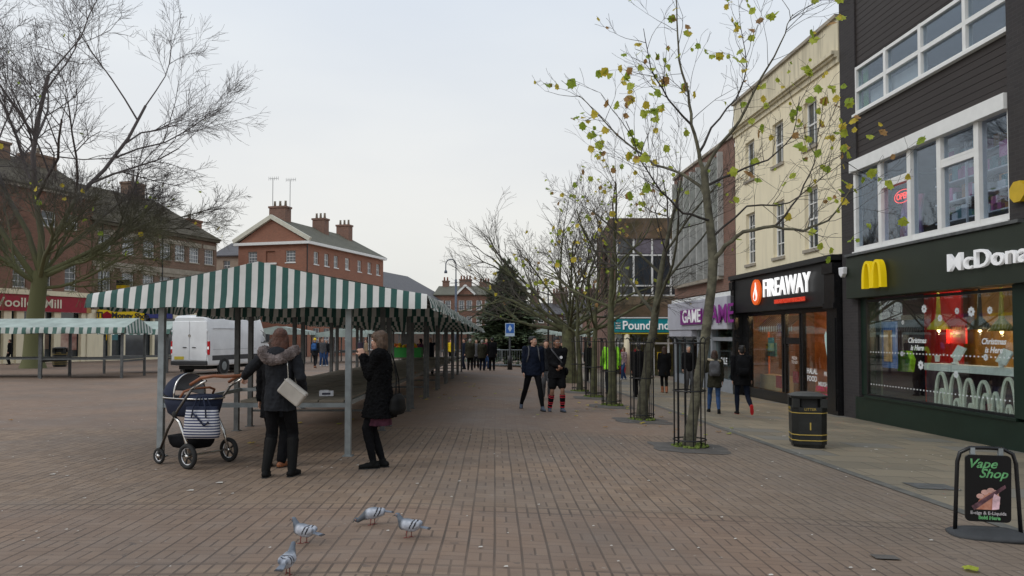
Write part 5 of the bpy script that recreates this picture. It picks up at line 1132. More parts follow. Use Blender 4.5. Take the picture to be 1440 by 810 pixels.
# ================================================================ TREE GUARDS AND TREES
def guard():
    t = thing('tree_guard', 'guard', 'tree guard', (0, 0, 0), 0, 'black iron guards round the young trees'); rad, H_ = .255, 1.80; n = 12
    for k in range(n):
        a = 2 * math.pi * k / n; c, s_ = math.cos(a), math.sin(a); mb = MB()
        mb.tube([(rad * c, rad * s_, 0), (rad * c, rad * s_, H_ - .12), ((rad + .02) * c, (rad + .02) * s_, H_ - .04), ((rad + .07) * c, (rad + .07) * s_, H_), ((rad + .11) * c, (rad + .11) * s_, H_ - .03)], .0095, 5); mb.build('bar', M['cage'], t)
    for z in (.12, .92, H_ - .1):
        mb = MB(); mb.tube([((rad + .012) * math.cos(2 * math.pi * k / 28), (rad + .012) * math.sin(2 * math.pi * k / 28), z) for k in range(29)], .012, 5, False); mb.build('hoop', M['cage'], t)
    mb = MB(); rr = random.Random(1)
    for _ in range(70):
        a = rr.uniform(0, 6.28); r = .1 + .2 * rr.random() ** .5; mb.ell((r * math.cos(a), r * math.sin(a), .015), (rr.uniform(.02, .05), rr.uniform(.02, .05), rr.uniform(.01, .04)), 6)
    o = mb.build('moss_tuft', M['moss'], t, smooth=True); o['kind'] = 'stuff'
    return t
class Tree:
    def __init__(s, seed): s.r = random.Random(seed); s.big = MB(); s.small = MB(); s.tips = []; s.nodes = []
    def wander(s, p, d, Ln, n, jit, up):
        pts = [Vector(p)]; d = Vector(d).normalized()
        for _ in range(n):
            d = (d + Vector((s.r.gauss(0, jit), s.r.gauss(0, jit), s.r.gauss(0, jit) + up))).normalized(); pts.append(pts[-1] + d * Ln / n)
        return pts, d
    def limb(s, pts, r0, r1, n=7):
        m = len(pts) - 1; rad = [r0 + (r1 - r0) * (i / m) ** .8 for i in range(m + 1)]; (s.big if r0 > .03 else s.small).tube(pts, rad, n if r0 > .03 else (5 if r0 > .012 else 3), caps=False); return rad
    def grow(s, p, d, Ln, rad, lvl, maxl, spread=(25, 55), up=.06, kids=(4, 6), ratio=.62, jit=.12, minr=.003):
        n = max(3, 6 - lvl); pts, de = s.wander(p, d, Ln, n, jit, up); r1 = max(minr, rad * .45); s.limb(pts, rad, r1)
        if lvl >= maxl: s.tips += pts[1:]; return
        if lvl >= maxl - 1: s.nodes += pts[1:]
        k = s.r.randint(*kids)
        for i in range(k):
            t = s.r.uniform(.25, 1.0) if i else 1.0; x = t * n; i0 = min(int(x), n - 1); q = pts[i0].lerp(pts[i0 + 1], x - i0)
            dd = (pts[i0 + 1] - pts[i0]).normalized(); ax = dd.orthogonal().normalized(); ax.rotate(Quaternion(dd, s.r.uniform(0, 6.283)))
            ang = R(s.r.uniform(*spread)) * (.5 if i == 0 else 1); nd = dd.copy(); nd.rotate(Quaternion(ax, ang))
            rr_ = rad * (1 - .55 * t) * s.r.uniform(.5, .72); s.grow(q, nd, Ln * ratio * s.r.uniform(.75, 1.2) * (1.15 - .4 * t), max(minr, rr_), lvl + 1, maxl, spread, up, kids, ratio, jit, minr)
LEAF = [(0, -.55), (.14, -.36), (.38, -.34), (.36, -.12), (.55, .08), (.36, .2), (.24, .38), (0, .55), (-.22, .4), (-.36, .22), (-.5, .1), (-.38, -.1), (-.4, -.32), (-.13, -.36)]
def leaves(par, pts, count, size, rnd, mats, name='leaves'):
    per = {m: MB() for m in mats}
    for _ in range(count):
        p = rnd.choice(pts); mb = per[rnd.choice(mats)]; sz = size * rnd.uniform(.4, 1.15); cu = rnd.uniform(-1.5, 1.5); cb = rnd.uniform(-1, 1)
        rot = Euler((R(70) + rnd.uniform(-.9, .9), rnd.uniform(-.8, .8), rnd.uniform(-1, 1))); v = []
        for i, (a, b) in enumerate(LEAF):
            q = Vector((a * sz, b * sz, .30 * sz * abs(a) * cu + .5 * sz * (b * b) * cb + rnd.uniform(-.05, .05) * sz)); q.rotate(rot); v.append(p + q + Vector((0, 0, -.25 * sz)))
        mb.add([p + Vector((0, 0, -.25 * sz))] + v, [(0, i + 1, (i + 1) % 14 + 1) for i in range(14)])
    for m, mb in per.items():
        if mb.v: o = mb.build('leaves', M[m], par, smooth=False); o['kind'] = 'stuff'
def finish_tree(t, T, bark, twig):
    T.big.build('trunk', M[bark], t, smooth=True); o = T.small.build('crown', M[twig], t, smooth=True)
GL = ['leaf_green', 'leaf_yellow', 'leaf_lime', 'leaf_yellow', 'leaf_lime', 'leaf_green', 'leaf_lime', 'leaf_brown']
gd = guard(); glab = ['guard round the nearest leaning tree, in front of the girl with the fur hood', 'second guard along the row, just left of the woman in the black coat', 'third guard along the row, in front of the green jacket', 'fourth guard along the row from the camera', 'farthest guard of the row, next to the striped socks']
tlab = ['slim leaning young tree with yellow-green leaves, nearest of the caged row', 'dark forked young tree, second of the caged row', 'upright young tree in front of the person in green, third of the row', 'thin young tree fourth in the caged row', 'thin young tree farthest in the caged row']
tp = [G(px, py) for px, py in TREES]
for i, p in enumerate(tp):
    if i == 0: gd.location = p; gd['label'] = glab[0]
    else: dup(gd, p, i * .7, glab[i])
# tree 1: limbs surveyed, twigs grown
p0 = tp[0]; D1 = p0.y; t = thing('young_plane_tree', tlab[0], 'tree', p0); T = Tree(11)
def pl(pts): return [AT(px, py, D1 + dz) - p0 for px, py, dz in pts]
def twigs(T, pts, r, lens, cnt, maxl=2, **k):
    for _ in range(cnt):
        i = T.r.randrange(max(1, len(pts) // 3), len(pts) - 1); q = pts[i].lerp(pts[i + 1], T.r.random()); dd = (pts[i + 1] - pts[i]).normalized(); ax = dd.orthogonal().normalized(); ax.rotate(Quaternion(dd, T.r.uniform(0, 6.283)))
        nd = dd.copy(); nd.rotate(Quaternion(ax, R(T.r.uniform(30, 60)))); T.grow(q, nd, lens * T.r.uniform(.6, 1.2), r * T.r.uniform(.6, 1), 1, maxl + 1, **k)
tr = pl([(968, 630, 0), (974, 590, 0), (981, 540, 0), (990, 490, .02), (996, 440, .05), (1001, 400, .05), (1003, 365, .05)])
T.big.tube(tr, [.115, .087, .082, .08, .077, .075, .078], 12, caps=False)
main = pl([(1003, 370, .05), (1000, 330, .1), (994, 280, .15), (990, 240, .2)]); T.big.tube(main, [.083, .07, .065, .06], 10, caps=False)
limbs = [([(1002, 368, .05), (1020, 345, -.1), (1045, 326, -.25), (1090, 318, -.4), (1130, 325, -.5), (1165, 310, -.6), (1200, 262, -.7)], .045, .010),
         ([(994, 282, .15), (985, 262, .3), (960, 245, .5), (920, 232, .8), (880, 200, 1.0), (845, 165, 1.2), (815, 135, 1.3)], .036, .007),
         ([(990, 242, .2), (1005, 215, .1), (1040, 170, -.1), (1070, 110, -.3), (1098, 60, -.4), (1115, 20, -.5)], .038, .006),
         ([(990, 242, .2), (983, 215, .2), (972, 175, .25), (968, 130, .3), (955, 85, .3), (952, 30, .3), (948, -40, .3)], .040, .008),
         ([(983, 215, .2), (1000, 180, .5), (1035, 140, .9), (1050, 95, 1.2), (1040, 30, 1.4)], .026, .006),
         ([(992, 262, .2), (1030, 245, .5), (1080, 225, .9), (1115, 190, 1.2), (1125, 135, 1.4)], .026, .006),
         ([(998, 310, .1), (960, 300, -.4), (930, 270, -.8), (900, 225, -1.1), (880, 170, -1.3)], .024, .006),
         ([(1090, 318, -.4), (1125, 275, -.5), (1145, 230, -.4), (1150, 180, -.3)], .02, .005),
         ([(972, 175, .25), (940, 140, 0), (915, 95, -.3), (905, 40, -.5)], .022, .005),
         ([(1000, 335, .1), (1050, 290, .3), (1110, 285, .6), (1150, 255, .8), (1190, 225, 1)], .022, .005)]
ends = []
for pp, r0, r1 in limbs:
    q = pl(pp); fine = []
    for a, b in zip(q[:-1], q[1:]):
        fine += [a.lerp(b, k / 3) + Vector((T.r.gauss(0, .012), T.r.gauss(0, .02), T.r.gauss(0, .012))) * (k > 0) for k in range(3)]
    fine.append(q[-1]); T.limb(fine, r0, r1, 8); twigs(T, fine, .009, .8, 11, 2, spread=(25, 50), up=.05, kids=(2, 3), ratio=.6, jit=.16, minr=.0028); ends += fine[-5:]
finish_tree(t, T, 'bark_young', 'bark_dark'); leaves(t, T.tips + ends, 330, .155, random.Random(4), GL)
# trees 2-5 of the row
def crown_tree(i, p, H_, lean, r0, label, seed, bark, twig, nleaf, fork=.4, spread=(25, 50), levels=5, kids=(3, 4), name='young_plane_tree', lsize=.15, ratio=.62, limbs_=5, llen=.42, up=.07):
    t = thing(name, label, 'tree', p); T = Tree(seed); hf = H_ * fork
    pts = [Vector((lean * (z / hf) ** 1.3 * hf + T.r.gauss(0, .02), T.r.gauss(0, .03), z)) for z in [hf * k / 6 for k in range(7)]]; pts[0] = Vector((0, 0, -.03))
    T.big.tube(pts, [r0 * 1.25] + [r0 * (1 - .06 * k) for k in range(6)], 10, caps=False)
    lead, _ = T.wander(pts[-1], (lean, 0, 1), H_ * .5, 7, .07, .05); T.limb(lead, r0 * .7, r0 * .15)
    for k in range(limbs_):
        f = k / max(1, limbs_ - 1); q = lead[int(f * 4)]; a = k * 2.4 + seed; el = R(30 + 25 * f)
        T.grow(q, (math.cos(a) * math.cos(el), math.sin(a) * math.cos(el), math.sin(el)), H_ * llen * (1 - .35 * f), r0 * (.36 - .13 * f), 1, levels, spread, up, kids, ratio, .12)
    twigs(T, lead, .012, H_ * .18, 10, 2, spread=spread, kids=(2, 3))
    finish_tree(t, T, bark, twig)
    if nleaf: leaves(t, T.tips, nleaf, lsize, random.Random(seed), GL)
    return t
crown_tree(1, tp[1], 6.3, .13, .125, tlab[1], 21, 'bark_row', 'bark_dark', 45, fork=.37, limbs_=6, llen=.42)
crown_tree(2, tp[2], 6.6, .0, .12, tlab[2], 34, 'bark_moss', 'twig', 90, fork=.4, limbs_=7, llen=.36, up=.1)
crown_tree(3, tp[3], 6.0, .02, .10, tlab[3], 42, 'bark_moss', 'twig_moss', 60, fork=.35, limbs_=6)
crown_tree(4, tp[4], 5.6, -.03, .10, tlab[4], 57, 'bark_moss', 'twig_moss', 50, fork=.35, limbs_=6)
# large spreading tree beyond the row
p = ground(AT(800, 470, 31).x, 31); t = thing('spreading_tree', 'wide bare mossy tree with low spreading branches right of the conifer', 'tree', p); T = Tree(77)
pts = [Vector((0, 0, -.05)), Vector((.02, 0, .6)), Vector((0, 0, 1.3)), Vector((-.03, 0, 2.0)), Vector((0, 0, 2.4))]; T.big.tube(pts, [.38, .29, .27, .26, .25], 14, caps=False)
for k in range(12):
    a = k * 2.399; el = R(12 + 58 * (k / 11)); L_ = 3.9 if k < 8 else 2.9
    T.grow(Vector((0, 0, 1.9 + .09 * k)), (math.cos(a) * math.cos(el), math.sin(a) * math.cos(el), math.sin(el)), L_, .085 - .003 * k, 1, 4, (22, 48), .05, (5, 6), .58, .13, .005)
for k, (dx, dz) in enumerate(((-1, .45), (-1, .75), (-.9, .3), (.9, .6))):
    T.grow(Vector((0, 0, 2.1)), (dx, .1 * k, dz), 4.4, .09, 1, 4, (22, 45), .04, (5, 6), .58, .12, .005)
finish_tree(t, T, 'bark_moss', 'twig_moss'); leaves(t, T.tips, 40, .22, random.Random(9), GL)
# smaller trees deeper in the square
for px, D, H_, sd, lab in ((748, 78, 9, 5, 'distant bare tree showing right of the conifer top'), (828, 44, 7.0, 6, 'bare tree behind the caged row, left of the teal-signed shop'), (858, 52, 6.5, 7, 'small bare tree standing left of the teal-signed shop corner')):
    crown_tree(0, ground(AT(px, 470, D).x, D), H_, 0, .16, lab, sd, 'bark_moss', 'twig_moss', 25, fork=.3, limbs_=7, name='bare_tree', kids=(3, 5), llen=.4, lsize=.25)
# big bare plane on the left
p = Vector((-27.6, 43.5, gz(-27, 43))); t = thing('big_plane_tree', 'huge bare mossy plane tree spreading over the left stalls', 'tree', p); T = Tree(101)
pts = [Vector(q) for q in ((0, 0, -.1), (0, 0, .5), (.0, 0, 1.6), (.1, 0, 3.2), (.25, 0, 4.6), (.35, 0, 5.6))]; T.big.tube(pts, [.75, .55, .48, .45, .42, .38], 18, caps=False)
def blimb(start, dirv, L_, r): T.grow(Vector(start), dirv, L_ * (1.36 if dirv[2] >= .9 else .82 if dirv[2] > .65 else .74), r * .62, 1, 5, (20, 50), .03, (6, 7), .6, .15, .008)
for st, d, L_, r in (((.3, 0, 5.3), (.15, 0, 1), 8.5, .34), ((.2, 0, 4.9), (-.6, -.2, .9), 8, .3), ((.4, 0, 5.4), (.8, .3, .75), 8.5, .3), ((.35, 0, 5.2), (1, -.2, .38), 8.3, .24), ((.3, 0, 5.0), (.6, -.7, .7), 7, .24), ((.3, 0, 5.0), (-.9, .4, .4), 8, .26), ((.3, 0, 5.2), (.2, .9, .7), 7.5, .22), ((.3, 0, 4.8), (-.4, -.9, .5), 7, .22), ((.35, 0, 5.5), (.5, .1, 1), 9, .28), ((.3, 0, 4.6), (.9, .4, .18), 7, .18), ((.3, 0, 5.5), (-.25, 0, 1.2), 9, .28)):
    blimb(st, d, L_, r)
finish_tree(t, T, 'twig_plane', 'twig_plane'); leaves(t, T.tips, 60, .32, random.Random(3), ['leaf_green', 'leaf_lime', 'leaf_yellow'])
# conifer
p = ground(AT(713, 470, 50).x, 50); zt = 1.55 + (470 - 371) / F * 50 - p.z
t = thing('conifer_tree', 'tall dark conifer ringed by steel barriers at the end of the square', 'tree', p); mb = MB(); mb.tube([(0, 0, 0), (0, 0, zt * .95)], [.2, .03], 10); mb.build('trunk', M['bark_dark'], t)
rr = random.Random(12)
for nm, mm, cnt in (('crown', 'needles', 3000), ('crown', 'needles_light', 900)):
    mb = MB()
    for _ in range(cnt):
        h = 1 - rr.random() ** .62; z = .35 + h * (zt - .35); rmax = 2.75 * (1 - h) ** .8 * (1 + .22 * math.sin(z * 4.2 + rr.random())) + .08; a = rr.uniform(0, 6.283); f = rr.uniform(.35, 1.05) ** .6
        base = Vector((math.cos(a) * rmax * f * .35, math.sin(a) * rmax * f * .35, z)); tip = Vector((math.cos(a) * rmax * f, math.sin(a) * rmax * f, z + rr.uniform(-.25, .3)))
        dv = (tip - base); side = Vector((-math.sin(a), math.cos(a), 0)); Ln = dv.length
        for k in range(5):
            q = base + dv * rr.uniform(.3, 1); s2 = .10 + .2 * rr.random(); o = side * rr.uniform(-.3, .3) * (1 - .3 * k / 5); tipq = q + dv.normalized() * rr.uniform(.2, .5) + o + Vector((0, 0, rr.uniform(-.12, .1)))
            sd = side * s2 * .4 + Vector((0, 0, rr.uniform(-.05, .05))); mb.add([q - sd, q + sd, tipq], [(0, 1, 2)])
    o = mb.build(nm, M[mm], t); o['kind'] = 'stuff'
# fallen leaves and litter specks
rr = random.Random(31); mbs = {m: MB() for m in ('leaf_yellow', 'leaf_lime', 'leaf_brown')}
spots = [(rr.gauss(G(px, py).x, .7), rr.gauss(G(px, py).y, .8)) for px, py in ((1000, 610), (900, 600), (880, 580), (850, 575), (640, 545), (650, 560), (600, 560), (400, 600)) for _ in range(7)] + [(rr.uniform(-8, 4), rr.uniform(12, 34)) for _ in range(30)] + [(G(1365, 803).x, G(1365, 803).y), (G(15, 592).x, G(15, 592).y)]
for x, y in spots:
    mb = mbs[rr.choice(list(mbs))]; a = rr.uniform(0, 6.28); sz = rr.uniform(.06, .13); v = [(x + (u_ * math.cos(a) - w_ * math.sin(a)) * sz, y + (u_ * math.sin(a) + w_ * math.cos(a)) * sz, gz(x, y) + .014 + rr.uniform(0, .02)) for u_, w_ in LEAF]; c = (x, y, gz(x, y) + .018)
    mb.add([c] + v, [(0, i + 1, (i + 1) % 14 + 1) for i in range(14)])
for m, mb in mbs.items(): tag(mb.build('fallen_leaves', M[m]), 'scattered %s fallen leaves on the brick paving' % {'leaf_yellow': 'yellow', 'leaf_lime': 'lime green', 'leaf_brown': 'brown'}[m], 'leaves', kind='stuff')
mb = MB()
for _ in range(260):
    D = rr.uniform(4.6, 22); x = rr.uniform(-.68, .6) * D; s_ = rr.uniform(.006, .017); z = gz(x, D) + .012
    if rr.random() < .06: s_ *= 2.6
    mb.add([(x - s_, D - s_ * .8, z), (x + s_ * 1.3, D - s_ * .5, z), (x + s_, D + s_ * .6, z + .004), (x - s_ * .4, D + s_, z)], [(0, 1, 2, 3)])
tag(mb.build('litter_specks', mat('speck', (.55, .52, .47), .8, .2, 5)), 'tiny pale specks of litter dotted over the paving', 'litter', kind='stuff')
cloth('c_skirt', (.05, .02, .03), var2=(.14, .05, .08))
mat('hair_mid', (.085, .05, .03), .5, .4, 25, bump=.6, bscale=90)
# ================================================================ PEOPLE (local: facing -y, own left = +x)
def ik(a, b, l1, l2, hint):
    a = Vector(a); b = Vector(b); d = b - a; L_ = min(d.length, (l1 + l2) * .999); d.normalize(); b = a + d * L_
    x = (l1 * l1 - l2 * l2 + L_ * L_) / (2 * L_); h = math.sqrt(max(0, l1 * l1 - x * x)); hv = Vector(hint); hv = (hv - d * hv.dot(d)).normalized()
    return a + d * x + hv * h, b
def hand(mb, w, d, side, k, curl=.5, grip=None):
    """palm, four unequal bent fingers, thumb leaving the palm's side; w wrist, d pointing direction, side: +1 left hand"""
    d = Vector(d).normalized(); pn = Vector(grip or (-side, 0, 0)); pn = (pn - d * pn.dot(d)).normalized(); sd = d.cross(pn).normalized()
    if sd.y > 0: sd = -sd                                     # thumb side looks forward
    c = w + d * .045 * k
    for i, o in enumerate((.028, .009, -.010, -.028)): mb.caps(w + sd * o * .6 * k, w + d * .085 * k + sd * o * k, .016 * k, .013 * k, 8)
    for i, (o, ln) in enumerate(((.030, .066), (.010, .075), (-.010, .070), (-.029, .055))):
        p = w + d * .085 * k + sd * o * k; a = curl * .9
        for j, f in enumerate((.45, .32, .23)):
            dd = (d * math.cos(a) + pn * math.sin(a)).normalized(); q = p + dd * ln * f * k; mb.caps(p, q, (.0098 - .0011 * j) * k, (.0090 - .0011 * j) * k, 7); p = q; a += curl * .95
    p = w + d * .028 * k + sd * .026 * k; q = p + (sd * .8 + d * .6 + pn * .35).normalized() * .036 * k; r = q + (d * .9 + pn * .5 * (1 + curl) + sd * .1).normalized() * .030 * k
    mb.caps(p, q, .013 * k, .0105 * k, 7); mb.caps(q, r, .0105 * k, .0085 * k, 7)
def person(loc, face, H_, label, feet=((.10, 0, 0), (-.10, 0, 0)), hands=(None, None), curl=(.5, .5), skin='skin', top=None, bottom=None, shoes=None, hair=None, turn=0, nod=0, lean=(0, 0), detail=1, female=False, group=None, grips=(None, None), shoulders=1.0, foot_pitch=(0, 0), bulk=1.0):
    """face: heading in degrees, 0 = towards the camera (-y), 90 = to the photo's right (+x)"""
    k = H_ / 1.72; t = thing('person', label, 'person', loc, R(face), group); vox = {0: .022, 1: .013, 2: .0068}[detail]
    hipz = .90 * k - (.03 if abs(feet[0][1] - feet[1][1]) > .3 else 0); lx, ly = lean
    pel = Vector((0, 0, hipz)); sh_z = 1.42 * k; sw = (.175 if female else .19) * k * shoulders; chest = Vector((lx * .8, ly * .8, 1.28 * k)); neck = Vector((lx, ly, 1.47 * k)); hc = Vector((lx * 1.1, ly * 1.1 - .012 * k, 1.60 * k))
    J = {}
    for i, s in enumerate((1, -1)):
        hip = Vector((s * .09 * k, 0, hipz)); ank = Vector((feet[i][0] * k, feet[i][1] * k, (.085 + feet[i][2]) * k)); kn, ank = ik(hip, ank, .43 * k, .42 * k, (0, -1, .05)); J['leg', i] = (hip, kn, ank)
        shd = Vector((s * sw + lx, ly, sh_z)); tgt = hands[i]
        tgt = Vector((s * (.235 if not female else .22) * k + lx, -.03 + ly, .80 * k)) if tgt is None else Vector(tgt)
        el, wr = ik(shd, tgt, .29 * k, .255 * k, (s * .45, .8, -.55)); J['arm', i] = (shd, el, wr)
    Rh = Euler((R(nod), 0, R(turn)))
    def hp(x, y, z): v = Vector((x, y, z)) * k; v.rotate(Rh); return hc + v
    # ---- body
    mb = MB(); mb.loft([(0, 0, hipz - .09 * k, .10 * k, .08 * k), (0, 0, hipz, .145 * k, .095 * k), (lx * .3, ly * .3, hipz + .16 * k, .115 * k, .08 * k), (chest.x, chest.y, chest.z, .14 * k, .095 * k), (lx, ly, 1.40 * k, .15 * k, .075 * k), (lx, ly, 1.45 * k, .07 * k, .06 * k)], 16)
    mb.caps(neck - Vector((0, -.01, .06)), hc - Vector((0, -.012, .05)), .055 * k, .05 * k)
    for i in (0, 1):
        a, b, c = J['leg', i]; mb.caps(a, b, .075 * k, .05 * k); mb.caps(b, b.lerp(c, .35), .05 * k, .052 * k); mb.caps(b.lerp(c, .35), c, .052 * k, .034 * k)
        a, b, c = J['arm', i]; mb.caps(a, b, .045 * k, .034 * k); mb.caps(b, c, .036 * k, .024 * k); dd = (c - b).normalized()
        dd = (dd + Vector((0, 0, -.25))).normalized() if grips[i] is None else dd
        hand(mb, c, dd, 1 if i == 0 else -1, k, curl[i], grips[i])
    def he(x, y, z, r): mb.ell(hp(x, y, z), tuple(q * k for q in r), 14, rot=Rh)
    he(0, .012, .025, (.074, .092, .088)); he(0, -.022, -.035, (.058, .062, .070)); he(0, -.048, -.082, (.03, .026, .022)); he(0, -.078, -.012, (.012, .018, .024)); he(0, -.088, -.027, (.014, .014, .011)); he(0, -.072, .022, (.05, .016, .014))
    he(0, -.076, -.057, (.024, .012, .007)); he(0, -.075, -.067, (.02, .011, .006))
    for s in (-1, 1): he(s * .074, .012, -.012, (.01, .02, .031)); he(s * .036, -.05, -.02, (.024, .022, .02))
    organic(mb, 'body', M[skin], t, vox, 2)
    if detail >= 1:
        for s in (-1, 1):
            q = MB(); q.ell(hp(s * .031, -.078, .004), (.0115 * k, .008 * k, .0075 * k), 8, rot=Rh); e_ = q.build('eye', M['sign_white'] if 'sign_white' in M else M['white_paint'], t, smooth=True)
            q = MB(); q.ell(hp(s * .031, -.0845, .004), (.0052 * k, .003 * k, .0055 * k), 8, rot=Rh); q.build('iris', M['hair_black'], e_, smooth=True)
            q = MB(); q.bar(hp(s * .014, -.088, .021), hp(s * .048, -.078, .023), .006 * k, .005 * k); q.build('eyebrow', M[hair[1] if hair else 'hair_brown'], t)
        q = MB(); q.ell(hp(0, -.0855, -.062), (.02 * k, .005 * k, .006 * k), 8, rot=Rh); q.build('lips', mat('lips', (.42, .14, .13), .5, .1, 9), t, smooth=True)
    # ---- hair
    if hair:
        st, hm = hair; mb = MB()
        def hh(x, y, z, r, n=12): mb.ell(hp(x, y, z), tuple(q * k for q in r), n, rot=Rh)
        if st in ('short', 'bob', 'long', 'bun', 'curly'):
            hh(0, .030, .045, (.084, .092, .082)); hh(0, .062, -.01, (.07, .055, .07)); hh(0, -.030, .086, (.06, .042, .028))
            if st == 'curly':
                rr = random.Random(3)
                for _ in range(40): a = rr.uniform(0, 6.28); z = rr.uniform(.02, .13); hh(.075 * math.cos(a) * (1 - z * 2.5), .03 + .08 * math.sin(a) * (1 - z * 2), z, (.02, .02, .018), 6)
        if st == 'bob':
            for s in (-1, 1): hh(s * .068, .02, -.04, (.028, .055, .095)); hh(s * .06, -.035, .03, (.026, .035, .05))
            hh(0, .065, -.06, (.075, .045, .1)); hh(0, -.062, .06, (.055, .028, .032))
        if st == 'long':
            for s in (-1, 1): hh(s * .066, .03, -.06, (.034, .06, .12))
            hh(0, .07, -.09, (.085, .05, .14)); hh(0, .06, -.2, (.075, .04, .06))
        if st == 'bun': hh(0, .11, .06, (.035, .035, .035))
        if st == 'hat': hh(0, .02, .06, (.09, .1, .085)); hh(0, .01, .02, (.093, .104, .03)); hh(0, .02, .15, (.028, .028, .028), 8)
        if st == 'hood': hh(0, .035, .03, (.105, .105, .12)); hh(0, .06, -.1, (.1, .07, .06))
        organic(mb, 'hat' if st == 'hat' else ('hood' if st == 'hood' else 'hair'), M[hm], t, max(vox, .009), 1, folds=.012, fscale=.025)
    # ---- lower clothing
    if bottom:
        mode, bm = bottom[0], bottom[1]; mb = MB(); g = 1.0
        wl = {'skinny': (.092, .062, .064, .044), 'trousers': (.1, .078, .075, .066), 'shorts': (.115, .11, 0, 0), 'skirt': (.098, .066, .06, .042)}[mode]
        mb.loft([(0, 0, hipz - .10 * k, .13 * k, .1 * k), (0, 0, hipz + .02 * k, .162 * k, .112 * k), (0, 0, hipz + .13 * k, .14 * k, .1 * k)], 16)
        for i in (0, 1):
            a, b, c = J['leg', i]
            if mode == 'shorts': mb.caps(a, a.lerp(b, .72), .11 * k, .10 * k); continue
            mb.caps(a, b, wl[0] * k, wl[1] * k, 12); mb.caps(b, b.lerp(c, .35), wl[1] * k, wl[2] * k, 12); mb.caps(b.lerp(c, .35), b.lerp(c, .97), wl[2] * k, wl[3] * k, 12)
        organic(mb, 'leggings' if mode in ('skinny', 'skirt') else mode, M[bm], t, vox * 1.1, 2, folds=.016 if mode != 'skinny' else .008, fscale=.05)
        if len(bottom) > 2:      # skirt over the leggings
            mb = MB(); mb.loft([(0, 0, hipz - .36 * k, .21 * k, .16 * k), (0, 0, hipz - .12 * k, .185 * k, .135 * k), (0, 0, hipz + .1 * k, .15 * k, .11 * k)], 20); organic(mb, 'skirt', M[bottom[2]], t, vox * 1.2, 1)
    # ---- socks
    # ---- shoes
    if shoes:
        for i, s in enumerate((1, -1)):
            sm = shoes[1] if isinstance(shoes[1], str) else shoes[1][i]; a, b, c = J['leg', i]; fd = Vector((s * .18, -1, 0)).normalized(); fp = Euler((0, 0, 0)); pit = R(foot_pitch[i]); fwd = Vector((fd.x * math.cos(pit), fd.y * math.cos(pit), -math.sin(pit))); up_ = Vector((0, -math.sin(pit), math.cos(pit)))
            mb = MB(); base = c - up_ * .047 * k
            mb.caps(base - fwd * .045 * k, base + fwd * .08 * k, .042 * k, .041 * k); mb.caps(base + fwd * .08 * k - up_ * .006 * k, base + fwd * .155 * k - up_ * .01 * k, .041 * k, .030 * k); mb.caps(c, base, .046 * k, .044 * k)
            if shoes[0] == 'boot': mb.caps(c, c.lerp(b, .3), .054 * k, .060 * k)
            if shoes[0] == 'tallboot': mb.caps(c, c.lerp(b, .8), .052 * k, .070 * k)
            so = organic(mb, 'boot' if 'boot' in shoes[0] else 'shoe', M[sm], t, max(vox * .9, .008), 2)
            q = MB(); sd = fwd.cross(up_).normalized(); o = []
            for (u_, w_) in ((-.085, -.02), (-.06, -.036), (.0, -.035), (.09, -.044), (.16, -.03), (.185, 0), (.16, .03), (.09, .044), (0, .035), (-.06, .036), (-.085, .02)): o.append(base + fwd * u_ * k + sd * w_ * k - up_ * .028 * k)
            q.add(o + [p - up_ * .016 * k for p in o], [tuple(range(11)), tuple(range(21, 10, -1))] + [(j, j + 11, (j + 1) % 11 + 11, (j + 1) % 11) for j in range(11)]); q.build('sole', M[shoes[2]] if len(shoes) > 2 else M['rubber'], so)
    # ---- coat or jacket
    if top:
        mode, tm, hem = top[0], top[1], top[2] * k; fl = top[3] if len(top) > 3 else 1.1; g = bulk; mb = MB(); wsc = 1.0 if not female else .93
        rings = [(0, .0, hem, .18 * fl * k * g * wsc, .135 * fl * k * g)]
        if hem < hipz: rings.append((0, 0, (hem + hipz) / 2, .18 * (fl + 1) / 2 * k * g * wsc, .135 * (fl + 1) / 2 * k * g))
        rings += [(lx * .1, ly * .1, hipz + .04 * k, .178 * k * g * wsc, .130 * k * g), (lx * .4, ly * .4, hipz + .2 * k, (.152 if female else .168) * k * g, .115 * k * g), (chest.x, chest.y, chest.z, .175 * k * g * wsc, .128 * k * g), (lx, ly, 1.385 * k, .185 * k * g * wsc * shoulders, .108 * k * g), (lx, ly, 1.44 * k, .12 * k * g, .085 * k * g), (lx, ly, 1.475 * k, .075 * k * g, .07 * k * g)]
        mb.loft(rings, 24)
        for i in (0, 1):
            a, b, c = J['arm', i]; mb.ell(a, (.068 * k * g,) * 3, 12); mb.caps(a, b, .066 * k * g, .056 * k * g, 12); e2_ = b.lerp(c, .93); mb.caps(b, e2_, .056 * k * g, .044 * k * g, 12)
        mb.caps((lx - .05 * k, ly + .03 * k, 1.46 * k), (lx + .05 * k, ly + .03 * k, 1.46 * k), .05 * k, .05 * k)
        if mode == 'hooded': mb.ell((lx, ly + .10 * k, 1.43 * k), (.13 * k, .075 * k, .075 * k), 12)
        if mode == 'puffer':
            for q in range(6): z = hem + .05 * k + (1.38 * k - hem) * q / 6; mb.loft([(0, 0, z, .16 * k * g, .12 * k * g), (0, 0, z + .05 * k, .183 * k * g, .138 * k * g), (0, 0, z + .1 * k, .16 * k * g, .12 * k * g)], 20)
        organic(mb, 'coat' if hem < hipz else 'jacket', M[tm], t, vox * 1.1, 2, folds=.03 if tm != 'c_blackfur' else .035, fscale=.075 if tm != 'c_blackfur' else .03)
    return t, J, k
def kid(t, name, m, build, **kw): mb = MB(); build(mb); return mb.build(name, m, t, **kw)
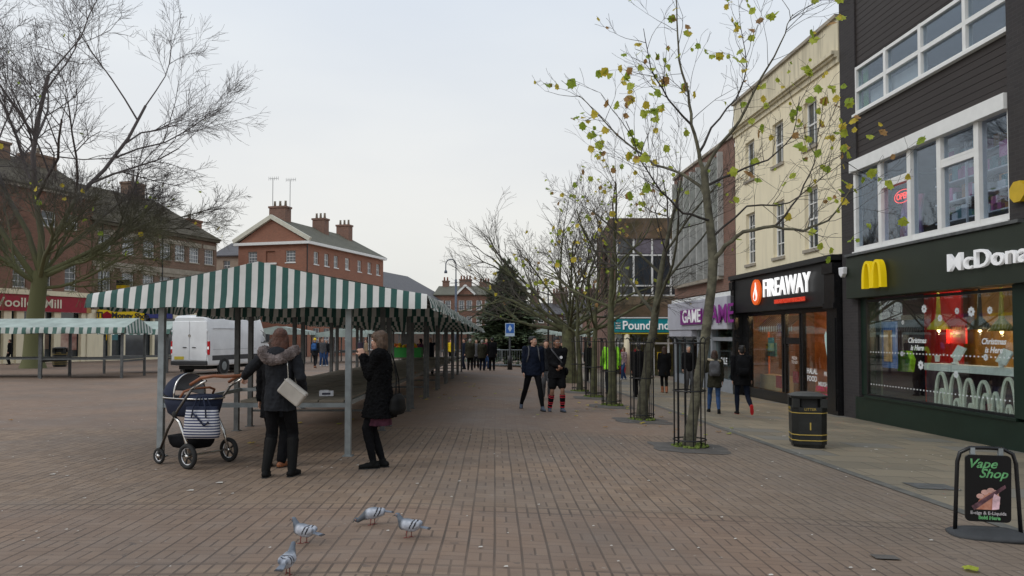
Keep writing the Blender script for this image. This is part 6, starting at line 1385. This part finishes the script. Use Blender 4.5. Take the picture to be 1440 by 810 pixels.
def backpack(t, k, m, label, w=.15, h=.42, z=1.02, lean=(0, 0), strap=None):
    mb = MB(); mb.loft([(0, .21 * k, z * k, w * .9 * k, .07 * k), (0, .225 * k, (z + h * .3) * k, w * k, .095 * k), (0, .215 * k, (z + h * .75) * k, w * k, .085 * k), (0, .19 * k, (z + h) * k, w * .6 * k, .04 * k)], 18, power=.75)
    me = evalmods(mb, [M[m]], [('REMESH', dict(mode='VOXEL', voxel_size=.016)), ('SMOOTH', dict(iterations=2))])
    o = bpy.data.objects.new('backpack', me); COL.objects.link(o); o.matrix_basis = t.matrix_basis.copy(); tag(o, label, 'backpack')
    mb = MB(); mb.loft([(0, .30 * k, (z + .03) * k, w * .7 * k, .03 * k), (0, .315 * k, (z + h * .25) * k, w * .72 * k, .035 * k), (0, .30 * k, (z + h * .42) * k, w * .68 * k, .02 * k)], 14, power=.7); mb.build('front_pocket', M[m], o, smooth=True)
    for s in (-1, 1):
        mb = MB(); pts = [(s * .10 * k, .17 * k, (z + h * .9) * k), (s * .105 * k, .05 * k, 1.485 * k), (s * .11 * k, -.09 * k, 1.42 * k), (s * .12 * k, -.135 * k, 1.28 * k), (s * .155 * k, -.06 * k, 1.12 * k), (s * .15 * k, .12 * k, (z + .06) * k)]
        mb.tube(pts, .017 * k, 6); mb.build('strap', M[strap or m], o, smooth=True)
    return o

# 1 the woman at the pushchair
p = Vector((-2.66, 8.66, 0)); p.z = gz(p.x, p.y)
handle = Vector((-3.17, 8.95, gz(-3.1, 8.9) + 1.13))
def loc_of(t_loc, ang, wpt): v = wpt - t_loc; v.rotate(Euler((0, 0, -ang))); return v
w1, J, k = person(p, 176, 1.70, 'woman with red-brown hair seen from behind, fur-trimmed jacket, hand on the pushchair', feet=((.15, .02, 0), (-.13, -.06, 0)), hands=(None, loc_of(p, R(176), handle)) if False else (loc_of(p, R(176), handle), (-.235, -.12, .98)), curl=(.9, .9),
    top=('hooded', 'c_charcoal', .77, 1.02), bottom=('skinny', 'c_black'), shoes=('tallboot', 'boot_black'), hair=('long', 'hair_red'), turn=12, detail=2, female=True, bulk=1.08)
mb = MB(); rr = random.Random(6); N_ = 46
for q in range(N_):
    a = R(-35) + R(250) * q / (N_ - 1); r = .18 + rr.uniform(-.01, .01); x = r * math.cos(a); y = .045 + .135 * math.sin(a); z = 1.405 + .055 * math.cos(a) ** 2 - .05 * max(0, math.sin(a)); mb.ell((x * k, y * k, z * k), ((.056 + rr.uniform(-.012, .012)),) * 3, 8)
organic(mb, 'fur_trim', M['c_fur'], w1, .008, 1, folds=.035, fscale=.018)
mb = MB(); mb.ell((0, .115 * k, 1.40 * k), (.12 * k, .06 * k, .09 * k), 14); organic(mb, 'hood', M['c_charcoal'], w1, .012, 2)
# shoulder bag of the first woman
hb = bpy.data.objects.new('handbag', None)
t = thing('handbag', 'pale grey boxy handbag slung on the right hip of the woman with the fur hood', 'handbag', (p.x + .20, p.y - .18, p.z + .98), R(176)); 
mb = MB(); mb.M = Euler((0, R(-38), 0)).to_matrix().to_4x4(); mb.box(-.15, -.045, -.095, .15, .045, .095); mb.build('bag_body', mat('bag_grey', (.36, .33, .29), .5, .15, 6), t, bevel=.02)
mb = MB(); mb.M = Euler((0, R(-38), 0)).to_matrix().to_4x4(); mb.box(-.153, -.05, .065, .153, .05, .073); mb.build('trim', M['chrome'], t, bevel=.002)
mb = MB(); mb.tube([(.05, 0, .15), (.06, .0, .3), (.08, -.03, .42)], .006, 5); mb.build('chain_strap', M['chrome'], t)
# 2 woman in black fur coat, profile facing left, drinking
p = Vector((-1.63, 9.3, 0)); p.z = gz(p.x, p.y)
w2, J, k = person(p, -83, 1.68, 'woman in a black fur coat in profile, holding a dark cup to her face', feet=((.05, -.07, 0), (-.05, .04, 0)), hands=((.05, -.20, 1.37), (-.07, -.18, 1.34)), curl=(1.0, .8), grips=((-.6, -.3, 0), (.6, -.3, 0)),
    top=('coat', 'c_blackfur', .64, 1.3), bottom=('skirt', 'c_black', 'c_skirt'), shoes=('shoe', 'boot_black'), hair=('bob', 'hair_mid'), nod=6, detail=2, female=True, bulk=1.27)
mb = MB(); mb.loft([(0, 0, 0, .028, .028), (0, 0, .10, .036, .036), (0, 0, .102, .039, .039), (0, 0, .115, .038, .038)], 18)
c_ = mb.build('takeaway_cup', mat('cup_dark', (.03, .02, .04), .5, .1, 9), None, smooth=False, loc=w2.matrix_basis @ Vector((-.01, -.235, 1.42))); tag(c_, 'dark takeaway cup held to the mouth of the woman in the black fur coat', 'cup')
t = thing('shoulder_bag', 'black leather shoulder bag behind the hip of the woman in the fur coat', 'handbag', (p.x + .23, p.y - .05, p.z + .78), R(80)); mb = MB(); mb.loft([(0, 0, -.12, .15, .06), (0, 0, -.06, .18, .085), (0, 0, .06, .16, .07), (0, 0, .13, .11, .03)], 20, power=.8); organic(mb, 'bag_body', M['boot_black'], t, .014, 2)
for s in (-1, 1): mb = MB(); mb.tube([(s * .1, s * .01, .11), (s * .07, s * .01, .3), (0.02, .05, .52), (0, .08, .62)], .008, 5); mb.build('strap', M['boot_black'], t)
# 3 companion hidden behind the first woman
p = Vector((-2.93, 9.35, 0)); p.z = gz(p.x, p.y); person(p, 172, 1.60, 'person in dark coat and tan shoes almost hidden beyond the woman with the fur-trimmed jacket', top=('coat', 'c_black', .66, 1.1), bottom=('trousers', 'c_black'), shoes=('shoe', 'shoe_tan'), hair=('short', 'hair_brown'), detail=1)
# 4 and 5 the two youths
p = Vector((.50, 17.9, 0)); p.z = gz(p.x, p.y)
y1, J, k = person(p, 6, 1.74, 'youth in a navy jacket and black skinny trousers striding, head turned to the striped socks', feet=((.18, -.30, 0), (-.24, .32, .03)), hands=(None, None), top=('hooded', 'c_navy', .80, 1.04), bottom=('skinny', 'c_black'), shoes=('shoe', 'shoe_grey'), hair=('short', 'hair_black'), turn=55, detail=1, foot_pitch=(0, 12), bulk=1.1)
backpack(y1, k, 'c_grey', 'grey backpack with pale straps on the youth in the navy jacket', strap='c_grey')
p = Vector((1.05, 17.7, 0)); p.z = gz(p.x, p.y)
y2, J, k = person(p, 8, 1.73, 'curly-haired youth in a black jacket, shorts and red striped football socks', feet=((.12, -.06, 0), (-.16, .05, 0)), hands=((.02, -.25, 1.04), (-.02, -.24, 1.07)), curl=(.8, .8), skin='skin_dark', top=('jacket', 'c_black', .78, 1.12), bottom=('shorts', 'c_black'), shoes=('shoe', 'shoe_grey'), hair=('curly', 'hair_black'), turn=12, detail=1, bulk=1.12)
for i in (0, 1):
    a, b, c = J['leg', i]; mb = MB(); ks = [b.lerp(c, f) for f in (.22, .4, .6, .8, 1.0)]; mb.tube(ks, [.061 * k, .066 * k, .06 * k, .05 * k, .046 * k], 14); so = mb.build('sock', M['c_black'], y2, smooth=True)
    for f in (.24, .34, .62, .72, .9): mb = MB(); mb.tube([b.lerp(c, f), b.lerp(c, f + .035)], [.0685 * k - .018 * max(0, f - .35) * k] * 2, 14); mb.build('sock_stripe', mat('sock_red', (.55, .03, .05), .8, .1, 9), so, smooth=True)
mb = MB(); mb.tube([(0, 0, 0), (0, .006, 0)], .035, 12); mb.build('jacket_badge', M['white_plastic'], y2, loc=(.07, -.165, 1.27))
t = thing('sling_bag', 'dark sling bag with a diagonal strap on the curly-haired youth', 'bag', p, R(8)); mb = MB(); mb.tube([(-.15, -.03, 1.47), (-.08, -.145, 1.36), (.05, -.17, 1.2), (.16, -.12, 1.02)], .017, 6); mb.build('strap', M['c_grey'], t, smooth=True); mb = MB(); mb.ell((.22, .02, .93), (.06, .13, .10), 12); mb.build('bag_body', M['c_black'], t, smooth=True)
p = ground(AT(768, 470, 21.5).x, 21.5); y3, J, k = person(p, 5, 1.68, 'person in grey trousers with tan straps, mostly hidden between the two youths', top=('jacket', 'c_charcoal', .82, 1.05), bottom=('trousers', 'c_grey'), shoes=('shoe', 'shoe_tan'), hair=('short', 'hair_brown'), detail=0); backpack(y3, k, 'c_tan', 'tan strapped backpack on the person between the two youths')
# 6.. along the shops
def at(px, D): return ground(AT(px, 470, D).x, D)
g1, J, k = person(at(1004, 19.3), 168, 1.60, 'girl in a khaki parka with a pale fur hood and blue jeans, walking away', feet=((.14, -.22, 0), (-.10, .25, .02)), top=('hooded', 'c_khaki', .70, 1.08), bottom=('skinny', 'c_denim'), shoes=('shoe', 'boot_black'), hair=('long', 'hair_brown'), turn=20, detail=1, female=True, bulk=1.1, hands=((.12, -.26, 1.12), None))
mb = MB()
for q in range(22): a = R(-40) + R(260) * q / 21; mb.ell((.14 * math.cos(a), .03 + .10 * math.sin(a), 1.34 + .02 * math.cos(a)), (.038, .038, .038), 7)
organic(mb, 'fur_trim', M['c_palefur'], g1, .014, 1); backpack(g1, k, 'c_grey', 'grey backpack on the girl in the khaki parka')
g2, J, k = person(at(1043, 19.1), 172, 1.74, 'person in a black coat and jeans stepping off a bright red-soled shoe', feet=((.10, -.16, 0), (-.16, .34, .15)), top=('hooded', 'c_black', .74, 1.06), bottom=('skinny', 'c_navy'), shoes=('shoe', ('boot_black', 'shoe_red'), 'shoe_red'), hair=('curly', 'hair_black'), detail=1, foot_pitch=(0, 68), bulk=1.15); backpack(g2, k, 'c_black', 'large black backpack on the person with the red shoe', w=.17, h=.48, z=.98)
b_, J, k = person(at(934, 27), 176, 1.66, 'woman in a long black coat and brown ankle boots walking towards the teal-signed shop', feet=((.06, -.1, 0), (-.06, .12, .01)), top=('coat', 'c_black', .62, 1.25), bottom=('skinny', 'c_black'), shoes=('boot', 'shoe_tan'), hair=('long', 'hair_brown'), detail=0, female=True, bulk=1.1)
person(at(968, 27.5), 8, 1.72, 'man in a dark jacket and grey trousers facing us behind the nearest caged tree', top=('jacket', 'c_black', .80, 1.05), bottom=('trousers', 'c_grey'), shoes=('shoe', 'boot_black'), hair=('short', 'hair_grey'), detail=0)
person(at(859, 25), 184, 1.80, 'person in a fluorescent green jacket standing behind the third caged tree', top=('jacket', 'c_hivis', .78, 1.12), bottom=('trousers', 'c_navy'), shoes=('shoe', 'boot_black'), hair=('short', 'hair_brown'), detail=0, bulk=1.2, hands=((.30, -.05, .95), (-.3, -.05, .95)))
person(at(898, 24), 180, 1.70, 'person in a black coat behind the trunk of the second caged tree', top=('coat', 'c_black', .68, 1.15), bottom=('trousers', 'c_black'), shoes=('shoe', 'boot_black'), hair=('short', 'hair_black'), detail=0, bulk=1.1)
person(at(877, 36), -60, 1.55, 'woman in a floral top and jeans beside the teal-signed shop window', feet=((.05, -.15, 0), (-.05, .15, 0)), top=('jacket', 'c_floral', .80, 1.1), bottom=('trousers', 'c_denim'), shoes=('shoe', 'sole_white'), hair=('bob', 'hair_light'), detail=0, female=True)
person(at(829, 33), 175, 1.70, 'person in a black coat between the fourth and third caged trees', top=('coat', 'c_black', .7, 1.15), bottom=('trousers', 'c_black'), shoes=('shoe', 'boot_black'), hair=('short', 'hair_black'), detail=0)
# group with their backs to us
GRP = 'people gathered beyond the end of the stall row'
for px, D, H_, tm, bm, hm, fc, lab in ((661, 40.5, 1.68, 'c_khaki', 'c_black', 'hair_grey', 176, 'stout person in an olive coat, left one of the far group, back turned'), (678, 40.2, 1.63, 'c_khaki', 'c_navy', 'hair_grey', 170, 'shorter person in an olive coat in the middle of the far group'), (692, 40, 1.74, 'c_black', 'c_black', 'hair_black', 185, 'tall person in a black coat, right end of the far group'),
    (684, 42.5, 1.70, 'c_maroon', 'c_denim', 'hair_light', 20, 'person in a maroon jacket and blue jeans among the far group'), (653, 42, 1.70, 'c_navy', 'c_navy', 'hair_brown', -70, 'person in navy, outermost left of the far group'), (670, 43.5, 1.66, 'c_grey', 'c_black', 'hair_brown', 0, 'person in grey behind the two olive coats')):
    person(at(px, D), fc, H_, lab, top=('coat', tm, .68 if tm != 'c_maroon' else .8, 1.15), bottom=('trousers', bm), shoes=('shoe', 'boot_black'), hair=('short', hm), detail=0, group=GRP, bulk=1.22 if tm == 'c_khaki' else 1.05)
# beyond the stalls
w_, J, k = person(at(443, 44), 178, 1.72, 'person in a yellow bobble hat and dark coat walking away beyond the stall tables', feet=((.08, -.2, 0), (-.08, .2, .02)), top=('coat', 'c_charcoal', .72, 1.1), bottom=('skinny', 'c_charcoal'), shoes=('shoe', 'shoe_tan'), hair=('hat', 'shop_yellow'), detail=0); backpack(w_, k, 'c_blue', 'bright blue backpack on the person in the yellow hat')
person(at(453, 47), 30, 1.72, 'person in a grey jacket, jeans and white trainers beside the yellow hat', top=('jacket', 'c_grey', .8, 1.05), bottom=('trousers', 'c_denim'), shoes=('shoe', 'sole_white'), hair=('short', 'hair_light'), detail=0)
person(at(459, 47.4), -20, 1.66, 'person in a dark grey coat and jeans, right of the grey jacket beyond the stalls', top=('jacket', 'c_charcoal', .78, 1.05), bottom=('trousers', 'c_denim'), shoes=('shoe', 'sole_white'), hair=('short', 'hair_grey'), detail=0)
person(at(591, 35.5), -50, 1.66, 'trader in a dark purple coat and cap standing left behind the stall tables', top=('jacket', 'c_purple', .8, 1.1), bottom=('trousers', 'c_black'), shoes=('shoe', 'boot_black'), hair=('hood', 'c_black'), detail=0)
person(at(605, 35), 10, 1.74, 'balding trader in a navy jumper with a hand raised to his face behind the stalls', top=('jacket', 'c_navy', .82, 1.1), bottom=('trousers', 'c_black'), shoes=('shoe', 'boot_black'), hair=None, hands=((.02, -.2, 1.5), None), detail=0)
person(at(634, 52), 20, 1.7, 'person in a yellow vest by the far pale canopies', top=('jacket', 'shop_yellow', .82, 1.1), bottom=('trousers', 'c_black'), shoes=('shoe', 'boot_black'), hair=('short', 'hair_brown'), detail=0)
# people by the left shops and in the background stalls
for px, D, tm, lab in ((515, 50, 'c_tan', 'person in a tan coat far behind the cup held by the woman'), (14, 50, 'c_black', 'person in black at the left shop doorway beside the big trunk'), (55, 48, 'c_maroon', 'person in maroon just right of the big plane tree trunk'), (790, 47, 'c_black', 'person in black among the far barriers behind the striped socks')):
    person(at(px, D), random.Random(px).uniform(-90, 90), 1.68, lab, top=('coat', tm, .7, 1.1), bottom=('trousers', 'c_black'), shoes=('shoe', 'boot_black'), hair=('short', 'hair_brown'), detail=0)

# ================================================================ PUSHCHAIR
q = G(271, 652); t = thing('pushchair', 'navy pram with chrome frame, black wheels and tan leather handle', 'pushchair', (q.x, q.y, gz(q.x, q.y)), R(152)); t.scale = (1.08,) * 3
# local: forward +x, left +y ; wheelbase .62
def wheel(x, y, r, tyre=.022):
    mb = MB(); mb.tube([(x + (r - tyre) * math.cos(2 * math.pi * j / 28), y, r + (r - tyre) * math.sin(2 * math.pi * j / 28)) for j in range(29)], tyre, 8, False); w_ = mb.build('wheel', M['rubber'], t, smooth=True)
    mb = MB(); mb.tube([(x + (r - tyre * 1.9) * math.cos(2 * math.pi * j / 28), y, r + (r - tyre * 1.9) * math.sin(2 * math.pi * j / 28)) for j in range(29)], .0075, 6, False); mb.build('rim', M['white_plastic'], w_, smooth=True)
    for j in range(5): a = 2 * math.pi * j / 5; mb = MB(); mb.bar((x, y, r), (x + (r - tyre * 2) * math.cos(a), y, r + (r - tyre * 2) * math.sin(a)), .016, .012, up=(0, 1, 0)); mb.build('spoke', M['rubber'], w_)
    mb = MB(); mb.tube([(x, y - .025, r), (x, y + .025, r)], .022, 10); mb.build('hub', M['chrome'], w_, smooth=True)
for s in (-1, 1): wheel(.33, s * .20, .095, .018); wheel(-.27, s * .29, .145, .026)
ch = M['chrome']
for s in (-1, 1):
    mb = MB(); mb.tube([(.31, s * .20, .17), (.12, s * .25, .42), (-.08, s * .27, .66), (-.30, s * .27, .90)], .015, 8); mb.build('frame_tube', mat('frame_bronze', (.12, .11, .10), .35, .1, 5, metal=.9), t, smooth=True)
    mb = MB(); mb.tube([(-.27, s * .275, .17), (-.20, s * .275, .36), (-.10, s * .27, .52), (.0, s * .265, .58)], .018, 8); mb.build('leg_tube', ch, t, smooth=True)
    mb = MB(); mb.tube([(.31, s * .20, .19), (.33, s * .20, .10)], .02, 8); mb.tube([(.30, s * .185, .12), (.33, s * .185, .12)], .012, 6); mb.build('fork', M['rubber'], t)
    mb = MB(); mb.tube([(-.30, s * .27, .90), (-.52, s * .26, 1.00)], .014, 8); mb.build('handle_tube', ch, t, smooth=True)
    mb = MB(); mb.ell((-.02, s * .275, .60), (.035, .02, .04), 10); mb.build('hinge', M['rubber'], t, smooth=True)
mb = MB(); mb.tube([(-.28, -.27, .95), (-.45, -.265, 1.03), (-.62, -.24, 1.055), (-.70, -.15, 1.045), (-.70, .15, 1.045), (-.62, .24, 1.055), (-.45, .265, 1.03), (-.28, .27, .95)], .019, 10); mb.build('handle', mat('leather_tan', (.25, .09, .04), .5, .2, 9), t, smooth=True)
mb = MB(); mb.tube([(-.27, -.29, .15), (-.27, .29, .15)], .012, 8); mb.build('axle', ch, t)
mb = MB(); mb.loft([(.02, 0, .20, .22, .16), (.02, 0, .24, .25, .19), (.02, 0, .33, .28, .21)], 24, power=.7); mb.build('shopping_basket', M['c_black'], t, smooth=True)
navy = mat('pram_navy', (.010, .016, .040), .8, .15, 8, bump=.1, bscale=60)
mb = MB(); mb.loft([(.0, 0, .56, .30, .15), (.0, 0, .595, .34, .19), (.0, 0, .70, .375, .21), (.0, 0, .775, .39, .22)], 32, power=.75); mb.build('carrycot', navy, t, smooth=True)
mb = MB(); N_ = 40; pts = []
for j in range(N_ + 1):
    a = 2 * math.pi * j / N_; ca, sa = math.cos(a), math.sin(a); pts.append((.0 + .396 * math.copysign(abs(ca) ** .75, ca), .23 * math.copysign(abs(sa) ** .75, sa), .778))
mb.tube(pts, .010, 6, False); mb.build('carrycot_rim', ch, t, smooth=True)
mb = MB(); mb.loft([(-.15, 0, .775, .23, .205), (-.15, 0, .80, .22, .195), (-.14, 0, .815, .15, .13)], 24, power=.8); mb.build('apron', navy, t, smooth=True)
# hood: quarter dome at the front end opening backwards
mb = MB(); nu, nv = 9, 14; vs = []
for i in range(nu + 1):
    th = R(12) + R(78) * i / nu                                   # 12deg = low front, 90 = upright rim
    for j in range(nv + 1):
        ph = math.pi * j / nv; rx = .36; x = .15 + .36 * math.cos(th); vs.append((.07 + (rx - .04) * math.cos(th) * math.sin(ph) ** .6, .215 * math.cos(ph), .785 + .27 * math.sin(th) * math.sin(ph) ** .8))
mb.add(vs, [(i * (nv + 1) + j, i * (nv + 1) + j + 1, (i + 1) * (nv + 1) + j + 1, (i + 1) * (nv + 1) + j) for i in range(nu) for j in range(nv)])
h_ = mb.build('hood', mat('hood_lining', (.35, .36, .38), .8, .1, 5), t, smooth=True); so = h_.modifiers.new('solid', 'SOLIDIFY'); so.thickness = .012; h_.data.materials.append(navy); so.material_offset = 1; so.offset = -1
mb = MB(); mb.tube([(.065, .218 * math.cos(math.pi * j / 24), .785 + .275 * math.sin(math.pi * j / 24) ** .8) for j in range(25)], .011, 8); mb.build('hood_rim', ch, t, smooth=True)
mb = MB(); mb.tube([(-.05, .225, .79), (-.10, .215, .86), (-.13, .12, .89), (-.13, -.12, .89), (-.10, -.215, .86), (-.05, -.225, .79)], .014, 8); mb.build('bumper_bar', M['leather_tan'], t, smooth=True)
# striped changing bag hanging from the frame
stripe_mat('stripe_navy', (.012, .025, .10), (.6, .6, .62), .0165, 'z', 0, trans=0, wrinkle=.1)
bt = thing('changing_bag', 'navy and white striped bag hanging from the pushchair handle', 'bag', t.matrix_basis @ Vector((-.45, .25, .36)), R(-3))
mb = MB(); mb.loft([(0, 0, .0, .205, .07), (0, 0, .05, .22, .09), (0, 0, .22, .21, .08), (0, 0, .34, .195, .05), (0, 0, .36, .19, .04)], 28, power=.7); mb.build('bag_body', M['stripe_navy'], bt, smooth=True)
mb = MB(); mb.loft([(0, 0, .345, .197, .052), (0, 0, .375, .193, .045)], 28, power=.7); mb.build('top_band', navy, bt)
for y in (-.06, .055): mb = MB(); mb.tube([(-.09, y * 1.5, .25), (-.075, y * 1.25, .37), (-.03, y * .8, .5), (.03, y * .8, .5), (.075, y * 1.25, .37), (.09, y * 1.5, .25)], .009, 6); mb.build('handle', navy, bt, smooth=True)
mb = MB(); mb.tube([(-.07, -.085, .30), (.0, -.10, .24), (.07, -.10, .16), (.12, -.09, .2)], .012, 6); mb.build('ribbon', navy, bt, smooth=True)

# ================================================================ PIGEONS
def pigeon_mat():
    m, b, n = newmat('pigeon_plumage', .7); vec, x, y, z = n.coord()
    nz = n.m('MULTIPLY', n.m('SUBTRACT', n.noise(vec, 60, 3), .5), .02); xx = n.m('ADD', x, nz)
    c = n.mix(n.rng(n.noise(vec, 45, 3), .3, .7), (.33, .35, .40), (.48, .50, .55))
    c = n.mix(n.rng(xx, .045, .075), c, (.075, .085, .10)); c = n.mix(n.rng(z, .155, .175), c, (.12, .14, .17))
    zl = n.rng(z, .085, .095)
    for x0 in (-.028, -.062): c = n.mix(n.m('MULTIPLY', n.rng(n.m('ABSOLUTE', n.m('SUBTRACT', n.m('ADD', xx, n.m('MULTIPLY', n.m('SUBTRACT', z, .12), .5)), x0)), .009, .005), zl), c, (.02, .02, .025))
    c = n.mix(n.rng(xx, -.10, -.12), c, (.17, .19, .23)); c = n.mix(n.rng(xx, -.178, -.186), c, (.03, .03, .035))
    n.L.new(c, b.inputs['Base Color']); return m
pigeon_mat()
def pigeon(loc, rot, label, peck=False, s=.86):
    t = thing('pigeon', label, 'pigeon', loc, R(rot), 'pigeons on the paving'); t.scale = (s, s, s); mb = MB(); tilt = Euler((0, R(18 if not peck else -6), 0))
    mb.ell((0, 0, .115), (.098, .054, .058), 16, rot=Euler((0, R(-14 if not peck else 8), 0))); mb.ell((.055, 0, .118 if not peck else .10), (.045, .045, .05), 14); mb.ell((-.06, 0, .108), (.06, .042, .032), 12)
    hd = Vector((.108, 0, .205)) if not peck else Vector((.155, 0, .055)); mb.caps((.065, 0, .135 if not peck else .1), hd - Vector((.012, 0, .01)), .038, .021); mb.ell(hd, (.027, .021, .022), 12)
    for sy in (-1, 1): mb.ell((-.03, sy * .034, .122), (.10, .022, .038), 12, rot=Euler((0, R(8), R(sy * 3))))
    organic(mb, 'body', M['pigeon_plumage'], t, .006, 2)
    mb = MB(); zb = .112 if not peck else .14; mb.add([(-.09, -.022, zb), (-.09, .022, zb), (-.205, .034, zb - .02), (-.205, -.034, zb - .02), (-.09, -.022, zb - .012), (-.09, .022, zb - .012), (-.205, .034, zb - .026), (-.205, -.034, zb - .026)], [(3, 2, 1, 0), (4, 5, 6, 7), (0, 1, 5, 4), (1, 2, 6, 5), (2, 3, 7, 6), (3, 0, 4, 7)]); mb.build('tail', M['pigeon_plumage'], t, bevel=.004)
    bd = Vector((.03, 0, -.012)) if not peck else Vector((.018, 0, -.028)); mb = MB(); mb.tube([hd + Vector((.02, 0, -.002)), hd + Vector((.02, 0, -.002)) + bd], [.007, .002], 8); mb.build('beak', mat('beak', (.06, .055, .05), .5, 0), t, smooth=True)
    for sy in (-1, 1):
        mb = MB(); mb.ell(hd + Vector((.008, sy * .0195, .004)), (.004, .003, .004), 8); mb.build('eye', mat('eye_orange', (.6, .15, .02), .3, 0), t, smooth=True)
        x = .0 + sy * .018; mb = MB(); mb.tube([(x - .005, sy * .02, .075), (x, sy * .02, .04), (x, sy * .02, .006)], [.009, .0045, .004], 6)
        for a in (-32, 0, 32, 180): mb.tube([(x, sy * .02, .006), (x + .028 * math.cos(R(a)), sy * .02 + .028 * math.sin(R(a)), .003)], [.0038, .002], 5)
        mb.build('leg', mat('pigeon_leg', (.24, .07, .06), .6, .1, 20), t, smooth=True)
pigeon(G(427, 764), 160, 'grey pigeon standing alert with its head up, nearest the left woman')
pigeon(G(524, 738), 188, 'pigeon pecking with its head down, between the two standing pigeons', peck=True)
pigeon(G(575, 756), 172, 'pigeon at the right of the four, facing left with two black wing bars')
pigeon(G(405, 808), 86, 'pigeon at the bottom edge of the photo, seen from behind walking away')
# ================================================================ END
bpy.data.scenes.remove(TMP)
for d in (bpy.data.meshes, bpy.data.curves):
    for b_ in list(d):
        if b_.users == 0: d.remove(b_)
